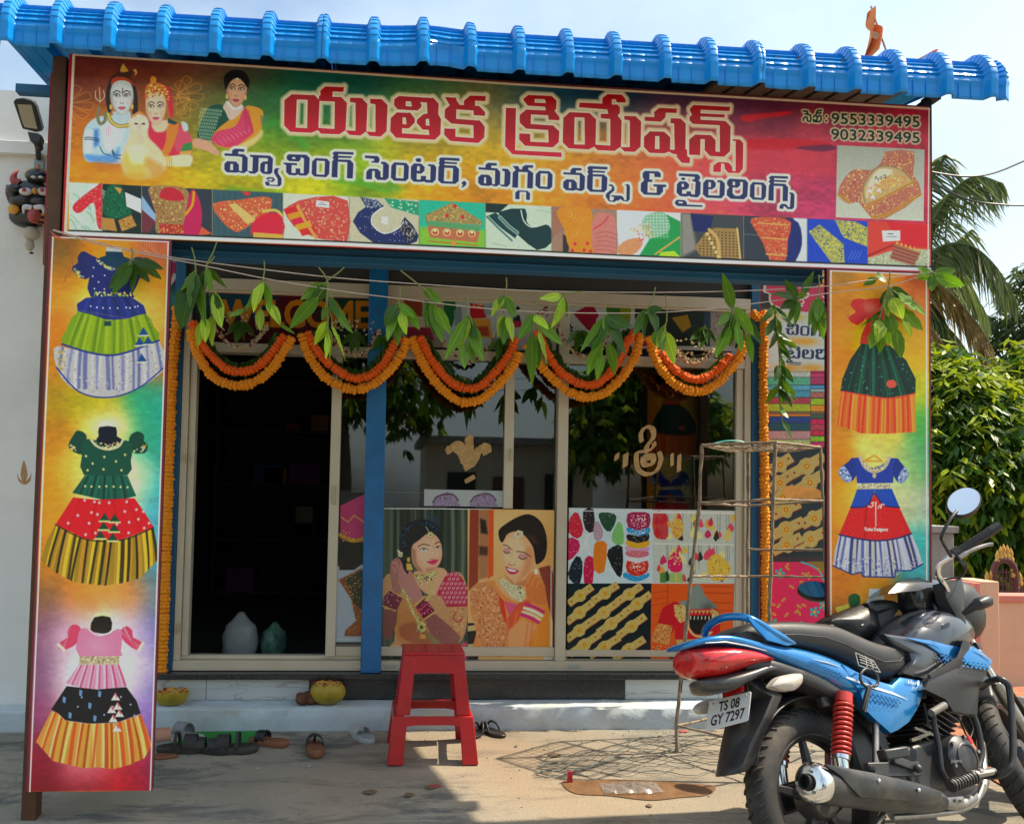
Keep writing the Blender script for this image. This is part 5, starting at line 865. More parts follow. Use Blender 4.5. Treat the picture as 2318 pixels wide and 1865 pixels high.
def photos_print():
 s=Print(onY(864,730,-.002)[0],onY(1260,730,-.002)[0],onY(1060,789,-.002)[2],onY(1060,672,-.002)[2],-.002,520,bgc='a8a49c',seed=19);k=Z(860,650,.2041)
 for x0,x1,c_ in((100,250,'a89878'),(250,500,'b0a090'),(500,700,'8c7c70'),(700,1000,'98a8a8'),(1000,1300,'a0a8b0'),(1300,1660,'a8aca8'),(1660,2000,'b0aca4')):s.fill(k((x0,110),(x1,110),(x1,700),(x0,700)),c_,1)
 s.fill(k((250,130),(470,130),(480,330),(330,310)),'7c3424',4,sm=1);s.fill(k((490,150),(560,130),(600,200),(520,330)),'103c28',2,sm=1);s.fill(k((700,160),(830,150),(850,250),(800,440),(720,400)),'1c5c2c',3,sm=1);s.fill(k((260,440),(560,450),(600,590),(300,590)),'882038',4,sm=1)
 s.fill(k((1000,180),(1150,200),(1180,340),(1000,350)),'a81c28',2,sm=1);s.ell(k((1070,152))[0],9,4,'181414',1.5);s.speck(k((1000,180),(1150,180),(1140,230),(1010,230)),['d8a870'],16,2);s.fill(k((1030,350),(1220,350),(1240,560),(1020,560)),'b8842c',3);s.fill(k((1060,440),(1200,430),(1210,540),(1060,540)),'8c2c1c',3,.8)
 s.fill(k((820,260),(900,200),(920,420),(830,430)),'6c8088',4,sm=1);s.fill(k((1150,200),(1250,170),(1260,310),(1160,300)),'7c98a0',4,sm=1);s.ell(k((1530,235))[0],6,5,'14181c',1);s.fill(k((1470,370),(1560,360),(1580,440),(1480,450)),'a02048',2);s.fill(k((1480,320),(1550,310),(1560,380),(1480,370)),'142c28',2)
 s.speck(k((1680,250),(1880,190),(1860,380),(1760,400)),['8c2c2c','5c1c20'],26,2.6);s.line(k((100,108),(2000,165)),2,'8c4c44',1);s.grain(.07);return s
def photos2_print():
 s=Print(onY(1286,730,-.002)[0],onY(1664,730,-.002)[0],onY(1460,789,-.002)[2],onY(1460,683,-.002)[2],-.002,520,bgc='a4a8a8',seed=20);k=Z(1260,650,.2226)
 s.fill(k((165,265),(345,175),(385,210),(430,290),(400,330),(405,470),(310,430)),'84142c',1.5,sm=1);s.fill(k((500,200),(640,185),(760,200),(740,380),(620,370)),'6c7c14',3,sm=1);s.fill(k((490,200),(640,190),(660,380),(560,420)),'1c5c1c',3,.8,sm=1)
 s.fill(k((795,190),(1560,240),(1560,600),(795,590)),'18261c',1.5);s.fill(k((860,540),(1160,560),(1160,600),(850,600)),'a01848',3);s.fill(k((1170,310),(1330,280),(1370,400),(1280,460)),'8c6c14',3,sm=1);s.fill(k((1500,230),(1570,230),(1570,420),(1500,400)),'243c50',4);s.fill(k((1565,230),(1840,250),(1840,600),(1565,600)),'8c8478',1.5)
 for i in range(12):s.ell(k((130+i*6*(i%3),380+i*16))[0],4,3,'1c2024',1)
 s.speck(k((1600,260),(1820,260),(1820,560),(1600,560)),['5c4438','b8b0a0','3c4c3c'],60,3,.7);s.line(k((115,155),(1800,225)),2,'84343c',1);s.grain(.07);return s
def inner_left_print():
 s=Print(-1.83,-1.604,.262,2.45,-.014,420,bgc='183c44',seed=21)
 s.fill([(372,540),(402,540),(400,640),(380,640)],'8c1c3c',1);s.blob((395,680),40,30,'2c8080',.9)
 s.line([(398,560),(392,580),(402,600),(392,630),(380,650),(376,690)],9,'b8b4b0',1.5,sm=3);s.fill([(402,580),(390,590),(394,620),(404,620)],'9c1848',1.5)
 s.line([(413,560),(404,900),(382,1540)],7,'8c1420',1);s.line([(419,560),(410,900),(388,1540)],3,'b8b4b0',1);s.line([(407,560),(398,900),(376,1540)],2,'b8b4b0',1)
 s.grain(.06);return s
def build_ground():
 mb=MB()
 ys=[-60,-20,-12,-7,-4.9,-4,-3,-2.4,-2,-1.6,-1.2,-.8,-.5,-.25,.5,3,8,20,60,200,600]
 xs=[-300,-60,-20,-8,-4,-3,-2,-1,0,1,2,3,4,8,20,60,300]
 vs=[(x,y,GZ(y))for y in ys for x in xs];W=len(xs)
 mb.add(vs,[(j*W+i,j*W+i+1,(j+1)*W+i+1,(j+1)*W+i)for j in range(len(ys)-1)for i in range(W-1)])
 m=bpy.data.materials.new('cement_ground');m.use_nodes=True;nt=m.node_tree;b=nt.nodes['Principled BSDF'];n=nt.nodes.new;l=nt.links.new
 tc=n('ShaderNodeTexCoord');src=tc.outputs['Object']
 def noise(scale,det,rough=.6,dist=0,sx=(1,1,1)):
  mp=n('ShaderNodeMapping');mp.inputs['Scale'].default_value=sx;l(src,mp.inputs[0]);t=n('ShaderNodeTexNoise');t.inputs['Scale'].default_value=scale
  t.inputs['Detail'].default_value=det;t.inputs['Roughness'].default_value=rough;t.inputs['Distortion'].default_value=dist;l(mp.outputs[0],t.inputs[0]);return t.outputs[0]
 def rng(s_,a,b_,c=0.,d=1.):
  r=n('ShaderNodeMapRange');r.inputs[1].default_value=a;r.inputs[2].default_value=b_;r.inputs[3].default_value=c;r.inputs[4].default_value=d;l(s_,r.inputs[0]);return r.outputs[0]
 def mixc(f,a,b_):
  q=n('ShaderNodeMix');q.data_type='RGBA';l(f,q.inputs[0])
  for k,v in((6,a),(7,b_)):
   if isinstance(v,tuple):q.inputs[k].default_value=(*v,1)
   else:l(v,q.inputs[k])
  return q.outputs[2]
 base=mixc(rng(noise(1.3,6),.35,.65),(.34,.305,.235),(.235,.22,.18))
 c=mixc(rng(noise(3.2,10,.74,.6,(.5,1.7,1)),.50,.60,0,.9),base,(.105,.115,.11))
 c=mixc(rng(noise(9,8,.75,.4,(.35,2.2,1)),.60,.66,0,.7),c,(.37,.345,.29))
 c=mixc(rng(noise(38,6,.7),.60,.70,0,.55),c,(.12,.105,.085))
 c=mixc(rng(noise(.5,3,.5,0),.5,.68,0,.6),c,(.34,.235,.14))
 l(c,b.inputs['Base Color']);b.inputs['Roughness'].default_value=.86;b.inputs['Specular IOR Level'].default_value=.25
 mul=n('ShaderNodeMath');mul.operation='ADD';l(noise(14,10,.72,.5,(.5,1.8,1)),mul.inputs[0]);l(noise(90,4,.6),mul.inputs[1])
 bp=n('ShaderNodeBump');bp.inputs['Strength'].default_value=.55;bp.inputs['Distance'].default_value=.012;l(mul.outputs[0],bp.inputs['Height']);l(bp.outputs[0],b.inputs['Normal'])
 struct('ground',mb,m)
build_ground()
WIN=dict(x0=-1.5469,x1=1.6197,z0=.2614,z1=2.3691)
cream=mat('cream_aluminium','c9bfa8',.35,.15,.05,8,bump=.03)
whitewash=mat('whitewash',(.60,.62,.63),.85,0,.06,3,bump=.35,bscale=30,dirt=('8d8a7c',.35,2.5))
bluewash=mat('pale_blue_wash',(.50,.58,.62),.85,0,.08,4,bump=.6,bscale=22,dirt=('a79a80',.5,3.5))
bluepaint=mat('blue_gloss_paint',(.004,.135,.36),.38,0,.1,6,bump=.08,dirt=('0a2c4a',.5,5))
bluewall=mat('blue_wall_paint',(.010,.11,.24),.6,0,.1,4,bump=.2)
granite=mat('black_granite',(.022,.026,.027),.28,0,.5,160,spec=.5,dirt=('5c6260',.35,60))
marble=mat('veined_marble',(.50,.53,.52),.18,0,.05,2.5,spec=.5)
def add_veins(m):
 nt=m.node_tree;b=nt.nodes['Principled BSDF'];n=nt.nodes.new;l=nt.links.new
 tc=n('ShaderNodeTexCoord');mp=n('ShaderNodeMapping');mp.inputs['Rotation'].default_value=(0,.75,0);mp.inputs['Scale'].default_value=(1.4,1,7);l(tc.outputs['Object'],mp.inputs[0])
 t=n('ShaderNodeTexNoise');t.inputs['Scale'].default_value=1.6;t.inputs['Detail'].default_value=5;t.inputs['Distortion'].default_value=.8;l(mp.outputs[0],t.inputs[0])
 r=n('ShaderNodeValToRGB');e=r.color_ramp.elements;e[0].position=.49;e[0].color=(0,0,0,1);e[1].position=.505;e[1].color=(1,1,1,1);k=r.color_ramp.elements.new(.53);k.color=(0,0,0,1);l(t.outputs[0],r.inputs[0])
 mu=n('ShaderNodeMath');mu.operation='MULTIPLY';mu.inputs[1].default_value=.7;l(r.outputs[0],mu.inputs[0])
 q=n('ShaderNodeMix');q.data_type='RGBA';src=b.inputs['Base Color'].links[0].from_socket;l(mu.outputs[0],q.inputs[0]);l(src,q.inputs[6]);q.inputs[7].default_value=(.26,.23,.18,1);l(q.outputs[2],b.inputs['Base Color'])
add_veins(marble)
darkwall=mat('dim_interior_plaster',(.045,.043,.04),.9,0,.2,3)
shop=thing('shop_building',(0,0,0),'single storey shop with blue trim and an aluminium glazed front behind leaf strings','shop')
W0=WIN['z0']
mb=MB();mb.box((-2.1,.0,0),(-1.56,.22,3.3));obj('wall',mb,whitewash,shop)
mb=MB();mb.box((1.632,.0,0),(2.30,.22,3.3));obj('wall',mb,whitewash,shop)
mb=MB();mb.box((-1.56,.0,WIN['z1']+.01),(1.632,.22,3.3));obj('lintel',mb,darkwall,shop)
mb=MB();mb.box((-2.1,.222,3.3),(2.3,4.4,3.42));obj('roof_slab',mb,whitewash,shop)
for xa,xb in((-1.60,-1.549),(1.622,1.668)):
 mb=MB();mb.box((xa,-.035,W0-.03),(xb,-.003,2.62));obj('blue_jamb',mb,bluewall,shop)
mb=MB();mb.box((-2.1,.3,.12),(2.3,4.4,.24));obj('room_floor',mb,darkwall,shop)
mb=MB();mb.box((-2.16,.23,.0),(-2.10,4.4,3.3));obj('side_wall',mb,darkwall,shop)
mb=MB();mb.box((2.3,.23,.0),(2.36,4.4,3.3));obj('side_wall',mb,whitewash,shop)
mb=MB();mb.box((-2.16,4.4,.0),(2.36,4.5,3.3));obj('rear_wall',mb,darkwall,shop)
xT=lambda px,py=1560:onY(px,py,-.085)[0]
mb=MB();mb.box((-2.1,-.11,.228),(2.3,.30,.2585));obj('granite_sill',mb,granite,shop,bev=.004)
edges=[-2.1,xT(466),xT(700)];g0,g1=xT(700),xT(1415)
def tiles(es):
 for i in range(len(es)-1):
  mb=MB();mb.box((es[i]+.0012,-.082+.001*(i%2),.118),(es[i+1]-.0012,.0,.2265));obj('marble_tile',mb,marble,shop,bev=.0015)
tiles(edges);tiles([g1,xT(1628),1.9,2.3])
mb=MB();mb.box((g0+.002,-.088,.121),(g1-.002,.0,.2265));obj('granite_slab',mb,granite,shop,bev=.002)
mb=MB()
R=random.Random(2)
nx=90;ys_=[(-.252,0.0),(-.252,.05),(-.250,.104),(-.238,.113),(-.17,.115),(-.04,.117)]
mb.grid(nx,len(ys_)-1,lambda u,v:(-2.10+4.4*u,ys_[int(round(v*(len(ys_)-1)))][0]+R.uniform(-.003,.003),ys_[int(round(v*(len(ys_)-1)))][1]+(R.uniform(-.0022,.0022)if v>.3 else 0)))
mb.box((-2.1,-.235,-.01),(2.3,.2,.108));obj('ledge',mb,bluewash,shop,smooth=50)
zbm=onY(1000,606,-1.12)[2];mb=MB();mb.box((-1.45,-1.12,zbm),(1.48,-1.04,2.40));obj('blue_beam',mb,bluewall,shop,bev=.004)
mb=MB();mb.box((-1.45,-1.14,zbm+.02),(1.48,-1.121,zbm+.028));obj('beam_flange',mb,bluewall,shop,bev=.002)
fr=thing('sliding_door',(0,.0,W0),'cream aluminium sliding door and glazed front with a transom row','door')
def bar(name,x0,x1,z0,z1,y0=-.03,y1=.06,m=None,bev=.002):
 mb=MB();mb.box((x0,y0,z0),(x1,y1,z1));return obj(name,mb,m or cream,fr,bev=bev)
X=lambda px,py:onY(px,py,-.02)[0];ZZ=lambda px,py:onY(px,py,-.02)[2]
fx0,fx1,fz0,fz1=WIN['x0'],WIN['x1'],W0,WIN['z1']
tr0,tr1=ZZ(900,810),ZZ(900,789)
bar('bottom_rail',fx0,fx1,fz0,fz0+.052,-.04,.09);bar('track_lip',fx0+.002,fx1-.002,fz0+.053,fz0+.075,.0,.05)
bar('top_rail',fx0,fx1,fz1-.062,fz1);bar('bead',fx0+.05,fx1-.05,fz1-.075,fz1-.0625,-.02,.05)
bar('jamb',fx0,fx0+.035,fz0+.0525,fz1-.0625);bar('jamb',fx0+.037,fx0+.072,fz0+.0755,tr0-.0005,-.012,.05)
bar('jamb',fx1-.035,fx1,fz0+.0525,fz1-.0625);bar('jamb',fx1-.078,fx1-.037,fz0+.0755,tr0-.0005,-.012,.05)
bar('transom_rail',fx0+.036,fx1-.036,tr0,tr1,-.032,.07)
m1a,m1b=X(1261,1100),X(1284,1100);bar('mullion',m1a,m1b,fz0+.0525,tr0-.001);bar('mullion',m1a,m1b,tr1+.001,fz1-.0625)
m0a,m0b=X(738,1480),X(757,1480);bar('meeting_stile',m0a-.004,m0b+.004,fz0+.076,tr0-.001,-.035,.03)
m3a,m3b=X(1142,1000),X(1163,1000);zp=ZZ(1000,1148);bar('meeting_stile',m3a,m3b,zp,tr0-.001,-.02,.05)
m4a,m4b=X(843,700),X(862,700);bar('mullion',m4a,m4b,tr1+.001,fz1-.0625)
bar('sash_rail',m0b+.005,m1a-.001,fz0+.0755,fz0+.125,-.015,.045);bar('sash_rail',m1b+.001,fx1-.079,fz0+.0755,fz0+.110,-.015,.045)
for px,py,w,h in((756,1120,.022,.10),(420,1038,.02,.045),(405,1420,.018,.05),(1155,1030,.014,.07)):
 p=onY(px,py,-.03);mb=MB();mb.box((p[0]-w/2,-.046,p[2]-h/2),(p[0]+w/2,-.0352,p[2]+h/2));mb.box((p[0]-w*.2,-.056,p[2]-h*.3),(p[0]+w*.2,-.0465,p[2]+h*.3));obj('latch',mb,mat('pale_latch','b9b08e',.4,.3),fr,bev=.002)
for px in(885,1300):p=onY(px,1507,-.04);mb=MB();mb.box((p[0]-.03,-.0455,p[2]-.008),(p[0]+.03,-.0405,p[2]+.008));obj('maker_sticker',mb,mat('sticker','a8b0a4',.4),fr)
glass=bpy.data.materials.new('window_glass');glass.use_nodes=True
def mkglass(m,tint=(.55,.6,.58),refl=1.0):
 nt=m.node_tree;nt.nodes.clear();n=nt.nodes.new;l=nt.links.new
 o=n('ShaderNodeOutputMaterial');mx=n('ShaderNodeMixShader');g=n('ShaderNodeBsdfGlossy');t=n('ShaderNodeBsdfTransparent');f=n('ShaderNodeFresnel')
 g.inputs['Roughness'].default_value=.015;g.inputs['Color'].default_value=(.95,.97,1,1);t.inputs['Color'].default_value=(*tint,1);f.inputs[0].default_value=1.6
 mu=n('ShaderNodeMath');mu.operation='MULTIPLY_ADD';mu.inputs[1].default_value=0.95*refl;mu.inputs[2].default_value=.03;l(f.outputs[0],mu.inputs[0]);l(mu.outputs[0],mx.inputs[0])
 nz_=n('ShaderNodeTexNoise');nz_.inputs['Scale'].default_value=1.6;bp=n('ShaderNodeBump');bp.inputs['Strength'].default_value=.03;tc_=n('ShaderNodeTexCoord');l(tc_.outputs['Object'],nz_.inputs[0]);l(nz_.outputs[0],bp.inputs['Height']);l(bp.outputs[0],g.inputs['Normal'])
 l(t.outputs[0],mx.inputs[1]);l(g.outputs[0],mx.inputs[2]);l(mx.outputs[0],o.inputs[0])
mkglass(glass)
def pane(x0,x1,z0,z1,y=.02):
 mb=MB();mb.box((x0,y,z0),(x1,y+.005,z1));return obj('glass_pane',mb,glass,fr)
pane(m0b+.006,m3a-.001,fz0+.126,tr0-.001,.008);pane(m3b+.001,m1a-.001,fz0+.126,tr0-.001,.030);pane(m1b+.001,fx1-.079,fz0+.111,tr0-.001,.012)
pane(fx0+.036,m4a-.001,tr1+.001,fz1-.0635,.02);pane(m4b+.001,m1a-.001,tr1+.001,fz1-.0635,.02);pane(m1b+.001,fx1-.036,tr1+.001,fz1-.0635,.02)
zr=ZZ(900,1114)
mb=MB();mb.box((m0b+.01,.06,zr-.004),(m3a-.002,.075,zr+.004));obj('inner_rail',mb,cream,fr)
pb=onY(796+22,1517,-.06);pt_=onY(858,600,-.06)
mb=MB();xa0,xb0=onY(816,1517,-.075)[0],onY(862,1517,-.075)[0];xa1=onY(836,640,-.075)[0];xb1=onY(879,640,-.075)[0]
zb,zt=.259,2.70
def lin(a,b,z):return a+(b-a)*(z-onY(816,1517,-.075)[2])/(onY(836,640,-.075)[2]-onY(816,1517,-.075)[2])
mb.hexa([(lin(xa0,xa1,zb),-.09,zb),(lin(xb0,xb1,zb),-.09,zb),(lin(xb0,xb1,zb),-.045,zb),(lin(xa0,xa1,zb),-.045,zb),(lin(xa0,xa1,zt),-.09,zt),(lin(xb0,xb1,zt),-.09,zt),(lin(xb0,xb1,zt),-.045,zt),(lin(xa0,xa1,zt),-.045,zt)])
post=solo('blue_post',mb,bluepaint,'blue painted steel box post in front of the glass, left of the bride posters','post',bev=.004)
roofm=mat('sky_blue_coated_steel',(.004,.25,.70),.26,.0,.05,5,coat=.12,spec=.35,dirt=('1a78c0',.25,3))
cy0=SY-.14
can=thing('canopy_roof',(0,cy0,3.0),'sky blue tile pattern sheet canopy with a curved front edge over the shop','canopy')
eL,eR=onY(0,102,cy0),onY(2282,231,cy0)
ribpx=[20,129,250,368,488,606,731,846,958,1066,1176,1286,1394,1506,1610,1718,1830,1934,2036,2140,2240]
ribx=[onY(p,60+p*.0645,cy0)[0]for p in ribpx];pitch=(ribx[-1]-ribx[3])/17
ribx.insert(0,ribx[0]-pitch)
def ezf(x):
 z=eL[2]+(eR[2]-eL[2])*(x-eL[0])/(eR[0]-eL[0])
 if-.55<x<-.15:z+=.012*math.exp(-((x+.32)/.12)**2)
 return z
FL,RR_=.078,.125;
def prof(t):
 s_=t*(FL+RR_*PI/2*.93+1.6)
 if t<.0:return 0
 if s_<FL:return(0,s_,0,0,s_)
 a_=(s_-FL)/RR_
 if a_<PI/2*.93:return(RR_*(1-math.cos(a_)),FL+RR_*math.sin(a_),a_,1,s_)
 am=PI/2*.93;d=s_-FL-RR_*am;return(RR_*(1-math.cos(am))+d*math.sin(am),FL+RR_*math.sin(am)+d*math.cos(am)*.35,am,2,s_)
def roof_sheet(i0,i1,first=False,lift=0.):
 us=[]
 for i in range(i0,i1):
  x0=ribx[i];
  for f_,h_ in((0,1),(.035,1),(.07,.96),(.105,.55),(.13,.12),(.15,0),(.28,0),(.285,.14),(.30,.14),(.305,0),(.42,0),(.56,0),(.565,.14),(.58,.14),(.585,0),(.70,0),(.84,0),(.86,.12),(.885,.55),(.92,.96),(.955,1)):
   us.append((x0+(ribx[i+1]-x0)*f_ if i+1<len(ribx)else x0+pitch*f_,h_,f_))
 us.append((ribx[i1]if i1<len(ribx)else ribx[-1]+.06,1,0))
 if i1>=len(ribx):us=[u for u in us if u[0]<=ribx[-1]+.055]+[(ribx[-1]+.06,.5,.1),(ribx[-1]+.085,.05,.15)]
 st=[0,.02,.04,.06,FL];nC=8;arc=RR_*PI/2*.93
 for k in range(nC):
  for q in(.01,.12,.5,.97):st.append(FL+arc*(k+q)/nC)
 st+=[FL+arc,FL+arc+.12,FL+arc+.3,FL+arc+.301,FL+arc+.6,FL+arc+.9,FL+arc+1.2,FL+arc+1.45];tot=FL+arc+1.6
 rows=[]
 for sv in st:
  y,z,a_,ph,s_=prof(sv/tot);row=[]
  for x,h_,f_ in us:
   k=h_*.036;cr_=0
   if ph==1:
    fr_=((sv-FL)/arc*nC)%1;k=k if h_>.2 or h_ in(0,.12)else 0;cr_=.0085*(1-fr_)*(1-min(1,h_*1.1))+.003*(1-fr_)*min(1,h_)
   k+=cr_+lift
   dn=0
   if-.36<x<-.12:dn=.022*math.exp(-((x+.25)/.06)**2)*math.exp(-((sv-.06)/.06)**2)
   if .98<x<1.12:dn=.010*math.exp(-((x-1.05)/.03)**2)*math.exp(-((sv-.03)/.05)**2)
   ny,nz_=-math.cos(a_),math.sin(a_)
   xe=ribx[-1]+.085-max(0,y-.15)*.30;xx=min(x,xe+(x-ribx[-1]-.085)*.05)if i1>=len(ribx)else x;row.append((xx,cy0+y+ny*(k-dn)+(.03 if ph==0 and False else 0),ezf(x)+z+nz_*(k-dn)+(dn*1.2 if sv<.1 else 0)))  # right end cut back aslant to slant the canopy's shadow edge on the ground
  rows.append(row)
 mb=MB();W=len(us);mb.add([p for r in rows for p in r],[(j*W+i,j*W+i+1,(j+1)*W+i+1,(j+1)*W+i)for j in range(len(rows)-1)for i in range(W-1)])
 o=obj('roof_sheet',mb,roofm,can,smooth=38);k=o.modifiers.new('s','SOLIDIFY');k.thickness=.0018;k.offset=-1;return o
roof_sheet(0,7);roof_sheet(7,16,lift=.0025);roof_sheet(16,22,lift=0.)
wood=mat('grey_timber',(.16,.12,.085),.8,0,.3,20,bump=.3,aniso_scale=(1,8,8))
for k,yy in enumerate((cy0+.10,cy0+.75,-.25)):mb=MB();mb.box((-2.2,yy,3.045),(1.62,yy+.05,3.085));obj('purlin',mb,wood if k==0 else bluewall,can,bev=.002)
for i in range(9):
 x=1.05+i*.095;mb=MB();mb.beam((x,cy0+.02,3.05),(x-.12,cy0+.5,3.05),.07,.018);obj('timber_slat',mb,wood,can)
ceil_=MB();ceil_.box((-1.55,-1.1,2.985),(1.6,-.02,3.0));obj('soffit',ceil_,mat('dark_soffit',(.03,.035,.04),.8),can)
sb=thing('sign_board',(0,SY,2.2),'long printed shop sign board in Telugu lettering under the blue canopy edge','sign board')
SP=sign_print();sm_=SP.material('sign_print',GAIN);SP.sheet('printed_sheet',sm_,sb,.004,.004,40,8)
frm=mat('black_angle_iron',(.02,.022,.024),.5,.5)
mb=MB();mb.box((SIGN[0]-.002,SY+.006,SIGN[2]),(SIGN[0]+.026,SY+.06,SIGN[3]));mb.box((SIGN[1]-.026,SY+.006,SIGN[2]),(SIGN[1]+.012,SY+.06,SIGN[3]+.03));mb.box((SIGN[0]+.027,SY+.006,SIGN[3]-.03),(SIGN[1]-.027,SY+.04,SIGN[3]));mb.box((SIGN[0]+.027,SY+.006,SIGN[2]),(SIGN[1]-.027,SY+.04,SIGN[2]+.03))
mb.box((SIGN[1]-.01,SY-.01,SIGN[3]+.031),(SIGN[1]+.045,SY+.05,SIGN[3]+.05));obj('frame',mb,frm,sb)
rust=mat('brown_steel_post',(.10,.045,.022),.7,.2,.25,14,bump=.2,dirt=('5a4634',.5,9))
def board(name,pr,label,G,sag=.003,post=None,nz=14):
 b=((pr.X0+pr.X1)/2,pr.Y,pr.Z0);t=thing(name,b,label,'printed board')
 pr.sheet('printed_sheet',pr.material(name+'_print',G),t,.004,sag,8,nz)
 mb=MB();x0,x1,z0,z1,y=pr.X0+.004,pr.X1-.004,pr.Z0+.004,pr.Z1,pr.Y
 mb.box((x0,y+.006,z0),(x0+.022,y+.03,z1));mb.box((x1-.022,y+.006,z0),(x1,y+.03,z1));mb.box((x0+.023,y+.006,z0),(x1-.023,y+.03,z0+.022));mb.box((x0+.023,y+.006,z1-.022),(x1-.023,y+.03,z1));obj('frame',mb,frm,t)
 if post:
  mb=MB();mb.box(*post);obj('post',mb,rust,t,bev=.003)
 return t
gy=GZ(SY)
pl=onY(52,1810,SY+.05)[0];pr_=onY(86,1810,SY+.05)[0]
board('pillar_board',left_print(),'tall pillar board on the left with three girls\' frocks, blue, green and pink',1.75,post=((pl,SY+.034,gy-.02),(pr_,SY+.095,2.95)))
rp=right_print();board('pillar_board',rp,'tall pillar board on the right with a red blouse, green skirt and a blue frock, behind the motorcycle',1.6,post=((rp.X1-.07,SY+.034,gy-.02),(rp.X1-.012,SY+.095,2.95)))
ir=inner_right_print();board('wall_board',ir,'wall board with folded fabrics and gold waist bands between the door and the right pillar',1.45,sag=.0,nz=1)
il=inner_left_print();board('wall_board',il,'narrow teal and red edge of a wall board behind the left pillar',1.2,sag=.0,nz=1)
def poster(pr,label,G,name='poster'):
 m=pr.material('poster_print',G,rough=.25);o=pr.sheet(name,m,None,.0012)
 c=((pr.X0+pr.X1)/2,pr.Y,pr.Z0)
 for v in o.data.vertices:v.co.x-=c[0];v.co.y-=c[1];v.co.z-=c[2]
 o.location=c;return tag(o,label,'poster')
poster(brides_print(),'glossy poster of two brides in red and orange saris fitting their earrings',1.75)
poster(goods_print(),'poster in four pictures with face masks, hanging trinkets, gold bands and a red blouse',1.7)
poster(sliver_print(),'narrow poster of a pink blouse sleeve between the door edge and the blue post',1.2)
poster(strip_print(),'pale strip picture of two lilac blouses above the brides',1.2)
poster(welcome_print(),'dark maroon transom panel reading WELCOME in orange capitals',1.1)
poster(photos_print(),'row of small clothing pictures in the middle transom window',1.1)
poster(photos2_print(),'transom pictures of a maroon blouse and yellow cloth at the right end',1.1)
mb=MB();a0,a1=onY(110,300,SY+.28)[0],onY(124,300,SY+.28)[0];mb.box((a0,SY+.28,2.16),(a1,SY+.30,2.99));fl=solo('vinyl_flap',mb,mat('cream_vinyl','b4aa90',.5),'cream edge strip of folded vinyl left of the big sign','vinyl strip')
mb=MB();mb.box((a0-.001,SY+.277,2.16),(a0+.012,SY+.2795,2.99));r_=obj('red_edge',mb,mat('red_vinyl','9a1c18',.45),fl);r_.location=-fl.location;
for v in mb.v:pass
mb=MB();mb.box((a1,SY+.31,2.22),(SIGN[0]+.03,SY+.33,2.99));solo('gap_sheet',mb,mat('gap_black',(.006,.008,.007),.9),'black sheet filling the gap left of the big sign','backing sheet')  # flat black sheet fills the gap beside the sign
wh=thing('white_house',(-4,0,0),'plain white neighbouring house wall at the left edge','house')
ww=mat('white_plaster',(.74,.74,.71),.85,0,.04,1.5,bump=.25,bscale=40,dirt=('9a978c',.3,1.6))
mb=MB();mb.box((-8,-.12,-.02),(-2.101,3.6,3.30));obj('wall',mb,ww,wh)
mb=MB();mb.box((-8,-.16,2.95),(-2.101,-.121,3.019));obj('cornice',mb,ww,wh,bev=.003)
mb=MB();mb.box((-8,-.25,-.02),(-2.101,-.121,.105));obj('plinth',mb,bluewash,wh,bev=.012)
mk=thing('wall_mark',tuple(onY(54,1075,-.1215)),'faded orange lamp shaped paint mark on the white wall','painted mark')
mm=mat('turmeric_paint',(.42,.24,.10),.9,0,.4,90)
def flat(name,pts,y,m,par,t=.0006):
 mb=MB();mb.prism([onY(px,py,y)for px,py in pts],(0,-t,0));return obj(name,mb,m,par)
flat('flame',catmull([(54,1042),(60,1060),(62,1078),(54,1092),(47,1078),(49,1058)],4),-.1205,mm,mk)
flat('bowl',catmull([(39,1070),(43,1082),(54,1090),(66,1082),(71,1070),(68,1088),(56,1097),(42,1088)],3),-.1207,mm,mk)
gm=mat('turmeric_daub',(.52,.33,.13),.75,0,.3,60,bump=.4)
def daub(t,pts,w,y=.0):
 P=catmull([tuple(onY(a,b,y))for a,b in pts],5,False);mb=MB();rr=random.Random(len(pts)+int(pts[0][0]))
 for off in(-.7,-.2,.3,.75):
  Q=[(p[0]+off*w*.5*.0018,p[1]-.0008,p[2]+off*w*.3*.0018)for p in P];mb.tube(Q,[max(.0006,w*.00052*rr.uniform(.6,1.2)*(1-.5*abs(2*i/len(Q)-1)**3))for i in range(len(Q))],6)
 mb.v=[(x,-.0012+(yy+.0)*.0+.004+(yy-y)*.35,z)for x,yy,z in mb.v];return obj('brush_stroke',mb,gm,t,smooth=60)
a=Z(700,560,.3711)
t1=thing('glass_mark',tuple(onY(1063,1095,.004)),'three stroked turmeric mark daubed on the middle glass','painted mark')
for pts,w in((((870,1250),(865,1220),(890,1205),(925,1235),(965,1310),(980,1350)),30),(((1085,1260),(1080,1225),(1050,1215),(1025,1250),(1000,1310),(980,1340)),26),(((970,1150),(975,1200),(985,1270)),20),(((990,1150),(985,1260)),12),(((975,1400),(985,1425)),26)):daub(t1,a(*pts),w)
t2=thing('glass_mark',tuple(onY(1463,1020,.008)),'looped turmeric letter between short strokes on the right glass','painted mark')
a=Z(1400,560,.4258)
for pts,w in((((125,1035),(120,990),(145,955),(180,965),(185,1010),(155,1050),(150,1085),(185,1060),(188,1035)),14),(((150,1085),(100,1090),(95,1140),(110,1185),(150,1205),(200,1190),(225,1130),(215,1085)),14),(((160,1100),(185,1110),(180,1150),(140,1155),(130,1120),(150,1105),(165,1130)),16),(((40,1095),(35,1165)),16),(((-5,1095),(-12,1130)),12),(((285,1095),(285,1160)),10),(((325,1100),(320,1190)),12)):daub(t2,a(*pts),w)
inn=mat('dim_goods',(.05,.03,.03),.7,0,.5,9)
sh=thing('display_shelf',(-.9,2.6,.24),'dark shelf unit deep inside the shop','shelf')
mb=MB()
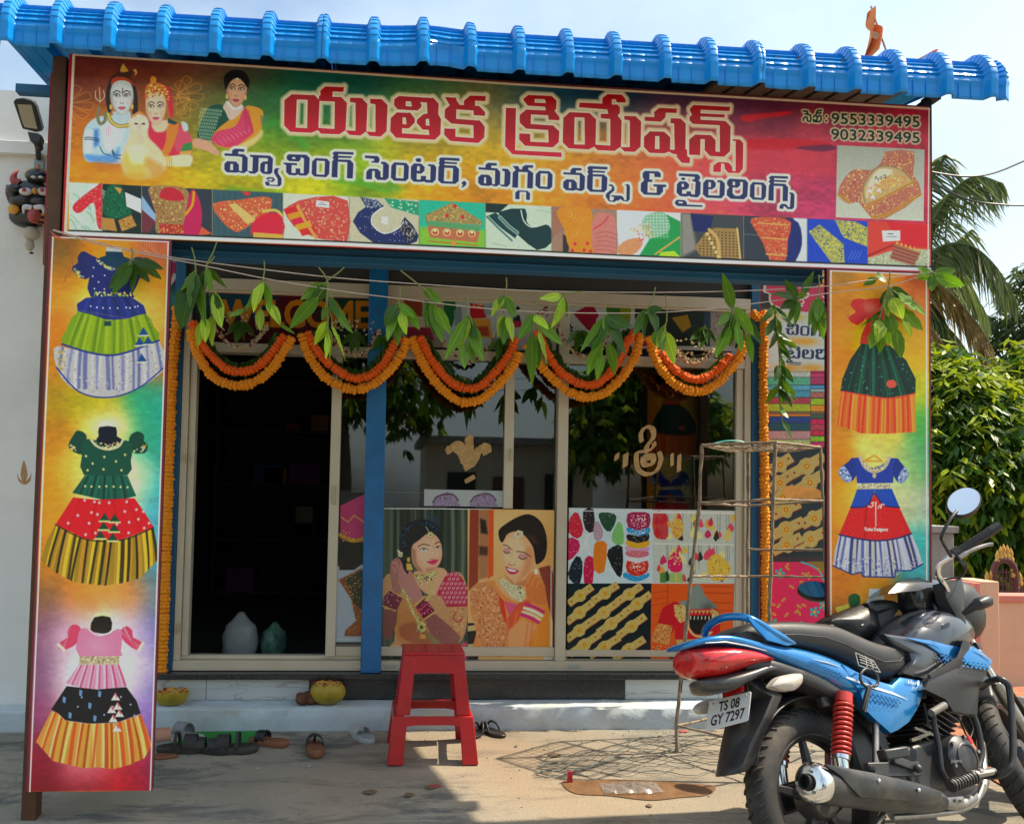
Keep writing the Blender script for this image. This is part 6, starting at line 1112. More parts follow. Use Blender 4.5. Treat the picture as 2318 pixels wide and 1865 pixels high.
for z in(.26,.75,1.25,1.75,2.2):mb.box((-2.0,3.4,z),(2.2,3.9,z+.03))
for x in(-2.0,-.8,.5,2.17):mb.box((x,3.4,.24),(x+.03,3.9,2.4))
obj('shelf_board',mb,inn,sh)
R=random.Random(5)
for i in range(26):
 x=R.uniform(-1.9,2.0);z=R.choice([.29,.78,1.28,1.78]);mb=MB();mb.box((x,3.42,z),(x+R.uniform(.1,.3),3.8,z+R.uniform(.06,.3)));solo('folded_cloth',mb,mat('cloth%d'%(i%6),[(.2,.03,.05),(.04,.08,.2),(.3,.25,.2),(.03,.12,.08),(.3,.12,.03),(.15,.04,.15)][i%6],.8),'stack of folded cloth on the dim interior shelf','folded cloth','cloth stacks on the dim shelf inside')
clear=mat('cloudy_plastic',(.55,.60,.58),.3,0,.1,12,bump=.3,trans=.35,alpha=.8)
def sack(c,w,d,h,m,label,seed=1):
 R=random.Random(seed);mb=MB();rings=[]
 for j in range(12):
  v=j/11;k=math.sin(PI*min(1,.18+v*.82))**.55 if v<.8 else .55-.4*(v-.8)/.2;ring=[]
  for i in range(20):
   t=2*PI*i/20;q=1+.10*math.sin(3*t+seed)+R.uniform(-.07,.07);ring.append((c[0]+w*k*q*math.cos(t)+.03*v*math.sin(seed),c[1]+d*k*q*math.sin(t),c[2]+h*v))
  rings.append(ring)
 mb.loft(rings);o=solo('plastic_bag',mb,m,label,'plastic bag',smooth=70);return o
p=onZ(490,1470,.26);sack((-1.27,.42,.24),.10,.09,.27,clear,'pale plastic carrier bag on the floor inside the open door',3)
sack((-1.10,.50,.24),.08,.08,.20,mat('green_print_plastic',(.10,.22,.16),.4,0,.8,14,bump=.3),'green and white plastic bag behind the pale one',7)
def petalm(name,c1,c2):
 m=mat(name,c1,.75,0,.25,60,bump=.5,bscale=180,sss=.0);return m
m_or=petalm('orange_marigold',(1.0,.34,.005),0);m_rd=petalm('deep_orange_marigold',(1.0,.145,.004),0)
def flower_mesh(seed,m):
 R=random.Random(seed);mb=MB();n=14;prof=[(.10,-.5),(.75,-.46),(1.0,-.14),(1.02,.14),(.74,.46),(.10,.5)];rings=[]
 for r,z in prof:rings.append([((r*(1+(.10 if r>.5 else .02)*(1 if j%2 else-1)+R.uniform(-.05,.05)))*math.cos(2*PI*j/n),(r*(1+(.10 if r>.5 else .02)*(1 if j%2 else-1)+R.uniform(-.05,.05)))*math.sin(2*PI*j/n),z+R.uniform(-.06,.06))for j in range(n)])
 mb.loft(rings);return mb.mesh('marigold',m,50)
FM={0:[flower_mesh(i,m_or)for i in range(4)],1:[flower_mesh(9+i,m_rd)for i in range(4)]}
def garland(px,y,kind,label,cat='garland',group=None,r=.0245,step=.0185,wob=.002,seed=0,dy=None):
 R=random.Random(seed);P=[Vector(onY(a,b,y))for a,b in px];C=[Vector(c)for c in catmull(P,14,False)]
 b=C[0].copy();t=thing('marigold_garland',tuple(b),label,cat,group);acc=0;last=C[0]
 D_=[C[0]];
 for i in range(1,len(C)):
  n_=max(1,int((C[i]-C[i-1]).length/.002));D_+=[C[i-1].lerp(C[i],(q+1)/n_)for q in range(n_)]
 C=D_;last=C[0]
 for i in range(1,len(C)):
  seg=(C[i]-last).length;acc+=seg;last=C[i]
  if acc>=step:
   acc=0;T=(C[i]-C[i-1]).normalized();k=r*R.uniform(.9,1.12)
   q=T.to_track_quat('Z','Y')@Quaternion((0,0,1),R.uniform(0,6))@Quaternion((1,0,0),R.uniform(-.14,.14))
   o=share('flower',R.choice(FM[kind]),t,C[i]-b+Vector((R.uniform(-wob,wob),R.uniform(-wob,wob),R.uniform(-wob,wob))),q.to_euler(),(k,k*R.uniform(.9,1.1),step*1.2*R.uniform(.95,1.2)))
 mb=MB();mb.tube([tuple(c)for c in C[::25]]+[tuple(C[-1])],.0015,5);obj('thread',mb,mat('thread',(.3,.25,.15),.9),t)
 return t
SW=[([(430,743),(443,791),(469,839),(495,861),(526,872),(552,872),(583,861),(615,835),(639,800),(661,765)],[(434,726),(458,780),(495,822),(524,839),(552,841),(583,830),(615,800),(637,769),(646,758)]),([(681,752),(696,798),(724,841),(757,868),(790,880),(812,882),(848,868),(885,835),(911,797),(922,768)],[(692,748),(713,787),(735,815),(757,833),(796,855),(833,852),(866,826),(888,787),(904,764)]),([(930,760),(952,812),(989,868),(1026,901),(1056,911),(1093,901),(1130,868),(1160,831),(1175,797)],[(949,760),(975,812),(1015,860),(1052,879),(1090,872),(1127,835),(1153,801),(1167,768)]),([(1190,775),(1219,823),(1271,875),(1294,890),(1331,899),(1368,890),(1405,857),(1435,812),(1453,753)],[(1215,745),(1245,812),(1282,853),(1331,872),(1368,857),(1398,820),(1423,771),(1442,745)]),([(1467,759),(1480,801),(1500,839),(1527,868),(1560,884),(1594,884),(1627,864),(1656,832),(1676,801),(1683,777)],[(1490,790),(1516,826),(1538,844),(1572,859),(1605,852),(1634,828),(1652,806)])]
where=['over the open door, first swag from the left','crossing the blue post, second swag','above the three stroked glass mark, middle swag','over the mullion, fourth swag','beside the right jamb, last swag']
for i,(o_,n_)in enumerate(SW):
 garland(o_,-.155,0,'outer light orange marigold strand '+where[i],group='marigold swags across the door',seed=i)
 garland(n_,-.150,1,'inner deep orange marigold strand '+where[i],group='marigold swags across the door',r=.0225,step=.0175,seed=20+i)
garland([(1730,700),(1728,860),(1730,1000),(1732,1150),(1733,1300),(1734,1480)],-.06,0,'straight marigold garland hanging down the right door jamb beside the fabric board',group='straight garlands on the door jambs',r=.0235,step=.0195,seed=31)
garland([(405,690),(397,760),(390,840),(384,1000),(379,1150),(373,1350),(366,1535)],-.06,0,'straight marigold garland hanging down the left door jamb behind the pillar board',group='straight garlands on the door jambs',r=.026,step=.0195,seed=32)
garland([(1702,702),(1712,715),(1722,722),(1735,712)],-.075,0,'short marigold knot at the top of the right jamb garland',r=.022,seed=33)
garland([(392,690),(400,706),(408,700),(402,722)],-.07,0,'short marigold knot at the top of the left jamb garland',r=.02,seed=34)
def leafmat(name,col,tr):
 m=bpy.data.materials.new(name);m.use_nodes=True;nt=m.node_tree;nt.nodes.clear();n=nt.nodes.new;l=nt.links.new
 o=n('ShaderNodeOutputMaterial');mx=n('ShaderNodeMixShader');b=n('ShaderNodeBsdfPrincipled');t=n('ShaderNodeBsdfTranslucent');mx.inputs[0].default_value=.32
 oi=n('ShaderNodeObjectInfo');mr=n('ShaderNodeMapRange');mr.inputs[3].default_value=.72;mr.inputs[4].default_value=1.3;l(oi.outputs['Random'],mr.inputs[0])
 tc=n('ShaderNodeTexCoord');w=n('ShaderNodeTexNoise');w.inputs['Scale'].default_value=4;l(tc.outputs['Object'],w.inputs[0]);r2=n('ShaderNodeMapRange');r2.inputs[3].default_value=.8;r2.inputs[4].default_value=1.2;l(w.outputs[0],r2.inputs[0])
 sx=n('ShaderNodeSeparateXYZ');l(tc.outputs['Object'],sx.inputs[0]);ab=n('ShaderNodeMath');ab.operation='ABSOLUTE';l(sx.outputs[1],ab.inputs[0]);rib=n('ShaderNodeMapRange');rib.inputs[1].default_value=.012;rib.inputs[2].default_value=.035;rib.inputs[3].default_value=1.7;rib.inputs[4].default_value=1;l(ab.outputs[0],rib.inputs[0])
 m1=n('ShaderNodeMath');m1.operation='MULTIPLY';l(mr.outputs[0],m1.inputs[0]);l(r2.outputs[0],m1.inputs[1]);m2=n('ShaderNodeMath');m2.operation='MULTIPLY';l(m1.outputs[0],m2.inputs[0]);l(rib.outputs[0],m2.inputs[1])
 v=n('ShaderNodeVectorMath');v.operation='SCALE';v.inputs[0].default_value=col;l(m2.outputs[0],v.inputs[3]);v2=n('ShaderNodeVectorMath');v2.operation='SCALE';v2.inputs[0].default_value=tr;l(m2.outputs[0],v2.inputs[3])
 l(v.outputs[0],b.inputs['Base Color']);b.inputs['Roughness'].default_value=.36;b.inputs['Specular IOR Level'].default_value=.3;l(v2.outputs[0],t.inputs[0]);l(b.outputs[0],mx.inputs[1]);l(t.outputs[0],mx.inputs[2]);l(mx.outputs[0],o.inputs[0]);return m
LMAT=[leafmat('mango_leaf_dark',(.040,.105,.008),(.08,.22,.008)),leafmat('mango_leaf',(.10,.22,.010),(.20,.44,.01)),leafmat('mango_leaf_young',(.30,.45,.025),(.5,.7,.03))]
def leaf_mesh(seed,m):
 R=random.Random(seed);mb=MB();n=8;c1,c2,tw=R.uniform(-.14,.14),R.uniform(-.06,.06),R.uniform(-.5,.5);rows=[]
 for i in range(n+1):
  u=i/n;w=.5*(math.sin(PI*u**.85)**.85)*(1-.35*u)+.015 if 0<i<n else(.02 if i==0 else .002)
  zc=c1*math.sin(PI*u)*2*.5+c2*u*u*2;yc=R.uniform(-.01,.01)+.08*math.sin(u*3+seed)*u;a_=tw*u
  for s_,dz in((-1,.0),(-.5,-.0),(0,-.06),(.5,0),(1,0)):
   yy=s_*w;zz=dz*w*2+.07*w*math.sin(u*20)*abs(s_);rows.append((u,yc+yy*math.cos(a_),zc+zz+yy*math.sin(a_)))
 mb.add(rows,[(i*5+j,i*5+j+1,(i+1)*5+j+1,(i+1)*5+j)for i in range(n)for j in range(4)]);return mb.mesh('leaf',m,180)
LME=[[leaf_mesh(k*10+i,LMAT[k])for i in range(5)]for k in range(3)]
stemm=mat('green_twig',(.16,.20,.05),.6)
def add_leaf(t,base,a,b,w,k,R,name='leaf'):
 """leaf from world point a to b, width w"""
 a,b=Vector(a),Vector(b);d=b-a;L_=d.length;X_=d.normalized();Nn=Vector((R.uniform(-.6,.6),-1,R.uniform(-.25,.5)));Yv=Nn.cross(X_).normalized();Zv=X_.cross(Yv)
 o=bpy.data.objects.new(name,R.choice(LME[k]));COL.objects.link(o);o.parent=t
 M=Matrix(((X_.x*L_,Yv.x*w,Zv.x*L_*.8,0),(X_.y*L_,Yv.y*w,Zv.y*L_*.8,0),(X_.z*L_,Yv.z*w,Zv.z*L_*.8,0),(0,0,0,1)));M.translation=a-base;o.matrix_local=M
 return o
YS=SY-.055
def bunch(anchor,leaves,label,y=YS,up=None,seed=0,grp='mango leaf bunches on the twine',wpx=30):
 R=random.Random(seed);A=Vector(onY(*anchor,y));t=thing('leaf_bunch',tuple(A),label,'leaf bunch',grp)
 for L_ in leaves:
  k=L_[2]if len(L_)>2 else R.choice([0,1,1,1,2]);w=(L_[3]if len(L_)>3 else wpx)*.00185;fr_=L_[4]if len(L_)>4 else None
  a_=Vector(onY(*fr_,y))if fr_ else A+Vector((R.uniform(-.008,.008),0,-.008));b_=Vector(onY(L_[0],L_[1],y+R.uniform(-.05,.03)))
  a_=a_+(b_-a_)*.06;add_leaf(t,A,a_,b_,w*R.uniform(.85,1.1)*.95,k,R)
  mb=MB();mb.tube([A,A+(a_-A)*.6+Vector((0,.003,0)),a_+(b_-a_)*.1],.0018,5);obj('stalk',mb,stemm,t)
 if up:
  mb=MB()
  for q in up:U_=Vector(onY(*q,y-.01));mb.tube([A,A.lerp(U_,.5)+Vector((.004,0,0)),U_],[.0032,.003,.0024],6)
  obj('twig',mb,stemm,t)
 return t
BN=[((299,584),[(247,655,0,34),(254,668,0,36),(300,668,0,26),(373,612,0,30),(370,632,0,30),(338,640,0,22)],[(297,560)],'dark leaf bunch on the twine over the blue frock on the left board'),((443,608),[(409,660,1,26),(420,752,0,46),(466,745,1,34),(430,700,0,34),(450,690,0,30)],[(434,560)],'broad dark leaf bunch hanging at the left jamb'),((467,600),[(480,662,1,24),(515,656,1,22),(504,745,2,34,(485,655)),(504,706,0,26,(475,660)),(450,786,2,26,(455,725)),(467,777,2,28,(462,715)),(483,786,2,26,(478,710)),(440,690,0,30)],[(491,548),(486,580)],'leaf bunch with yellow young leaves hanging at the left jamb'),((596,631),[(553,708,1,30),(572,706,2,24),(515,717,1,14,(556,700)),(612,708,1,26),(636,738,2,24,(600,680)),(589,751,2,26,(590,695)),(668,756,1,8,(630,732))],[(598,590)],'bright four leaf bunch in front of the WELCOME panel'),((741,635),[(678,678,1,28),(654,745,1,34,(725,668)),(730,727,1,22,(738,690)),(712,784,2,30,(741,724)),(747,826,2,18,(743,740)),(735,815,2,16,(742,750)),(784,818,2,12,(748,730)),(799,755,1,24,(752,680)),(700,700,0,34),(764,720,0,22,(748,670))],[(721,605),(780,605)],'long tailed leaf bunch left of the blue post'),((902,681),[(872,742,0,36),(877,775,1,28),(901,786,1,30),(922,760,2,26),(953,746,1,32),(890,752,1,24),(940,720,1,26)],[(905,650)],'fan shaped leaf bunch just right of the blue post'),((976,670),[(1001,688,1,26,(955,650)),(1001,777,1,34),(1020,760,1,36,(982,690)),(968,742,0,30),(985,760,0,28)],[(955,650),(906,612)],'leaf bunch hanging from a long slanting twig right of the post'),((1058,707),[(1006,816,1,38),(1041,797,2,34),(1051,836,1,30,(1050,770)),(1072,824,1,24,(1060,770)),(1096,820,1,40),(1078,770,0,30)],[(1057,664),(1070,735)],'wide spreading leaf bunch above the middle swag'),((1144,664),[(1112,720,2,28),(1158,705,2,34),(1124,764,2,28,(1140,710)),(1141,782,1,26,(1145,710)),(1157,777,2,24,(1150,710)),(1168,720,1,24),(1130,700,1,32)],[(1146,628)],'pale green leaf bunch right of the wide spreading one'),((1211,707),[(1172,770,1,30),(1202,877,1,42,(1205,745)),(1220,835,1,26,(1213,760)),(1234,832,2,26,(1218,740)),(1271,782,1,32),(1240,750,2,28),(1185,740,1,26)],[(1211,684)],'leaf bunch with one very long leaf hanging over the mullion'),((1278,664),[(1219,678,2,26),(1246,744,2,26),(1260,735,2,24),(1284,720,1,14)],[(1320,660)],'small pale leaf bunch laid sideways on the twine'),((1368,710),[(1311,798,1,18),(1329,852,1,44,(1366,770)),(1349,862,1,30,(1365,800)),(1394,850,1,34,(1375,770)),(1417,804,0,34,(1375,720)),(1430,738,0,50),(1376,760,1,26),(1340,800,0,40)],[(1369,682)],'large drooping leaf bunch left of the looped letter'),((1470,692),[(1436,757,0,34),(1458,770,0,24),(1484,758,0,34),(1500,700,0,26),(1495,790,1,30,(1482,745))],[(1484,650)],'dark leaf bunch on a long twig above the right window'),((1509,728),[(1530,826,2,32,(1504,745)),(1488,790,2,20),(1500,800,1,22)],[(1506,668)],'curled pale leaf pair hanging above the last swag'),((1658,701),[(1636,617,1,30,(1660,705)),(1616,812,1,34,(1655,735)),(1620,790,0,30),(1640,760,1,26),(1678,797,1,22,(1668,720)),(1706,762,1,34,(1662,690)),(1726,780,0,26,(1690,715)),(1704,822,1,20,(1690,750)),(1650,785,1,28),(1625,735,1,26)],None,'dense leaf bunch at the right jamb with one leaf pointing up'),((1809,673),[(1848,614,0,26),(1776,632,0,26),(1741,667,0,22),(1783,735,0,20),(1797,740,1,18),(1765,700,0,24),(1822,660,1,18)],None,'forked dark leaf bunch over the pink plaque'),((1853,666),[(1830,742,1,28),(1845,762,1,28),(1862,770,1,28),(1850,730,1,28),(1868,745,1,26)],[(1853,622)],'hanging leaf bunch left of the right pillar board'),((2011,648),[(1944,741,0,16,(2000,700)),(1996,700,0,34),(2012,720,2,36),(2042,726,2,44,(2018,670)),(2099,713,1,38,(2025,660)),(2088,750,1,36,(2035,690)),(2070,680,0,36),(1974,760,1,30,(1995,715)),(1985,778,2,34,(1990,720)),(2011,783,1,40,(2005,715)),(2038,812,1,34,(2030,740)),(1968,790,1,26,(1985,745)),(2058,765,2,26,(2040,715)),(1990,800,1,22,(1997,760)),(2025,760,1,34,(2010,705))],[(2014,612)],'big bushy leaf bunch covering the red blouse on the right board'),((1990,625),[(1952,646,1,26),(2005,640,1,26,(1985,615))],None,'two loose leaves on the twine near the right board top'),((2111,615),[(2074,606,1,22),(2071,631,1,24),(2166,612,1,34),(2183,650,1,36),(2110,662,0,26),(2150,640,1,30)],None,'leaf bunch tied at the right end of the twine beside the palm'),]
for i,b_ in enumerate(BN):bunch(b_[0],b_[1],b_[3],up=b_[2],seed=i*3+1)
R=random.Random(77);A=Vector(onY(1752,690,-.16));t=thing('leaf_sprig',tuple(A),'long trailing leafy sprig hanging from the right jamb over the folded fabrics','leaf sprig')
st=[(1752,690),(1758,740),(1764,800),(1766,850),(1762,880),(1770,950)];C=catmull([tuple(onY(a_,b_,-.16))for a_,b_ in st],6,False)
mb=MB();mb.tube(C,.004,6);obj('stem',mb,stemm,t)
for i in range(34):
 c=C[R.randrange(len(C))];s_=R.choice([-1,1]);L_=R.uniform(.10,.16);e=Vector(c)+Vector((s_*L_*R.uniform(.2,.75),R.uniform(-.05,.03),-L_*R.uniform(.45,.95)));add_leaf(t,A,c,e,.045,R.choice([0,0,1,1,2 if c[2]<1.75 else 0]),R)
jas=mat('cream_jasmine',(.55,.43,.27),.7,0,.2,40);redf=mat('dry_red_petal',(.16,.012,.02),.8)
def bud(seed,m):
 mb=MB();R=random.Random(seed)
 for k in range(3):mb.ball((R.uniform(-.5,.5),R.uniform(-.5,.5),R.uniform(-.5,.5)),(.5,.5,.75),6,4,jit=.15,rnd=R)
 return mb.mesh('bud',m,60)
JB=[bud(i,jas)for i in range(3)];RB=bud(5,redf)
for i,(o_,n_)in enumerate(SW):
 P=[Vector(onY(a_,b_,-.12))for a_,b_ in n_];C=[Vector(c)for c in catmull(P,8,False)];mid=(C[0]+C[-1])/2;R=random.Random(50+i)
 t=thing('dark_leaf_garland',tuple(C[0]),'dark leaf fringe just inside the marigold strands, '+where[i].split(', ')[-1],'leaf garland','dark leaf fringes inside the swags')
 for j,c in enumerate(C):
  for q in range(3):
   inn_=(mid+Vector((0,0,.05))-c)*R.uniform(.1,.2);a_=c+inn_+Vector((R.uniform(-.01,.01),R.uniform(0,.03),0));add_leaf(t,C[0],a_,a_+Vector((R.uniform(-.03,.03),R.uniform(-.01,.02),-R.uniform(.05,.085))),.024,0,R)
 t=thing('jasmine_string',tuple(C[0]),'cream jasmine string with dry red petals, '+where[i].split(', ')[-1],'flower string','jasmine strings inside the swags')
 m_=len(C);J=[c+(mid+Vector((0,0,.07))-c)*.42 for c in C];J2=[]
 for j in range(len(J)-1):
  for q in range(3):J2.append(J[j].lerp(J[j+1],q/3))
 for j,c in enumerate(J2):
  if R.random()<.82:
   me=RB if R.random()<.10 else R.choice(JB);share('bud',me,t,c-C[0]+Vector((R.uniform(-.008,.008),.015+R.uniform(-.01,.01),R.uniform(-.008,.008))),(R.uniform(0,3),R.uniform(0,3),0),(.0095,)*3)
 if i in(0,4,1):
  for q in range(42):
   c=mid+Vector((R.uniform(-.15,.15),.03+R.uniform(-.01,.01),R.uniform(-.05,.09)));share('bud',R.choice(JB),t,c-C[0],(R.uniform(0,3),R.uniform(0,3),0),(.009,)*3)
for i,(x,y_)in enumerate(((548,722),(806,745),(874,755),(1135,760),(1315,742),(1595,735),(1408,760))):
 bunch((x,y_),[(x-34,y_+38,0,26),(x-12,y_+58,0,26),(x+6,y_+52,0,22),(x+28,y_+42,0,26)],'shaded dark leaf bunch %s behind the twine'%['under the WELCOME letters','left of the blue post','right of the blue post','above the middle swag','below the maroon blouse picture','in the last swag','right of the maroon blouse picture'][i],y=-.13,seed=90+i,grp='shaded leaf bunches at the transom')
tw=mat('white_twine',(.48,.40,.33),.9,0,.2,200)
for nm,P in(('upper white twine running across the whole front in front of the boards',[(120,520),(250,556),(385,582),(424,588),(595,610),(795,632),(1134,655),(1320,661),(1498,662),(1698,658),(1869,648),(1955,636),(2079,620),(2112,614)]),('lower white twine sagging under the upper one across the front',[(120,522),(250,560),(424,594),(591,629),(700,648),(799,663),(1064,695),(1212,706),(1360,709),(1498,707),(1655,694),(1880,663),(2009,648),(2105,617)])):
 mb=MB();mb.tube(catmull([tuple(onY(a_,b_,YS-.002))for a_,b_ in P],5,False),.0021,6);solo('twine',mb,tw,nm,'twine',smooth=60)
ot=mat('orange_thread',(.55,.14,.03),.8)
mb=MB()
for P in([(72,497),(100,500),(118,528),(150,545)],[(78,505),(105,512),(122,536),(158,546)]):mb.tube(catmull([tuple(onY(a_,b_,YS if k>1 else-.5))for k,(a_,b_)in enumerate(P)],6,False),.0025,5)
for P in([(160,548),(161,590),(150,625),(144,640)],[(162,548),(164,600),(157,628)]):mb.tube(catmull([tuple(onY(a_,b_,YS))for a_,b_ in P],6,False),.0016,5)
solo('orange_thread',mb,ot,'orange thread tied from the black mask to the top of the left board','thread')
BX,BY_,BH,BL=1.155,-1.905,.40,.34
bF=np.array([math.cos(BH),math.sin(BH),0]);bL0=np.array([-math.sin(BH),math.cos(BH),0]);bZ=np.array([0,0,1.])
bU=math.cos(BL)*bZ+math.sin(BL)*bL0;bLt=math.cos(BL)*bL0-math.sin(BL)*bZ;bO=np.array([BX,BY_,GZ(BY_)])
def B(px,py,y):
 d=ray(px,py);t=((bO-CAM)@bLt+y)/(d@bLt);P=CAM+d*t-bO;return(float(P@bF),y,float(P@bU))
R1=lambda x,y,d:B(1750+x*.35456,1250+y*.35456,d);R2_=lambda x,y,d:B(1550+x*.23055,1350+y*.23055,d);R3=lambda x,y,d:B(1750+x*.26345,1080+y*.26345,d)
bike=bpy.data.objects.new('motorcycle',None);COL.objects.link(bike)
bike.matrix_world=Matrix(((bF[0],bLt[0],bU[0],bO[0]),(bF[1],bLt[1],bU[1],bO[1]),(bF[2],bLt[2],bU[2],bO[2]),(0,0,0,1)))
tag(bike,'blue and black motorcycle on its side stand with a white TS 08 GY 7297 plate','motorcycle')
blue=mat('metallic_blue_paint',(.008,.20,.52),.22,.45,.06,300,coat=.8,dirt=('0c2c50',.25,3));dgrey=mat('graphite_paint',(.045,.055,.07),.25,.4,.08,200,coat=.7)
blk=mat('black_plastic',(.018,.019,.02),.42,0,.15,9,spec=.5,dirt=('57504a',.22,5));rub=mat('tyre_rubber',(.028,.028,.028),.75,0,.2,12,bump=.15,dirt=('6b5f50',.65,6));alloy=mat('black_alloy',(.03,.031,.033),.4,.4,.15,9,dirt=('6b6258',.35,8))
chrome=mat('chrome',(.75,.75,.74),.14,1,.06,12);steel=mat('dull_steel',(.35,.34,.32),.38,.9,.2,14,dirt=('3a3028',.5,9));redp=mat('red_spring_paint',(.52,.03,.02),.38,0,.12,10,coat=.3,dirt=('5a4a3c',.3,20))
seatm=mat('black_vinyl_seat',(.022,.023,.025),.48,0,.12,7,bump=.12,bscale=240,spec=.5,dirt=('5c5850',.18,4));grm=mat('grey_engine',(.06,.062,.065),.45,.5,.2,12,dirt=('7a6c58',.5,7));exm=mat('matt_exhaust',(.055,.056,.056),.5,.4,.2,9,dirt=('8c8070',.5,5))
def bo(name,mb,m,par=None,**k):return obj(name,mb,m,par or bike,**k)
def vol(name,st,m,par=None,n=20,p=2.6,**k):
 rings=[]
 for s_ in st:
  x,zb,zt,w=s_[:4];zc,h=(zb+zt)/2,(zt-zb)/2;e=s_[4]if len(s_)>4 else p;r=[]
  for i in range(n):
   t=2*PI*i/n;c,s__=math.cos(t),math.sin(t);r.append((x,w*math.copysign(abs(c)**(2/e),c),zc+h*math.copysign(abs(s__)**(2/e),s__)))
  rings.append(r)
 A=np.array(rings);out=[]
 for i in range(len(A)-1):
  a,b,c,d=A[max(i-1,0)],A[i],A[i+1],A[min(i+2,len(A)-1)]
  for q in range(3):t=q/3;out.append(.5*((2*b)+(-a+c)*t+(2*a-5*b+4*c-d)*t*t+(-a+3*b-3*c+d)*t**3))
 out.append(A[-1]);mb=MB();mb.loft([[tuple(v)for v in r]for r in out]);return bo(name,mb,m,par,smooth=60,**k)
def pillow(name,pts,depth,bulge,m,par=None,sm=0,side=-1,**k):
 """curved panel: pts are local (x,y,z) outline points, swelling outwards by bulge"""
 P=np.array(pts,float);P=catmull(P,sm)if sm else P;c=P.mean(0);rings=[]
 back=P.copy();back[:,1]-=side*depth;rings.append(back)
 for s_ in(1,.93,.8,.6,.35,.12):r=c+(P-c)*s_;r[:,1]+=side*bulge*(1-s_*s_);rings.append(r)
 mb=MB();mb.loft([[tuple(v)for v in r]for r in rings]);return bo(name,mb,m,par,smooth=40,**k)
def wheel(name,par,c,steer=None,R_=.305,wd=.052,drum=True):
 w=link(name,None,par);w.location=c
 if steer is not None:w.rotation_euler=steer
 Mx=Matrix.Rotation(PI/2,4,'X');prof=[]
 for i in range(25):t=2*PI*i/24;prof.append((R_-wd*.92+wd*.92*math.cos(t),wd*math.copysign(abs(math.sin(t))**.8,math.sin(t))))
 mb=MB();mb.lathe(prof,56,Mx);tyre=obj('tyre',mb,rub,w,smooth=40)
 mb=MB()
 for i in range(46):
  for s_ in(-1,1):
   t0=2*PI*i/46;pts=[]
   for q in range(4):tt=t0+s_*.045*q*.6;yy=s_*(.006+q*.0125);rr=R_-wd*.92+wd*.92*math.cos(math.asin(min(.98,(abs(yy)/wd)**1.25)))+.0035;pts.append((rr*math.cos(tt),yy,rr*math.sin(tt)))
   mb.tube(pts,.0042,4)
 tr=obj('tread_block',mb,rub,tyre);tr['kind']='stuff'
 mb=MB();mb.lathe([(.222,-.034),(.214,-.036),(.200,-.026),(.196,0),(.200,.026),(.214,.036),(.222,.034),(.226,0),(.222,-.034)],56,Mx);obj('rim',mb,alloy,w,smooth=40)
 for i in range(5):
  t=2*PI*i/5+.3;mb=MB();d=Vector((math.cos(t),0,math.sin(t)));n_=Vector((-math.sin(t),0,math.cos(t)))
  a,b=d*.04,d*.200;mb.hexa([a-n_*.016+Vector((0,-.016,0)),a+n_*.016+Vector((0,-.016,0)),a+n_*.016+Vector((0,.016,0)),a-n_*.016+Vector((0,.016,0)),b-n_*.011+Vector((0,-.010,0)),b+n_*.011+Vector((0,-.010,0)),b+n_*.011+Vector((0,.010,0)),b-n_*.011+Vector((0,.010,0))]);obj('spoke',mb,alloy,w,bev=.003)
 mb=MB();mb.lathe([(.0,-.075),(.018,-.074),(.020,-.05),(.062,-.045),(.072,-.03),(.072,.03),(.062,.045),(.02,.05),(.018,.08),(0,.08)],30,Mx);obj('hub',mb,grm,w,smooth=35)
 return w
wheel('rear_wheel',bike,(-.03,0,.303))
mb=MB();mb.beam((-.03,-.10,.30),(.34,-.09,.33),.018,.045);mb.beam((-.03,.10,.30),(.34,.09,.33),.018,.045);bo('swing_arm',mb,blk,bev=.004)
mb=MB();mb.beam((-.10,.115,.31),(.40,.105,.34),.03,.10);bo('chain_case',mb,blk,bev=.01)
mb=MB();mb.tube([(-.03,-.125,.303),(-.03,.125,.303)],.010,10);mb.tube([(-.03,-.135,.303),(-.03,-.12,.303)],.017,6);bo('axle',mb,steel,smooth=40)
mb=MB();mb.box((.16,-.055,.26),(.36,.055,.60));bo('battery_box',mb,blk,bev=.012)
mb=MB();mb.beam((.0,-.10,.62),(.60,-.08,.60),.03,.04);mb.beam((0,.10,.62),(.60,.08,.60),.03,.04);mb.beam((.6,0,.60),(.93,0,.86),.04,.06);mb.beam((.70,0,.26),(.90,0,.80),.035);bo('frame_tube',mb,blk,bev=.006)
mb=MB()
for k in range(2):pass
mb.grid(12,22,lambda u,v:(-.03+(.345+.012*math.sin(PI*u))*math.cos(.15+2.55*v),(u-.5)*.15,.303+(.345+.012*math.sin(PI*u))*math.sin(.15+2.55*v)));o=bo('mudguard',mb,blk,smooth=60);q=o.modifiers.new('s','SOLIDIFY');q.thickness=.004
vol('seat',[(-.305,.85,.885,.045),(-.275,.835,.905,.085),(-.20,.835,.925,.108),(-.05,.82,.922,.122),(.08,.79,.910,.13),(.18,.755,.898,.13),(.26,.70,.868,.138),(.34,.672,.828,.150),(.42,.668,.812,.150),(.50,.70,.812,.132),(.555,.745,.822,.10),(.59,.79,.822,.05)],seatm,p=3.2)
mb=MB();mb.tube([(x_,-w_-.002,z_)for x_,z_,w_ in((-.28,.87,.088),(-.2,.868,.108),(-.05,.862,.123),(.08,.842,.131),(.18,.81,.131),(.26,.768,.139),(.34,.73,.15),(.43,.728,.149),(.5,.752,.13))],.0022,6);bo('seam',mb,seatm,smooth=60)
wm=mat('worn_white_print',(.42,.42,.40),.6);S1=lambda x,y:R1(x,y,-.1475)
mb=MB()
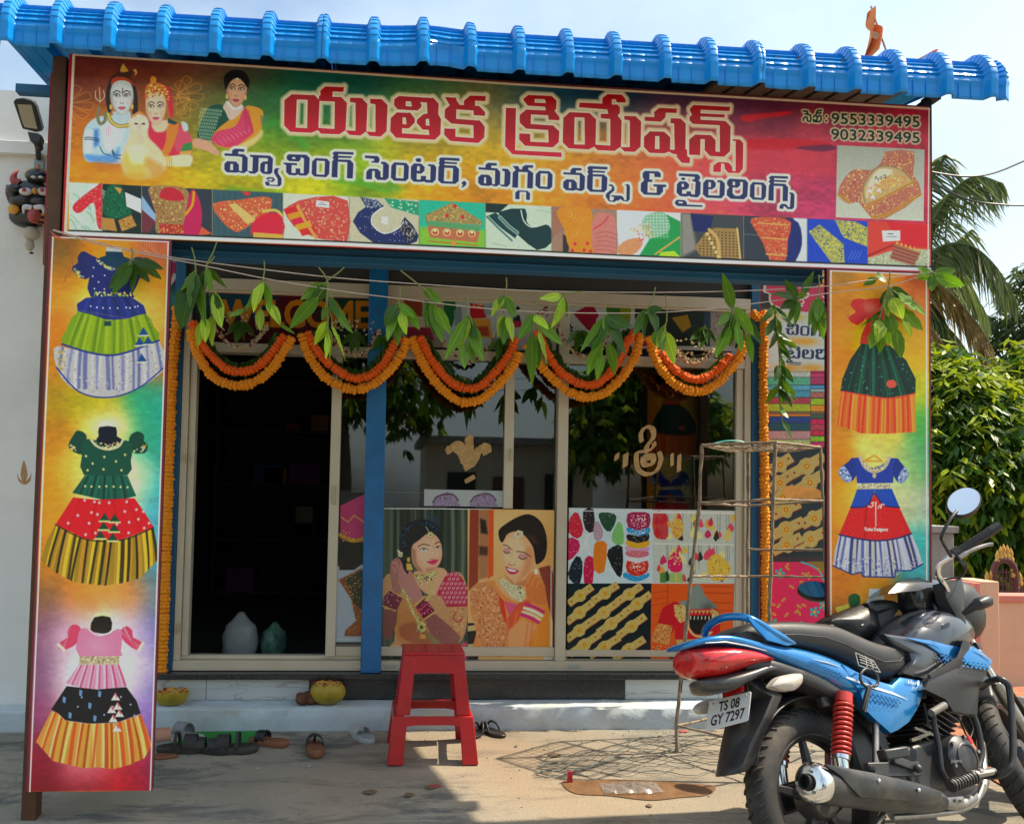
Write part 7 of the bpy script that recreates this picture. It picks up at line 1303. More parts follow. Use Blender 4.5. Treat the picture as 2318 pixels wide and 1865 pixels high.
for(xa,ya),(xb,yb)in(((525,640),(545,715)),((545,720),(685,765)),((525,640),(640,690)),((640,690),(685,765)),((550,665),(640,700)),((553,682),(650,718)),((556,700),(665,738)),((590,660),(600,735)),((620,680),(640,745))):
 mb.beam(S1(xa,ya),S1(xb,yb),.0022,.0022)
bo('warning_print',mb,wm)
vol('tail_cover',[(-.515,.856,.866,.03),(-.500,.854,.877,.070),(-.44,.856,.888,.104),(-.36,.848,.886,.120),(-.28,.822,.868,.128),(-.19,.785,.845,.131),(-.04,.715,.822,.138),(.06,.665,.795,.143),(.14,.620,.765,.143),(.20,.600,.735,.138),(.27,.605,.70,.11)],blue,p=3.2)
vol('under_cowl',[(-.30,.745,.826,.095),(-.20,.72,.80,.120),(-.10,.69,.765,.126),(.0,.64,.73,.131),(.10,.59,.67,.131),(.2,.57,.62,.11)],blk,p=3.5)
lampm=mat('red_lamp_lens',(.62,.012,.012),.12,0,.35,28,coat=.8,spec=.6,dirt=('5c0808',.7,16));vol('tail_lamp',[(-.486,.80,.850,.04),(-.472,.766,.857,.085),(-.40,.748,.860,.112),(-.32,.756,.848,.129),(-.25,.768,.824,.134),(-.20,.775,.79,.1345)],lampm,p=2.4)
vol('lamp_cowl',[(-.46,.728,.748,.03),(-.43,.700,.752,.072),(-.36,.696,.758,.103),(-.28,.718,.766,.118),(-.19,.735,.775,.122),(-.10,.70,.74,.12)],mat('grey_cowl',(.05,.05,.05),.35,.1,.1,8,coat=.3),p=2.8)
rail=[R2_(1085,462,-.135),R2_(985,415,-.137),R2_(860,345,-.135),R2_(740,268,-.128),R2_(620,212,-.112),R2_(500,196,-.07),R2_(380,208,-.02),R2_(280,250,.04),R2_(215,310,.085),R2_(195,375,.115)]
left=[(p[0],-p[1]+.0,p[2])for p in rail[4::-1]];left=[(x_,y_,z_-.005)for x_,y_,z_ in left]
RC=catmull(rail,5,False);mb=MB();rr=[.004+.010*min(1,i/6)for i in range(len(RC))]
mb.tube([tuple(p)for p in RC],rr,10);bo('grab_rail',mb,blue,smooth=60)
mb=MB();mb.tube([tuple(p)for p in catmull([(-.40,.12,.87)]+left[1:],5,False)],.013,10);bo('grab_rail',mb,blue,smooth=60)
pillow('rail_bracket',[R2_(620,205,-.128),R2_(760,250,-.136),R2_(940,345,-.138),R2_(1085,462,-.139),R2_(1010,480,-.140),R2_(810,425,-.139),R2_(770,380,-.137),R2_(680,290,-.13)],.008,.006,blue)
lm=mat('silver_decal',(.62,.66,.68),.3,.3)
for P_ in([(200,455),(400,445),(600,480),(800,530)],[(1250,610),(1400,650),(1520,690)],[(1590,785),(1735,830)]):
 mb=MB();mb.tube([R2_(x,y,-.144+.02*(x<1000)*(1-x/1000))for x,y in P_],[.0008]+[.0026]*(len(P_)-2)+[.0012],5);bo('decal_line',mb,lm,smooth=60)
mb=MB();secs=[(R2_(600,745,-.055),R2_(600,745,.05)),(R2_(700,900,-.075),R2_(560,905,.06)),(R2_(860,980,-.085),R2_(480,1050,.07)),(R2_(760,1210,-.082),R2_(400,1250,.07)),(R2_(640,1450,-.078),R2_(350,1480,.07)),(R2_(580,1640,-.075),R2_(318,1660,.07)),(R2_(500,1735,-.07),R2_(300,1760,.06))]
rings=[]
for a,b in secs:
 a,b=Vector(a),Vector(b);m_=(a+b)/2+Vector((-.022,0,0));f_=Vector((.05,0,.0));rings.append([a+f_,a,a.lerp(m_,.4)+Vector((-.008,0,0)),m_+Vector((-.004,0,0)),b.lerp(m_,.4)+Vector((-.008,0,0)),b,b+f_])
mb.loft(rings,cap=False,closed=False);o=bo('mud_flap',mb,blk,smooth=50);q=o.modifiers.new('s','SOLIDIFY');q.thickness=.004
pc=[Vector(B(1612,1590,.1)),Vector(B(1707,1567,-.1)),Vector(B(1700,1634,-.1)),Vector(B(1603,1659,.1))]
nrm=(pc[1]-pc[0]).cross(pc[3]-pc[0]).normalized();nrm=nrm if nrm.x<0 else-nrm
whp=mat('white_plate',(.66,.66,.64),.35,0,.05,9,dirt=('8a8478',.3,6));mb=MB();sh_=nrm*.012
def pq(u,v,d=0.):return(pc[0]*(1-u)*(1-v)+pc[1]*u*(1-v)+pc[2]*u*v+pc[3]*(1-u)*v)+nrm*(.014+d)
def rrect(u0,u1,v0,v1,r=.05,ar=.5):
 out=[]
 for cx_,cy_,a0_ in((u1-r*ar,v0+r,-PI/2),(u1-r*ar,v1-r,0),(u0+r*ar,v1-r,PI/2),(u0+r*ar,v0+r,PI)):
  for q in range(4):t=a0_+q*PI/6;out.append((cx_+r*ar*math.cos(t),cy_+r*math.sin(t)))
 return out
mb.prism([pq(u,v)for u,v in rrect(0,1,0,1,.08)],-nrm*.003);plate=bo('number_plate',mb,whp,bev=.001)
ink=mat('black_ink',(.006,.006,.007),.4)
def plate_text(txt,u0,u1,vb,hh):
 cs=text_contours(txt,bold=.018);A=np.concatenate(cs);x0,x1,y1=A[:,0].min(),A[:,0].max(),A[:,1].max()
 cu_=bpy.data.curves.new('t','FONT');cu_.body=txt;cu_.offset=.018;cu_.resolution_u=3;o=bpy.data.objects.new('t',cu_);COL.objects.link(o);dg=bpy.context.evaluated_depsgraph_get();me=bpy.data.meshes.new_from_object(o.evaluated_get(dg));bpy.data.objects.remove(o)
 vs=[pq(u0+(u1-u0)*(v.co.x-x0)/(x1-x0),vb-hh*v.co.y/y1,.0012)for v in me.vertices];mb=MB();mb.add(vs,[tuple(p.vertices)for p in me.polygons]);return obj('lettering',mb,ink,plate)
plate_text('TS 08',.27,.76,.44,.32);plate_text('GY 7297',.12,.90,.86,.33)
for u,v in((.12,.13),(.9,.12)):mb=MB();c_=pq(u,v,.001);mb.ball(c_,.004,8,5);obj('bolt',mb,steel,plate,smooth=60)
mb=MB();A=[Vector(R2_(385,870,.045)),Vector(R2_(590,825,-.045)),Vector(R2_(590,930,-.045)),Vector(R2_(395,1000,.045))];mb.prism(A,Vector((-.012,0,0)));bo('red_reflector',mb,lampm,bev=.002)
mb=MB();A=[Vector(R2_(370,820,.05)),Vector(R2_(600,770,-.05)),Vector(R2_(610,940,-.05)),Vector(R2_(380,1010,.05))];mb.prism([a+Vector((.004,0,0))for a in A],Vector((.03,0,0)));bo('plate_bracket',mb,blk,bev=.003)
lens=mat('clear_lens',(.60,.55,.48),.12,0,.2,30,coat=.6,trans=.25)
for sy,P_ in((-1,((865,865),(940,785),(1070,755),(1155,765),(1150,850),(1070,920),(960,915),(880,890))),(1,((135,1110),(150,1060),(220,1015),(290,1010),(300,1060),(250,1130),(190,1150)))):
 yy=-.19 if sy<0 else .19;pts=[R2_(x,y,yy)for x,y in P_];o=pillow('indicator',pts,.03,.018,lens,sm=3)
 c_=np.mean(np.array(pts),0);mb=MB();mb.ball((c_[0],yy-.012,c_[2]),(.016,.006,.009),10,6);obj('amber_bulb',mb,mat('amber',(.6,.16,.05),.3),o,smooth=60)
 mb=MB();mb.tube([(c_[0]+.01,yy*.85,c_[2]-.005),(c_[0]+.05,yy*.3,c_[2]+.02)],[.012,.018],8);bo('indicator_stalk',mb,blk,smooth=50)
SPp=[(440,715),(560,775),(650,815),(760,850),(810,797),(965,822),(955,905),(930,980),(870,1080),(800,1130),(752,1152),(650,1062),(590,1003),(560,900)]
pillow('side_panel',[R1(x,y,-.142)for x,y in SPp],.03,.012,blue)
pillow('side_panel',[(p[0],.142,p[2])for p in(R1(x,y,-.142)for x,y in SPp)],.03,.012,blue,side=1)
mb=MB();mb.loft([[R1(x,y,-.156)for x,y in r]for r in(((465,790),(470,802)),((640,852),(650,872)),((760,888),(770,908)),((860,938),(861,940)))],cap=False,closed=False);o=bo('decal_sweep',mb,lm);q=o.modifiers.new('s','SOLIDIFY');q.thickness=.0015
dk=mat('dark_blue_decal',(.005,.07,.22),.35,.2);ltb=mat('light_blue_decal',(.01,.26,.60),.3,.3)
def checks(spots,m,y,s_=10):
 mb=MB()
 for x,yy in spots:mb.prism([R1(x+a_,yy+b_,y)for a_,b_ in((-s_*.6,-s_*.7),(s_*.6,-s_*.4),(s_*.6,s_*.7),(-s_*.6,s_*.4))],(0,-.0008,0))
 o=bo('check_decal',mb,m);o['kind']='stuff'
R=random.Random(3)
checks([(640+i*26+(j%2)*13,900+j*17+i*7)for i in range(7)for j in range(4)if i+j<9],dk,-.1605);checks([(250+i*22+(j%2)*11,700+j*15+i*9)for i in range(9)for j in range(3)],dk,-.1445,8)
def label3d(txt,p0,p1,hgt,y,m,name='lettering',slant=0):
 cu_=bpy.data.curves.new('t','FONT');cu_.body=txt;cu_.offset=.015;cu_.resolution_u=2;o=bpy.data.objects.new('t',cu_);COL.objects.link(o);dg=bpy.context.evaluated_depsgraph_get();me=bpy.data.meshes.new_from_object(o.evaluated_get(dg));bpy.data.objects.remove(o)
 A=np.array([v.co[:2]for v in me.vertices]);x0,x1,y1=A[:,0].min(),A[:,0].max(),A[:,1].max();mb=MB()
 mb.add([R1(p0[0]+(p1[0]-p0[0])*(a-x0)/(x1-x0),p0[1]+(p1[1]-p0[1])*(a-x0)/(x1-x0)-hgt*b/y1,y)for a,b in A],[tuple(p.vertices)for p in me.polygons]);return bo(name,mb,m)
label3d('Hero',(862,838),(936,850),26,-.1565,mat('white_print',(.6,.62,.62),.4))
vol('fuel_tank',[(.50,.70,.80,.05),(.545,.665,.832,.115),(.60,.645,.875,.145),(.68,.65,.912,.162),(.77,.68,.932,.168),(.86,.71,.930,.163),(.94,.74,.912,.145),(1.01,.77,.882,.112),(1.065,.80,.845,.06)],dgrey,p=2.5)
pillow('tank_flank',[R1(x,y,-.150)for x,y in((705,520),(780,590),(870,640),(885,690),(830,770),(985,810),(1110,715),(1220,620),(1000,560))],.03,.014,dgrey)
pillow('shroud',[R1(x,y,-.178)for x,y in((1225,560),(1275,592),(1400,690),(1372,745),(1315,862),(1303,1040),(1150,1012),(1100,935),(968,872),(1000,800),(1110,735),(1215,650))],.03,.008,blk)
pillow('shroud',[(p[0],.178,p[2])for p in(R1(x,y,-.178)for x,y in((1225,560),(1275,592),(1400,690),(1372,745),(1315,862),(1303,1040),(1150,1012),(1100,935),(968,872),(1000,800),(1110,735),(1215,650)))],.03,.008,blk,side=1)
pillow('blue_shroud_panel',[R1(x,y,-.190)for x,y in((1275,600),(1330,632),(1402,692),(1372,738),(1300,738),(1230,700),(1215,665))],.012,.004,blue)
pillow('blue_tank_sweep',[R1(x,y,-.168)for x,y in((850,545),(1000,560),(1110,590),(1215,605),(1205,640),(1110,700),(1060,640),(980,585))],.006,.003,blue)
checks([(1060+i*24+(j%2)*12,640+j*18+i*8)for i in range(4)for j in range(4)],dk,-.1725);checks([(1215+i*27+(j%2)*13,690+j*17+i*4)for i in range(7)for j in range(3)],ltb,-.1985,9)
mb=MB();mb.tube([R1(x,y,-.198)for x,y in((1285,622),(1340,655),(1398,694))],[.001,.003,.001],5);bo('decal_line',mb,lm,smooth=60)
pillow('trim_arm',[R1(x,y,-.186)for x,y in((1212,560),(1250,568),(1262,640),(1200,720),(1010,800),(1000,780),(1150,690),(1212,630))],.012,.006,blk)
vol('tank_cap_recess',[(.80,.915,.940,.01),(.83,.91,.950,.045),(.87,.91,.951,.055),(.91,.905,.943,.045),(.94,.90,.93,.01)],blk)
mb=MB();mb.tube(catmull([R1(x,y,-.168)for x,y in((600,860),(565,830),(558,780),(590,745),(640,755),(668,800),(660,850),(622,858),(605,930),(585,1020))],5,False),.0055,8);bo('foot_hook',mb,blk,smooth=60)
mb=MB();mb.beam(R1(612,850,-.166),R1(570,1010,-.16),.014,.012);bo('foot_hook_plate',mb,blk,bev=.002)
for sy in(-1,1):
 a=Vector(R1(450,960,-.142));b_=Vector(R1(432,1300,-.142));c_=Vector((-.03,-.14,.335));
 if sy>0:a.y,b_.y,c_.y=.142,.142,.14
 s_=link('shock_absorber',None,bike);s_.location=(0,0,0);d=(b_-a);T=d.normalized();u_=Vector((0,1,0));v_=T.cross(u_).normalized();u_=v_.cross(T)
 P_=[a+d*(t/180)+(u_*math.cos(t*2*PI*11/180)+v_*math.sin(t*2*PI*11/180))*.0285 for t in range(181)];mb=MB();mb.tube(P_,.0062,7);obj('spring',mb,redp,s_,smooth=60)
 mb=MB();mb.tube([a+T*-.02,b_],.016,12);mb.tube([a-T*.035,a-T*.0],.030,14);obj('damper',mb,redp if sy<0 else blk,s_,smooth=50)
 mb=MB();mb.tube([b_-T*.01,b_+T*.012],.031,16);mb.tube([b_,c_],[.024,.020],14);mb.tube([c_+Vector((0,-.016,0)),c_+Vector((0,.016,0))],.02,12);obj('lower_sleeve',mb,chrome,s_,smooth=50)
m0=Vector(R1(250,1470,-.205));m1=Vector(R1(1075,1590,-.150));AX=(m1-m0).normalized()
def along(seq,n=28):
 mb=MB();u_=AX.cross(Vector((0,1,0))).normalized();v_=AX.cross(u_);rings=[]
 for d_,r_ in seq:c_=m0+AX*d_;rings.append([c_+(u_*math.cos(2*PI*i/n)*1.06+v_*math.sin(2*PI*i/n))*r_ for i in range(n)])
 mb.loft(rings);return mb
Lm=(m1-m0).length
ex=link('exhaust',None,bike)
obj('muffler',along([(.03,.058),(.05,.060),(Lm*.5,.058),(Lm*.8,.048),(Lm*.97,.034),(Lm,.028)]),exm,ex,smooth=40)
obj('end_cap',along([(.034,.0595),(.03,.0615),(-.005,.0615),(-.016,.056),(-.022,.045),(-.022,.026),(-.01,.024)]),chrome,ex,smooth=35)
obj('outlet_pipe',along([(-.012,.024),(-.040,.024),(-.040,.019),(-.005,.019)]),mat('soot',(.01,.009,.008),.8),ex,smooth=35)
u_=AX.cross(Vector((0,1,0))).normalized();v_=AX.cross(u_)
for k in range(3):t=k*2.094+.5;c_=m0-AX*.024+(u_*math.cos(t)+v_*math.sin(t))*.038;mb=MB();mb.tube([c_,c_-AX*.004],.0055,8);obj('screw',mb,steel,ex)
hs=[(330,1350),(420,1365),(700,1420),(1000,1500),(1080,1535),(1065,1590),(930,1590),(560,1560),(500,1500),(440,1430)]
pillow('heat_shield',[R1(x,y,-.262)for x,y in hs],.012,.008,mat('black_shield',(.02,.021,.021),.38,.2,.1,8,coat=.2,dirt=('7a7468',.35,5)),ex)
for x,y in((675,1455),(930,1515)):p_=Vector(R1(x,y,-.272));mb=MB();mb.ball(p_,.007,8,6);obj('bolt',mb,chrome,ex,smooth=60)
pillow('pipe_clamp',[R1(x,y,-.175)for x,y in((1105,1565),(1215,1555),(1225,1605),(1110,1615))],.02,.004,steel,ex)
for x in(1165,1200):p_=Vector(R1(x,1584,-.182));mb=MB();mb.ball(p_,.006,8,6);obj('bolt',mb,steel,ex,smooth=60)
mb=MB();mb.tube(catmull([R1(1050,1600,-.15),R1(1180,1610,-.15),R1(1290,1560,-.13),R1(1345,1470,-.11),R1(1335,1330,-.08),R1(1330,1200,-.04)],6,False),.018,12);obj('header_pipe',mb,steel,ex,smooth=60)
mb=MB();mb.tube(catmull([R1(x,y,-.14)for x,y in((760,1690),(1000,1672),(1180,1648),(1290,1590),(1340,1480))],5,False),.011,10);bo('stand_rail',mb,steel,smooth=60)
eng=link('engine',None,bike)
mb=MB();c_=Vector(R1(1170,1320,-.12));Mx=Matrix.Translation(c_)@Matrix.Rotation(PI/2,4,'X')
mb.lathe([(0,.052),(.03,.052),(.052,.050),(.058,.046),(.074,.040),(.084,.030),(.088,.012),(.090,-.02),(.090,-.09)],40,Mx);obj('clutch_cover',mb,grm,eng,smooth=30)
mb=MB();mb.lathe([(.048,.0535),(.054,.0545),(.058,.0505)],36,Mx);obj('cover_ring',mb,grm,eng,smooth=60)
for k in range(6):t=k*1.047+.2;mb=MB();p_=c_+Vector((.080*math.cos(t),-.036,.080*math.sin(t)));mb.tube([p_,p_+Vector((0,-.012,0))],.007,6);obj('bolt',mb,steel,eng)
mb=MB();mb.hexa([(.36,-.09,.26),(.66,-.09,.24),(.66,.11,.24),(.36,.11,.26),(.38,-.09,.42),(.62,-.09,.44),(.62,.11,.44),(.38,.11,.42)]);obj('crankcase',mb,grm,eng,bev=.015)
mb=MB()
for k in range(9):
 a_=Vector((.56+.022*k,0,.43+.016*k));mb.hexa([a_+Vector(v)for v in((-.06,-.085,.03),(.07,-.085,-.05),(.07,.085,-.05),(-.06,.085,.03),(-.058,-.085,.035),(.072,-.085,-.045),(.072,.085,-.045),(-.058,.085,.035))])
fi=obj('cylinder_fins',mb,grm,eng);mb=MB();mb.tube([(.56,0,.40),(.76,0,.57)],.055,16);obj('cylinder',mb,grm,eng,smooth=40)
mb=MB();mb.hexa([(.70,-.07,.52),(.80,-.07,.47),(.80,.07,.47),(.70,.07,.52),(.74,-.07,.60),(.85,-.07,.55),(.85,.07,.55),(.74,.07,.60)]);obj('cylinder_head',mb,grm,eng,bev=.01)
mb=MB()
for x,y,r_ in((1000,1120,.022),(960,1160,.018),(1030,1170,.016),(920,1190,.014),(1040,1110,.012)):p_=Vector(R1(x,y,-.06));mb.ball(p_,(r_,r_*1.3,r_),9,6)
mb.beam(R1(880,1200,-.09),R1(1000,1150,-.09),.012);mb.beam(R1(900,1120,-.09),R1(1060,1180,-.09),.010);obj('carburettor',mb,mat('cast_aluminium',(.30,.26,.20),.45,.7,.3,30),eng,smooth=40)
mb=MB();mb.tube(catmull([R1(x,y,-.09)for x,y in((960,960),(975,1030),(985,1100))],5,False),.006,6);mb.tube(catmull([R1(x,y,-.10)for x,y in((1240,1040),(1275,1120),(1250,1200))],5,False),.004,6);mb.tube(catmull([R1(x,y,-.08)for x,y in((1150,1000),(1180,1050),(1240,1180),(1310,1330))],5,False),.004,6);obj('cable',mb,blk,eng,smooth=60)
mb=MB();mb.tube([R1(1225,1240,-.10),R1(1250,1200,-.13),R1(1240,1165,-.13)],[.012,.016,.006],8);mb.tube([R1(1190,1250,-.12),R1(1260,1230,-.12)],.007,8);obj('red_plug_cap',mb,mat('red_plastic',(.65,.03,.03),.35),eng,smooth=60)
label3d('Hero',(1140,1345),(1205,1338),26,-.1745,mat('grey_print',(.16,.16,.16),.5))
mb=MB();mb.tube(catmull([R1(x,y,d)for x,y,d in((1330,862,-.12),(1380,825,-.22),(1440,808,-.28),(1492,835,-.30),(1512,900,-.30),(1528,1100,-.30),(1530,1320,-.30),(1500,1385,-.29),(1430,1425,-.25),(1320,1425,-.14))],6,False),.0125,12);bo('leg_guard',mb,blk,smooth=60)
mb=MB();mb.tube(catmull([R1(x,y,-.16)for x,y in((1020,1020),(1030,1100),(1060,1250),(1075,1380),(1105,1445))],5,False),.010,10);bo('engine_guard',mb,blk,smooth=60);mb=MB();mb.tube(catmull([R1(x,y,-.14)for x,y in((1280,1045),(1305,1120),(1330,1250),(1325,1330),(1300,1400))],5,False),.012,10);bo('engine_guard',mb,blk,smooth=60)
mb=MB();mb.tube([R1(1010,1025,-.19),R1(1095,975,-.19)],.014,12);bo('guard_rubber',mb,mat('grey_rubber',(.14,.13,.12),.6),smooth=40)
mb=MB();a,b_=Vector(R1(1130,1490,-.24)),Vector(R1(1290,1432,-.24));mb.tube([a,b_],.020,12)
for k in range(9):c_=a.lerp(b_,(k+.5)/9);mb.tube([c_-(b_-a)*.02,c_+(b_-a)*.02],.0235,12)
bo('foot_rest',mb,blk,smooth=30)
mb=MB();mb.tube([R1(1270,1420,-.24),R1(1400,1398,-.26)],[.016,.012],8);mb.tube([R1(1310,1400,-.25),R1(1410,1395,-.25)],.012,8);bo('brake_pedal',mb,steel,smooth=40)
mb=MB();a,b_=Vector(R1(690,1295,-.21)),Vector(R1(845,1270,-.23));mb.beam(a,b_,.045,.035);mb.tube([R1(835,1240,-.22),R1(838,1305,-.22)],.016,10);bo('pillion_foot_rest',mb,blk,bev=.006)
mb=MB();mb.beam(R1(760,1320,-.16),R1(900,1370,-.15),.02,.03);mb.beam(R1(600,1390,-.14),R1(930,1380,-.14),.022,.05);mb.ball(R1(925,1378,-.17),.016,10,7);mb.ball(R1(630,1385,-.17),.013,10,7);bo('foot_rest_bracket',mb,grm,bev=.004)
mb=MB();mb.tube([R1(655,1085,-.12),R1(655,1370,-.13)],.012,10);bo('brake_rod',mb,steel,smooth=50)
mb=MB();mb.tube([(.16,.10,.28),(.10,.22,.10),(.06,.30,.035)],.011,10);mb.box((.03,.27,.02),(.09,.33,.03));bo('side_stand',mb,blk,smooth=40)
mb=MB();mb.tube([(.22,-.10,.26),(.02,-.12,.16)],.012,10);mb.tube([(.22,.10,.26),(.02,.12,.16)],.012,10);mb.tube([(.02,-.13,.16),(.02,.13,.16)],.012,10);bo('centre_stand',mb,steel,smooth=40)
fo=link('front_fork',None,bike);tl=math.atan2(.147,.351);head=Vector((.955,0,.80));ax_=Vector((-math.sin(tl),0,math.cos(tl)));ST=math.radians(24)
fo.matrix_local=Matrix.Translation(head)@Matrix.Rotation(ST,4,ax_);
def F_(x,y,z):return(x-head.x,y,z-head.z)
for s_ in(-1,1):
 mb=MB();mb.tube([F_(.905,s_*.09,.915),F_(1.06,s_*.09,.55)],.0165,14);obj('fork_tube',mb,chrome,fo,smooth=50)
 mb=MB();mb.tube([F_(1.045,s_*.09,.585),F_(1.165,s_*.09,.30)],[.026,.022],14);obj('fork_leg',mb,steel if s_<0 else blk,fo,smooth=50)
mb=MB();mb.beam(F_(.915,-.11,.90),F_(.915,.11,.90),.05,.025);mb.beam(F_(.985,-.11,.74),F_(.985,.11,.74),.06,.03);mb.tube([F_(.955,0,.74),F_(.885,0,.91)],.022,12);obj('fork_clamp',mb,blk,fo,bev=.004)
fw=wheel('front_wheel',bike,(0,0,0));fw.parent=bike;fw.name='front_wheel'
fw.matrix_local=Matrix.Translation(head)@Matrix.Rotation(ST,4,ax_)@Matrix.Translation(Vector((1.195-head.x,0,.300-head.z)))
mb=MB();cx_,cz_=1.195-head.x,.300-head.z
mb.grid(12,26,lambda u,v:(cx_+(.338+.016*math.sin(PI*u))*math.cos(.25+2.15*v),(u-.5)*.15,cz_+(.338+.016*math.sin(PI*u))*math.sin(.25+2.15*v)));o=obj('front_mudguard',mb,mat('satin_black_guard',(.03,.031,.033),.38,.1,.1,8,coat=.3,dirt=('6c645a',.3,6)),fo,smooth=60);q=o.modifiers.new('s','SOLIDIFY');q.thickness=.004
vol('headlamp_cowl',[(.86,.88,.98,.05),(.92,.82,1.02,.10),(1.0,.78,1.05,.13),(1.08,.78,1.05,.13),(1.13,.82,1.03,.11),(1.17,.87,.99,.06)],blk,p=2.6)
pillow('wind_visor',[R1(x,y,-.06)for x,y in((735,262),(790,200),(850,172),(930,160),(1050,178),(1085,250),(1075,380),(960,400),(900,330),(860,215),(800,250))],.10,.03,mat('smoked_visor',(.012,.012,.013),.18,0,.1,6,coat=.5))
pillow('console',[R1(x,y,-.02)for x,y in((880,210),(1050,190),(1090,260),(1060,380),(1000,380),(930,290))],.12,.02,blk)
pillow('side_cowl',[R1(x,y,-.15)for x,y in((1085,190),(1205,165),(1222,250),(1222,380),(1240,500),(1200,470),(1160,390),(1110,300))],.05,.01,blk)
mb=MB();mb.tube([R1(1215,395,-.2),R1(1275,350,-.24),R1(1310,330,-.26),R1(1370,310,-.27),R1(1392,292,-.27)],[.010,.017,.026,.024,.008],12);bo('front_indicator',mb,blk,smooth=50)
bar_=[R3(1400,1165,-.05),R3(1470,1125,-.09),R3(1505,1060,-.12),R3(1490,960,-.15),R3(1440,880,-.17),R3(1415,820,-.18),R3(1430,750,-.20),R3(1490,705,-.23),R3(1570,660,-.26),R3(1750,545,-.31),R3(1920,430,-.37)]
mb=MB();mb.tube([tuple(p)for p in catmull(bar_,5,False)],.0115,12);bo('handlebar',mb,chrome,smooth=60)
a,b_=Vector(bar_[8]),Vector(bar_[10]);mb=MB();mb.tube([a.lerp(b_,.08),b_],.0185,14);mb.tube([b_,b_+(b_-a)*.07],.0165,12)
for k in range(12):c_=a.lerp(b_,.16+.06*k);mb.tube([c_,c_+(b_-a)*.018],.0198,14)
bo('grip',mb,blk,smooth=35)
mb=MB();mb.tube([a-(b_-a)*.05,a+(b_-a)*.10],.027,12);bo('switch_housing',mb,blk,smooth=40)
p_=Vector(R3(1612,690,-.29));mb=MB();mb.ball(p_,(.008,.006,.008),8,6);bo('red_switch',mb,mat('red_plastic',(.65,.03,.03),.35),smooth=60)
mb=MB();mb.tube(catmull([R3(1600,690,-.30),R3(1700,630,-.33),R3(1820,585,-.36),R3(1890,575,-.38)],5,False),[.010]*4+[.0075]*12,8);bo('brake_lever',mb,steel,smooth=50)
mb=MB();mb.tube(catmull([R3(1600,710,-.27),R3(1660,760,-.27),R3(1620,850,-.22),R3(1500,870,-.18),R3(1420,885,-.17)],5,False),.0045,6);mb.tube(catmull([R3(1560,700,-.26),R3(1640,760,-.24),R3(1640,830,-.2),R3(1560,900,-.12)],5,False),.004,6);bo('control_cable',mb,blk,smooth=60)
mir=bpy.data.materials.new('mirror_glass');mir.use_nodes=True;b0=mir.node_tree.nodes['Principled BSDF'];b0.inputs['Metallic'].default_value=1;b0.inputs['Roughness'].default_value=.02;b0.inputs['Base Color'].default_value=(.85,.88,.9,1)
def mirror(cpx,ax1,ax2,y,stalk,up=.55):
 """cpx centre, ax1/ax2 the half axes as offsets in photo px"""
 c_=Vector(B(*cpx,y));Mi=bike.matrix_world.inverted().to_3x3();cl=Mi@(Vector(CAM)-Vector(bike.matrix_world@c_)).normalized();n_=(cl+(Mi@Vector((.1,0,up)))).normalized()
 def pt(px,py):
  w0=Vector(CAM);d=Vector(ray(px,py));nw=(bike.matrix_world.to_3x3()@n_);cw=bike.matrix_world@c_;return bike.matrix_world.inverted()@(w0+d*((cw-w0).dot(nw)/d.dot(nw)))
 A=pt(cpx[0]+ax1[0],cpx[1]+ax1[1])-c_;Bv=pt(cpx[0]+ax2[0],cpx[1]+ax2[1])-c_;g=link('mirror',None,bike)
 ring=[A*math.cos(t)+Bv*math.sin(t)for t in(2*PI*i/32 for i in range(32))]
 mb=MB();mb.loft([[c_+r*.93+n_*.010 for r in ring],[c_+r*.93+n_*.0085 for r in ring]]);obj('mirror_glass',mb,mir,g)
 mb=MB();mb.loft([[c_+r*.90+n_*.004 for r in ring],[c_+r*.95+n_*.0115 for r in ring],[c_+r*1.02+n_*.002 for r in ring],[c_+r*1.02-n_*.012 for r in ring],[c_+r*.8-n_*.028 for r in ring],[c_+r*.4-n_*.036 for r in ring]]);obj('mirror_shell',mb,blk,g,smooth=50)
 mb=MB();mb.tube(catmull(stalk(c_,n_),5,False),.0065,8);obj('mirror_stalk',mb,blk,g,smooth=60)
mirror((2181,1137),(34,-22),(-20,-24),-.38,lambda c_,n_:[c_-n_*.02,R3(1530,350,-.36),R3(1450,500,-.33),R3(1460,560,-.30),R3(1530,680,-.26)])
mirror((1846,1337),(41,3),(-2,-19),.33,lambda c_,n_:[c_-n_*.02+Vector((0,0,-.0)),R3(530,1000,.33),R3(640,975,.32),R3(720,968,.31),R3(770,1010,.30),R3(830,1075,.28)],up=1.1)
mb=MB();mb.tube(catmull([(.86,.05,.93),(.80,.13,.96),R3(850,1085,.28),R3(780,1110,.40)],5,False),.0115,10);bo('handlebar',mb,chrome,smooth=60)
bag=bpy.data.objects.new('black_bag',None);COL.objects.link(bag);bag.matrix_world=bike.matrix_world.copy();tag(bag,'black leather bag hung over the handlebar in front of the motorcycle seat','bag')
lea=mat('black_leather',(.015,.015,.016),.42,0,.2,8,bump=.35,bscale=14)
pillow('bag_body',[R1(x,y,.06)for x,y in((372,440),(400,410),(470,370),(560,330),(620,322),(670,345),(700,500),(690,550),(600,560),(500,585),(440,520))],.10,.05,lea,bag,sm=2)
pillow('bag_flap',[R1(x,y,.03)for x,y in((600,322),(700,300),(790,250),(850,215),(885,215),(950,290),(1012,368),(900,345),(760,400),(700,500),(660,400))],.06,.02,lea,bag,sm=2)
mb=MB();mb.tube(catmull([R1(x,y,.02)for x,y in((560,470),(640,400),(740,360),(850,330),(915,330))],5,False),.006,6);mb.tube(catmull([R1(x,y,.02)for x,y in((330,495),(380,470),(400,545),(440,540))],5,False),.008,6);obj('bag_strap',mb,lea,bag,smooth=60)
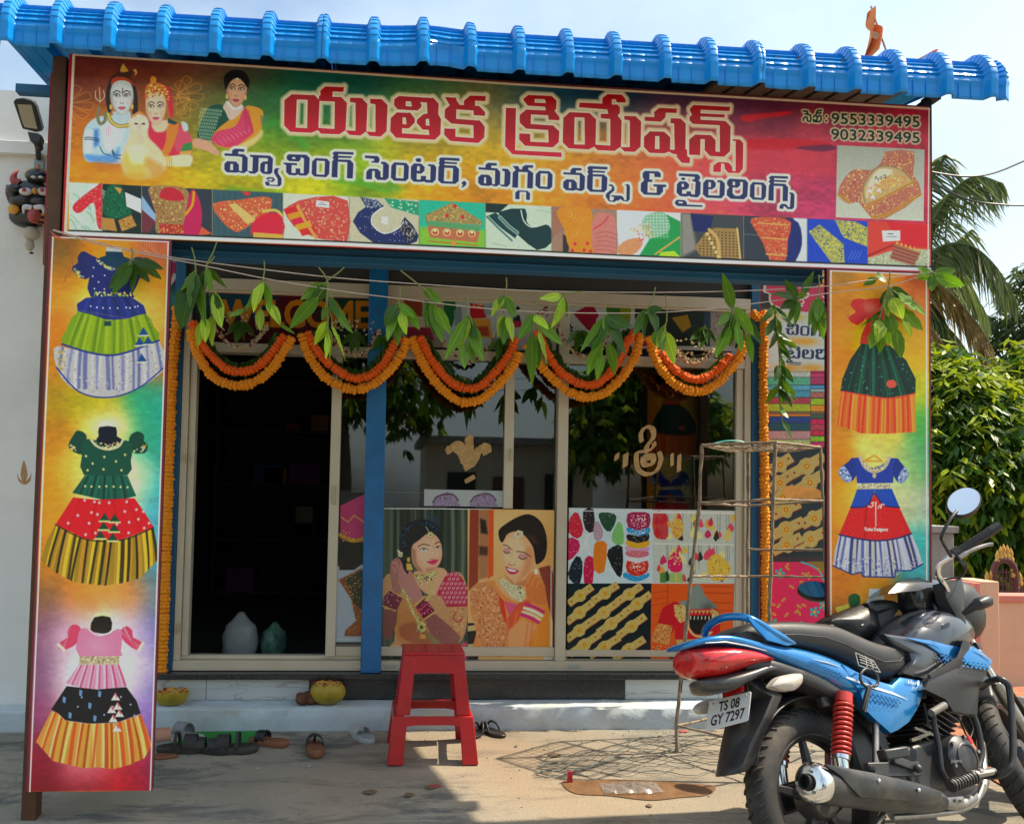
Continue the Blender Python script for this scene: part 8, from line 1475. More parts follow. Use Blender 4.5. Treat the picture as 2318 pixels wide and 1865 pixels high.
redpl=mat('red_moulded_plastic',(.46,.008,.014),.34,0,.06,5,spec=.5,dirt=('5a1c18',.35,7))
f0=gnd(980,1735);SX,SYY=f0[0]-.0,f0[1]+.19
st=thing('plastic_stool',(SX,SYY,GZ(SYY)),'red moulded plastic stool standing in front of the bride posters','stool')
H=.50;g0=GZ(SYY)-.01
def half(z):return(.198-.058*(z/H))+(.012 if z<.215 else 0)
def hd(z):return(.175-.062*(z/H))+(.012 if z<.215 else 0)
rings=[]
for i in range(4):
 sx,sy=(-1,1)[i in(1,2)],(-1,1)[i>1]
 for za,zb_ in((.0,.214),(.216,H-.03)):
  mb=MB();w=.074
  def cr_(z,w=w):
   x,y=half(z)*sx,hd(z)*sy;ww=w*(1-.25*z/H);return[(SX+x,SYY+y,g0+z),(SX+x-sx*ww,SYY+y,g0+z),(SX+x-sx*ww,SYY+y-sy*.012,g0+z),(SX+x-sx*.012,SYY+y-sy*.012,g0+z),(SX+x-sx*.012,SYY+y-sy*ww,g0+z),(SX+x,SYY+y-sy*ww,g0+z)]
  mb.loft([cr_(za),cr_((za+zb_)/2),cr_(zb_)]);obj('leg',mb,redpl,st,bev=.004)
def skirt(z0,z1,th=.012,arch=.035,nm='rail'):
 for ax in range(4):
  mb=MB();n=14;top=[];bot=[]
  for i in range(n+1):
   u=i/n*2-1;zb_=z0+arch*(abs(u)**4);
   def P(z,ins):
    X_,Y_=half(z)-ins,hd(z)-ins
    return((SX+u*X_,SYY-Y_)if ax==0 else(SX+u*X_,SYY+Y_)if ax==1 else(SX-X_,SYY+u*Y_)if ax==2 else(SX+X_,SYY+u*Y_))+(g0+z,)
   zb2=z0-arch*(abs(u)**5);top.append([P(z1,.001),P(zb2,.001),P(zb2,th),P(z1,th)])
  mb.loft(top,cap=True);obj(nm,mb,redpl,st,smooth=40)
skirt(.405,H-.012,arch=.05,nm='seat_skirt');skirt(.175,.213,arch=.05,nm='lower_rail')
mb=MB();mb.box((SX-half(H)-.006,SYY-hd(H)-.006,g0+H-.016),(SX+half(H)+.006,SYY+hd(H)+.006,g0+H));obj('seat',mb,redpl,st,bev=.006)
for i in range(4):mb=MB();x=SX-.095+i*.063;mb.box((x-.0016,SYY-hd(H)+.012,g0+H+.0005),(x+.0016,SYY+hd(H)-.012,g0+H+.003));obj('seat_rib',mb,redpl,st)
mb=MB();mb.box((SX-half(.21)+.01,SYY-hd(.21)+.0,g0+.2145),(SX-half(.22)+.03,SYY+hd(.21)-.01,g0+.219));mb.box((SX-.15,SYY+hd(.21)-.05,g0+.2145),(SX+.15,SYY+hd(.21)-.01,g0+.219));obj('step',mb,redpl,st)
rw=mat('rusty_rod',(.30,.235,.16),.75,.2,.35,26,bump=.4,bscale=90,dirt=('4a2a1a',.7,12))
T_={'L':onY(1589,1008,-.62),'F':onY(1755,1001,-.86),'R':onY(1857,1012,-.62),'B':onY(1694,1020,-.40)};zt_=np.mean([p[2]for p in T_.values()])
FT={'L':gnd(1533,1703),'F':np.array([*onY(1728,1500,-1.0)[:2],GZ(-1.0)]),'R':np.array([*onY(1888,1500,-.62)[:2],GZ(-.62)]),'B':np.array([*onY(1690,1500,-.34)[:2],0.])}
rk=thing('wire_rack',tuple((FT['L']+FT['R'])/2),'tall rusty welded rod rack behind the motorcycle tail','rack')
def rod(name,pts,r=.0065,j=.002,n=7):
 R=random.Random(int(abs(pts[0][0])*9999));P=[Vector(p)for p in pts];Q=[]
 for i in range(len(P)-1):
  k=max(2,int((P[i+1]-P[i]).length/.05))
  for q in range(k):Q.append(P[i].lerp(P[i+1],q/k)+Vector((R.uniform(-j,j),R.uniform(-j,j),R.uniform(-j,j))))
 Q.append(P[-1]);mb=MB();mb.tube(Q,[r*R.uniform(.85,1.2)for _ in Q],n);return obj(name,mb,rw,rk,smooth=60)
LV={'L':[(1583,1139),(1565,1304),(1531,1642)],'F':[(1751,1130),(1745,1300),(1732,1620)],'R':[(1863,1133),(1870,1306),(1884,1620)],'B':[(1694,1145),(1692,1304),(1691,1620)]}
nd={k:[T_[k]]+[onY(px,py,T_[k][1]+(FT[k][1]-T_[k][1])*t)for(px,py),t in zip(v,(.2,.43,.9))]for k,v in LV.items()}
nd['B'][3][2]=nd['F'][3][2]=nd['R'][3][2]=nd['L'][3][2]
for k in 'LFRB':rod('leg',[nd[k][0],nd[k][1],nd[k][2],nd[k][3],FT[k]],.0085 if k!='R' else .007)
for lv,r_ in((0,.0075),(1,.006),(3,.006)):
 for a_,b_ in(('L','F'),('F','R'),('R','B'),('B','L')):rod('rung',[nd[a_][lv],nd[b_][lv]],r_)
for a_,b_ in(('R','B'),('B','L')):rod('rung',[nd[a_][2],nd[b_][2]],.006)
rod('rung',[onY(1694,1243,T_['B'][1]),onY(1866,1244,T_['R'][1])],.006)
mb=MB();R=random.Random(4)
for i in range(11):
 for a_,b_,c_,d_ in(('L','F','B','R'),('L','B','F','R')):
  u=(i+.5)/11;p,q=T_[a_]*(1-u)+T_[b_]*u,T_[c_]*(1-u)+T_[d_]*u;mb.tube([Vector(p)+(Vector(q)-Vector(p))*t/8+Vector((0,0,-.004-.012*math.sin(PI*t/8)+R.uniform(-.003,.003)))for t in range(9)],.0022,4)
obj('mesh_top',mb,rw,rk)['kind']='stuff'
l_=FT['L'];mb=MB();mb.box((l_[0]-.022,l_[1]-.006,l_[2]),(l_[0]+.022,l_[1]+.006,l_[2]+.006));obj('foot',mb,rw,rk)
a_,b_=Vector(nd['L'][2]),Vector(nd['L'][3]);mb=MB();mb.beam(a_.lerp(b_,.50),a_.lerp(b_,.78),.016,.012);obj('splint',mb,mat('dark_rust',(.10,.04,.025),.8,.2,.4,20),rk)
mb=MB();mb.tube(catmull([tuple(onY(x,y,-.72))for x,y in((1618,1003),(1645,998),(1672,998),(1690,1003))],5,False),.0035,6);solo('teal_cord',mb,mat('teal_plastic',(.10,.50,.45),.4),'loop of teal cord lying on top of the wire rack','cord',smooth=60)
mb=MB();R=random.Random(8);p0,p1=gnd(1185,1706),gnd(1640,1690)
for i in range(15):
 v=i/14;s_=.5-abs(v-.5);pts=[]
 for k in range(19):
  u=k/18;x=p0[0]+(p1[0]-p0[0])*u+.06*v;wv=.040*math.sin(u*20+(0 if i%2 else PI))+.02*math.sin(u*7+i);y=-.92+.62*(v+.1*math.sin(3*u))*(.25+.75*u)+wv;pts.append((x,y,GZ(y)+.006+.005*math.sin(u*11+i)))
 mb.tube(pts,.0017,4)
o=solo('shadow_wires',mb,mat('shadow_wire_grey',(.10,.11,.10),.6,.5),'loose grey wires laid flat on the sunlit ground in place of a mesh shadow','shadow wires')  # thin wires stand in for a mesh shadow on the ground
def sole(c,L_,w,th,ang,m,shape=0,lift=0.):
 out=[]
 for i in range(28):
  t=2*PI*i/28;x=math.cos(t)*L_/2;y=math.sin(t)*w/2*(1-.16*math.cos(t+.4)-.10*math.cos(2*t)*0)*(.86 if shape else 1);y*=.80 if-.25<math.cos(t)<.15 else 1;out.append((x,y))
 ca,sa=math.cos(ang),math.sin(ang)
 def P(x,y,z):return(c[0]+x*ca-y*sa,c[1]+x*sa+y*ca,c[2]+z)
 mb=MB();mb.loft([[P(x*.95,y*.94,0)for x,y in out],[P(x,y,th*.3)for x,y in out],[P(x,y,th*.85+lift*(x>0)*0)for x,y in out],[P(x*.97,y*.95,th)for x,y in out],[P(x*.90,y*.86,th*.93)for x,y in out]]);return mb,P
def sandal(px,py,L_,w,th,ang,ms,mt,label,kind='slide',grp='loose footwear by the step',h=.05,z=None):
 c=gnd(px,py)if z is None else onZ(px,py,z);t=thing('sandal',tuple(c),label,'sandal',grp);mb,P=sole(c,L_,w,th,ang,ms);obj('sole',mb,ms,t,smooth=45)
 def strap(x0,x1,hh,wid,nm='strap'):
  mb=MB();rows=[]
  for i in range(13):
   a_=PI*i/12;y=-math.cos(a_)*w*.48;z_=th*.8+math.sin(a_)**.8*hh;x=x0+(x1-x0)*(i/12);rows.append([P(x-wid/2,y,z_),P(x+wid/2,y,z_*.97),P(x+wid/2,y*.93,z_-.004),P(x-wid/2,y*.93,z_-.004)])
  mb.loft(rows);obj(nm,mb,mt,t,smooth=50)
 if kind=='slide':strap(L_*.12,L_*.14,h,L_*.34)
 if kind=='two':strap(L_*.02,L_*.05,h*1.1,L_*.14);strap(L_*.22,L_*.24,h*.9,L_*.16)
 if kind=='closed':
  strap(L_*.10,L_*.12,h*1.1,L_*.22);strap(L_*.28,L_*.28,h*.8,L_*.18);mb=MB();mb.loft([[P(-L_*.42+q*.0,(u-.5)*w*.8,th*.8+q2)for u in(0,.5,1)]for q,q2 in((0,0),(0,.03))],cap=False,closed=False)
  strap(-L_*.16,-L_*.12,h*1.3,.014)
 if kind=='thong':
  for s_ in(-1,1):mb=MB();mb.tube(catmull([P(L_*.26,0,th),P(L_*.14,s_*w*.22,th+h*.75),P(-L_*.02,s_*w*.40,th+h*.55),P(-L_*.12,s_*w*.44,th*.9)],5,False),.006,8);obj('strap',mb,mt,t,smooth=60)
 if kind=='toe':
  for s_ in(-.35,.5):strap(L_*(.08+.12*(s_>0)),L_*(.10+.12*(s_>0)),h,.022)
  mb=MB();mb.tube([P(L_*.05,0,th+h*.9),P(L_*.28,0,th)],.006,6);obj('toe_strap',mb,mt,t,smooth=60)
 return t
bs=mat('black_footwear',(.028,.027,.026),.6,0,.2,20,dirt=('5a5248',.35,12));brn=mat('tan_sole',(.22,.085,.04),.65,0,.15,14);whs=mat('white_footwear',(.40,.42,.42),.55,0,.08,9,dirt=('6c6860',.3,9));bst=mat('black_strap',(.015,.014,.014),.5)
sandal(418,1701,.255,.095,.03,.05,bs,bs,'black buckled sandal on the green mat, the left one of the pair','closed',h=.055)
sandal(520,1702,.265,.10,.032,PI-.06+.12,bs,bs,'black buckled sandal facing the other way, right of its fellow','closed',h=.055)
sandal(608,1685,.21,.085,.028,PI-.35,brn,bst,'tan sole sandal with black straps at the right end of the mat','toe',h=.045)
sandal(713,1702,.20,.085,.035,PI/2+.15,brn,bst,'tan sandal with knotted black strap standing alone right of the mat','toe',h=.05)
sandal(821,1672,.21,.085,.024,PI/2+.5,whs,whs,'white and grey slipper alone between the mat and the stool','slide',h=.045)
sandal(1080,1662,.21,.08,.018,PI/2-.4,bst,bst,'black flip flop just right of the stool, half hidden by its leg','thong',h=.05)
sandal(1112,1660,.21,.082,.018,PI/2+.55,bst,bst,'black flip flop in the open right of the stool','thong',h=.05)
sandal(352,1683,.22,.09,.03,.4,whs,mat('peach_strap',(.5,.25,.16),.6),'pale slipper with peach strap half behind the left board','slide',h=.05)
sandal(424,1672,.22,.085,.025,PI-.6,whs,mat('grey_strap',(.22,.23,.23),.6),'light grey slipper tilted up behind the black pair on the mat','slide',h=.06)
sandal(352,1715,.2,.07,.012,.1,brn,brn,'flat brown sole lying by the foot of the left board','none',h=.0)
mb=MB();mt_=[gnd(373,1659),gnd(606,1656),gnd(596,1675),gnd(580,1690),gnd(375,1692)]
mb.prism([p+np.array([0,0,.003])for p in mt_],(0,0,.004));solo('green_mat',mb,mat('green_plastic_mat',(.004,.22,.012),.55,0,.06,20,bump=.2,bscale=120),'bright green mat lying against the step under the footwear','mat')
fl_=mat('pumpkin_flesh',(.62,.36,.06),.6,0,.25,20,bump=.4);rd=mat('pumpkin_rind',(.42,.30,.02),.45,0,.1,5,dirt=('3c4c0c',.8,5));rdp=mat('vermilion',(.30,.02,.015),.8,0,.3,60)
def pumpkin(px,py,r,label,half_=False,seed=0,yy=-.17):
 c=onY(px,py,yy);c[2]=.117;t=thing('cut_pumpkin',tuple(c),label,'pumpkin');R=random.Random(seed)
 hh=1.15 if not half_ else .95;mb=MB();rings=[];ez=.62 if half_ else 1.35
 for j in range(11):
  v=j/10;ph=v*(PI*.5 if half_ else PI*.72);ring=[]
  for i in range(30):
   a_=2*PI*i/30;q=r*(1+.05*abs(math.cos(a_*5)))*math.sin(PI/2+0 if False else max(.05,min(PI,PI-ph*.999-.0))if not half_ else max(.08,ph))*1.0;
   if half_:rr_=r*(.45+.55*math.sin(ph))*(1+.05*abs(math.cos(a_*5)));z=r*.75*(1-math.cos(ph))+(R.uniform(-.004,.012)if j==10 else 0)
   else:rr_=r*math.sin(.35+v*1.95)*(1+.05*abs(math.cos(a_*5)));z=r*.85*(math.cos(.35)-math.cos(.35+v*1.95))*.9+(R.uniform(-.003,.006)if j==10 else 0)
   ring.append((c[0]+rr_*math.cos(a_),c[1]+rr_*math.sin(a_)*.8,c[2]+z))
  rings.append(ring)
 mb.loft(rings,cap=False);o=obj('rind',mb,rd,t,smooth=60);top=rings[-1];cc=np.mean(np.array(top),0)
 mb=MB();mb.loft([top,[tuple(cc+(np.array(p)-cc)*.82+np.array([0,0,-.004]))for p in top],[tuple(cc+(np.array(p)-cc)*.4+np.array([0,0,-.03]))for p in top],[tuple(cc+(np.array(p)-cc)*.05+np.array([0,0,-.03]))for p in top]],cap=False);obj('flesh',mb,fl_,t,smooth=60)
 mb=MB()
 for i in range(36):a_=R.uniform(0,6.28);k=R.uniform(.5,1.02);p=cc+(np.array([math.cos(a_),math.sin(a_)*.8,0])*r*k*(.95 if not half_ else 1));mb.ball((p[0],p[1],cc[2]+R.uniform(-.006,.006)),(R.uniform(.002,.007),R.uniform(.002,.004),R.uniform(.002,.005)),6,4)
 o=obj('red_powder',mb,rdp,t);o['kind']='stuff';return t
pumpkin(742,1570,.088,'whole side of a cut green and yellow pumpkin on the ledge before the granite',False,3)
pumpkin(388,1580,.085,'shallow half pumpkin with red powder on the ledge by the left board',True,5)
c=onY(697,1580,-.18);mb=MB();R=random.Random(6)
for k,(dx,dz,rx,rz)in enumerate(((-.03,.03,.035,.032),(.02,.028,.045,.028),(-.045,.045,.018,.012),(0,.05,.03,.012))):mb.ball((c[0]+dx,-.18+.01*k,.115+dz),(rx,.04,rz),14,9,jit=.07,rnd=R)
solo('coconut_husk',mb,mat('coconut_brown',(.13,.05,.025),.9,0,.35,30,bump=.6),'broken brown coconut shells left of the whole pumpkin','coconut',smooth=70)
def stain(name,pts,m,label):mb=MB();P=catmull([tuple(gnd(x,y))for x,y in pts],5);mb.prism([(p[0],p[1],GZ(p[1])+.002)for p in P],(0,0,.002));return solo(name,mb,m,label,'stain')
stain('wet_patch',[(1272,1770),(1320,1768),(1400,1766),(1520,1772),(1615,1780),(1600,1800),(1540,1806),(1470,1812),(1380,1802),(1300,1796)],mat('wet_brown_soil',(.17,.085,.035),.5,0,.3,12,bump=.5,dirt=('6a5a44',.6,14)),'brown wet soil patch on the sunlit ground left of the rear wheel')
mb=MB();R=random.Random(13);c=gnd(1425,1790)
mb.grid(22,10,lambda u,v:(c[0]-.12+.26*u,c[1]-.05+.12*v,GZ(c[1])+.006+.022*abs(math.sin(u*11+v*5))*math.sin(PI*v)**.5*math.sin(PI*u)**.5+R.uniform(0,.008)));solo('plastic_film',mb,mat('clear_film',(.6,.58,.54),.15,0,.1,20,trans=.6,alpha=.55),'crumpled clear plastic film lying on the brown patch','plastic film',smooth=25)
c=gnd(1290,1772);mb=MB();mb.loft([[(c[0]+x,c[1]+y,c[2]+z)for x,y in((-.012*k,-.004),(.012*k,-.004),(.012*k,.006),(-.012*k,.006))]for z,k in((.0,1.1),(.012,1),(.045,.8),(.05,1.2))]);o=solo('red_sachet',mb,mat('red_foil',(.5,.03,.05),.3,.3,.3,60),'small red foil sachet standing at the edge of the brown patch','sachet')
R=random.Random(21);lm_=[mat('dry_leaf',(.16,.10,.05),.8),mat('red_scrap',(.35,.06,.05),.7),mat('pale_grit',(.42,.40,.35),.9)]
for i,(px,py,s_,k)in enumerate(((975,1783,.03,0),(985,1780,.028,1),(925,1800,.03,0),(838,1794,.035,0),(700,1735,.014,2),(1168,1690,.012,0),(1255,1710,.035,0),(1494,1668,.016,0),(1545,1656,.03,1),(585,1740,.012,2),(1470,1825,.02,0),(640,1650,.02,2))):
 c=gnd(px,py);mb=MB();mb.prism([(c[0]+s_*math.cos(a_+i)*(.5+.5*R.random()),c[1]+s_*.8*math.sin(a_+i),c[2]+.002+.003*R.random())for a_ in(0,.9,1.8,2.7,3.7,4.6,5.4)],(0,0,.002));solo('litter_scrap',mb,lm_[k],['dry brown leaf scrap lying on the cement','small reddish scrap lying on the cement','pale grit scrap lying on the cement'][k]+' '+['before the stool','before the stool beside the leaf','far before the stool','left of the stool','right of the tan sandal','right of the flip flops','by the shadow wires','near the rack','under the ledge by the rack','before the black pair','by the rear wheel','at the foot of the ledge'][i],'litter')
mb=MB();R=random.Random(31)
for i in range(420):
 x,y=R.uniform(-2.4,2.2),R.uniform(-2.6,-.26)if i%3 else R.uniform(-.34,-.26);s_=R.uniform(.0015,.005);mb.ball((x,y,GZ(y)+s_*.5),(s_,s_*R.uniform(.6,1.3),s_*.7),5,3)
g_=obj('grit',mb,mat('grit_stone',(.26,.24,.20),.9,0,.4,30));g_['kind']='stuff';tag(g_,'loose grit and sand scattered over the cement','grit')
z5=lambda x,y,Y=-.30:onY(x*.2708,150+y*.2708,Y)
fl2=thing('flood_light',tuple(z5(310,770,-.13)),'grey street type flood light on a bracket above the black mask','lamp')
hs_=mat('dark_casting',(.035,.037,.036),.5,.2,.15,10);P_=[(108,300),(130,275),(190,270),(270,290),(300,340),(350,520),(340,548),(300,556),(185,525),(175,500)]
mb=MB();mb.prism([z5(x,y,-.34+.0006*(y-300))for x,y in P_],(0,.035,.02));obj('housing',mb,hs_,fl2,bev=.006)
mb=MB();mb.prism([z5(x,y,-.343+.0006*(y-300))for x,y in((145,320),(262,325),(312,525),(205,510),(185,470))],(0,.002,0));obj('lens',mb,mat('cream_lens',(.42,.38,.28),.35,0,.05,5),fl2,bev=.002)
mb=MB();mb.prism([z5(x,y,-.30)for x,y in((225,545),(330,560),(345,600),(330,640),(250,625))],(0,.05,0));obj('neck',mb,hs_,fl2,bev=.005)
mb=MB();mb.tube([z5(300,630,-.26),z5(318,690,-.22),z5(322,770,-.14)],.014,10);mb.ball(z5(330,680,-.24),.02,9,6);obj('bracket',mb,hs_,fl2,smooth=50)
mb=MB();mb.box(tuple(z5(282,872,-.135)),tuple(z5(372,785,-.1215)));cn=solo('junction_sticker',mb,mat('pale_blue_sticker',(.28,.38,.44),.5),'pale blue sticker with an orange figure between lamp and mask','sticker')
mb=MB();a_=z5(318,845,-.137);mb.ball(a_,(.010,.002,.018),8,6);o=obj('orange_figure',mb,mat('orange_print',(.6,.2,.08),.5),None,smooth=60);o.parent=cn;o.location=-cn.location
mk_=thing('demon_mask',tuple(z5(250,1330,-.16)),'black horned evil eye mask with white eyes and a red tongue on the wall','mask')
bm_=mat('black_mask_paint',(.012,.012,.013),.35,0,.2,12,bump=.2,coat=.3);k_=.2708/2000*4.7
def el(name,x,y,rx,ry,rz,m,Y=-.22,par=mk_,rot=0):mb=MB();c_=z5(x,y,Y);mb.ball(c_,(rx*k_,ry*k_,rz*k_),18,12,M=Matrix.Rotation(rot,3,'Y'));return obj(name,mb,m,par,smooth=70)
el('face',250,1090,185,90,130,bm_,-.18);el('jaw',240,1260,155,90,95,bm_,-.18);el('brow',130,1040,70,70,50,bm_,-.22);el('cheek',180,1130,90,60,40,bm_,-.245);el('cheek',330,1140,80,60,40,bm_,-.245)
wht=mat('mask_white',(.6,.56,.58),.4);mrd=mat('mask_red',(.35,.05,.05),.4);myl=mat('mask_yellow',(.62,.30,.03),.4)
el('crown',310,925,85,60,62,bm_,-.20);el('crown_rim',310,915,100,30,62,mat('mask_gold',(.3,.16,.04),.5),-.175)
for x in(215,365):e=el('eye',x,1050,52,30,32,wht,-.262);mb=MB();c_=z5(x-2,1045,-.262);mb.ball(c_+np.array([0,-32*k_,0]),(18*k_,8*k_,18*k_),10,7);obj('iris',mb,mrd,e,smooth=60)
for x in(280,340):el('eye',x,928,20,10,11,wht,-.247)
el('nose',292,1045,20,26,26,myl,-.275);el('tongue',285,1250,52,40,62,mrd,-.262)
for sx,x in((-1,205),(1,355)):mb=MB();mb.tube(catmull([z5(280+sx*10,1185,-.27),z5(x,1180,-.275),z5(x+sx*8,1240,-.27)],4,False),[.014]*5+[.010,.007,.004,.001],8);obj('fang',mb,wht,mk_,smooth=60)
mb=MB();mb.tube(catmull([z5(150,985,-.2),z5(115,950,-.21),z5(125,900,-.21),z5(160,865,-.2)],4,False),[.030-.0024*i for i in range(13)],12);obj('horn',mb,mrd,mk_,smooth=60)
mb=MB();mb.tube(catmull([z5(75,1000,-.2),z5(70,1070,-.2),z5(105,1130,-.2)],4,False),.014,10);obj('ear',mb,mat('mask_maroon',(.08,.01,.012),.4),mk_,smooth=60)
el('earring',115,1195,46,24,42,myl,-.24);el('earring',340,1240,30,16,12,myl,-.25)
ch=thing('hanging_charm',tuple(z5(250,1560,-.2)),'cream ball and gourd charm hanging below the black mask','charm')
cmt=mat('cream_cloth',(.46,.42,.34),.9,0,.12,20,bump=.5,bscale=60);el('ball',262,1400,66,60,58,cmt,-.2,ch);el('gourd',248,1495,38,34,48,cmt,-.2,ch);el('tip',262,1562,18,14,10,bm_,-.2,ch)
peach=mat('peach_wall_paint',(.62,.42,.28),.85,0,.05,3,bump=.2,dirt=('8a6a4c',.3,3));pinkp=mat('pink_trim_paint',(.55,.20,.16),.8,0,.1,6);gry=mat('old_concrete',(.22,.22,.21),.9,0,.2,5,bump=.4,dirt=('3a3a36',.5,4))
Yw=.75;cw=thing('compound_wall',tuple(onY(2262,1540,Yw)),'low peach compound wall with a pink coping at the right edge','wall')
xw0=onY(2232,1400,Yw)[0];zw=onY(2280,1362,Yw)[2]
mb=MB();mb.box((xw0,Yw,-.05),(7.5,Yw+.14,zw));obj('wall',mb,peach,cw);mb=MB();mb.box((xw0-.0,Yw-.02,zw+.001),(7.5,Yw+.16,zw+.045));obj('coping',mb,pinkp,cw,bev=.005)
zp_=onY(2235,1314,Yw)[2];xa,xb=onY(2204,1400,Yw-.06)[0],onY(2262,1400,Yw-.06)[0]
mb=MB();mb.box((xa+.045,Yw-.06,-.05),(xb,Yw+.2,zp_));obj('pier',mb,peach,cw,bev=.004);mb=MB();mb.box((xa,Yw-.07,-.05),(xa+.043,Yw+.2,zp_-.01));obj('pier_trim',mb,pinkp,cw,bev=.003)
gp=thing('concrete_pillar',tuple(onY(2133,1400,1.2)),'old grey concrete pillar behind the handlebar','pillar');x0,x1=onY(2106,1300,1.2)[0],onY(2160,1300,1.2)[0];mb=MB();mb.box((x0-.3,1.2,0),(x1,1.45,onY(2130,1206,1.2)[2]));obj('shaft',mb,gry,gp,bev=.006);mb=MB();mb.box((x0-.3,1.17,onY(2130,1206,1.2)[2]+.001),(x1+.02,1.48,onY(2130,1206,1.2)[2]+.05));obj('cap',mb,gry,gp,bev=.004)
far=thing('far_wall',(9,6,0),'long dark grey boundary wall under the mango trees','wall');mb=MB();mb.box((3.2,5.2,-.1),(22,5.4,1.0));obj('wall',mb,gry,far)
fh=thing('shaded_house',(9,12,0),'grey flat roofed house in the shade behind the mango trees','house');mb=MB();mb.box((4,10.2,0),(16,14,2.7));obj('wall',mb,mat('shaded_plaster',(.30,.31,.30),.9),fh);mb=MB();mb.box((3.8,9.9,2.7),(16.2,14.2,2.86));obj('roof',mb,gry,fh)
for x in(5.5,8,10.5):mb=MB();mb.box((x,10.17,.9),(x+.9,10.199,2.0));obj('window',mb,mat('dark_window',(.02,.025,.03),.2),fh)
Yg=2.2;cg=thing('carved_gate',tuple(onY(2285,1400,Yg)),'maroon arched gate with gold finials beyond the peach wall','gate');mr_=mat('maroon_iron',(.10,.02,.02),.5);gd=mat('gold_finial',(.55,.30,.06),.4,.3)
G3=lambda x,y:onY(1450+x*.4697,1050+y*.4697,Yg)
mb=MB();mb.tube(catmull([tuple(G3(x,y))for x,y in((1700,660),(1700,540),(1715,480),(1755,460),(1795,490),(1805,560),(1810,660))],5,False),.028,8);obj('arch',mb,mr_,cg,smooth=50)
mb=MB();mb.box(tuple(G3(1800,640)),tuple(G3(1990,560)+np.array([0,.06,0])));obj('panel',mb,mr_,cg)
for k in range(6):x=1712+k*17;mb=MB();mb.tube([G3(x,655),G3(x,500+abs(k-2.5)*8)],.006,6);obj('bar',mb,mr_,cg)
for k in range(5):mb=MB();mb.tube([G3(1700,520+k*30),G3(1805,522+k*30)],.005,6);obj('cross_bar',mb,mr_,cg)
for x,y in((1720,455),(1735,435),(1750,425),(1768,430),(1785,445),(1795,520),(1812,580),(1828,560),(1690,550),(1670,555),(1870,560),(1910,560)):
 c_=Vector(G3(x,y));mb=MB();mb.lathe([(0,-.05),(.022,-.045),(.026,-.02),(.014,0),(.02,.02),(.012,.045),(0,.075)],8,Matrix.Translation(c_));obj('finial',mb,gd,cg,smooth=50)
mb=MB();R=random.Random(3);c=(3.4,.2)
mb.grid(30,16,lambda u,v:(2.35+3.2*u,-1.2+1.9*v,GZ(-1.2+1.9*v)-.01+.10*(math.sin(PI*u)*math.sin(PI*v))**.6*(.6+.4*math.sin(u*13+v*9))+R.uniform(0,.02)));o=obj('red_soil',mb,mat('red_soil_heap',(.36,.13,.065),.95,0,.35,16,bump=.8,bscale=50,dirt=('7a6450',.5,9)),smooth=30);o['kind']='structure'
for i in range(14):mb=MB();x,y=2.6+R.random()*1.6,-.5+R.random();s_=R.uniform(.03,.08);mb.ball((x,y,.05),(s_,s_*.8,s_*.6),7,5,jit=.2,rnd=R);solo('stone',mb,gry,'rough grey stone on the red soil behind the front wheel','stone','stones on the red soil')
wr=mat('black_cable',(.015,.018,.02),.5)
for nm,P in(('upper black power cable from the board to the right edge',[(2080,380),(2120,392),(2190,400),(2250,392),(2318,365),(2420,320)]),('lower brown power cable over the palm at the right',[(2080,395),(2140,430),(2200,455),(2260,463),(2318,465),(2420,462)])):
 mb=MB();mb.tube(catmull([tuple(onY(a,b_,2.5))for a,b_ in P],6,False),.009,6);solo('power_cable',mb,wr,nm,'cable',smooth=60)
ff=lambda x,y,Y=.7:onY(1160+x*.5371,y*.5371,Y);om=mat('saffron_cloth',(.62,.18,.05),.8,0,.1,9,bump=.3)
fg=thing('saffron_flag',tuple(ff(1585,250)),'faded saffron pennant on a thin pole behind the roof edge','flag')
mb=MB();mb.tube([ff(1511,28),ff(1545,130),ff(1592,262)],.007,7);obj('pole',mb,steel,fg,smooth=60)
def cloth(P,par):
 mb=MB();a_,b_,c_,d_=[Vector(ff(*p))for p in P];mb.grid(10,14,lambda u,v:(a_.lerp(b_,u)).lerp(d_.lerp(c_,u),v)+Vector((0,.05*math.sin(u*6+v*8),0)));o=obj('cloth',mb,om,par,smooth=60);return o
cloth(((1508,42),(1514,42),(1562,190),(1490,262)),fg);mb=MB();mb.lathe([(0,-.001),(.026,-.001),(.026,0),(0,0)],16,Matrix.Translation(Vector(ff(1530,150,.62)))@Matrix.Rotation(PI/2,4,'X'));obj('emblem',mb,mat('pale_emblem',(.42,.20,.10),.8),fg)
f2=thing('saffron_flag',tuple(ff(1660,280)),'second saffron flag lying low to the right of the pennant','flag');cloth(((1660,265),(1790,215),(1785,262),(1665,285)),f2)
mb=MB();mb.prism([ff(x,y,.8)for x,y in((1500,300),(1520,260),(1560,225),(1655,232),(1662,300))],(0,.25,0));solo('roof_block',mb,gry,'grey cement block on the roof at the foot of the pennant','block',bev=.01)
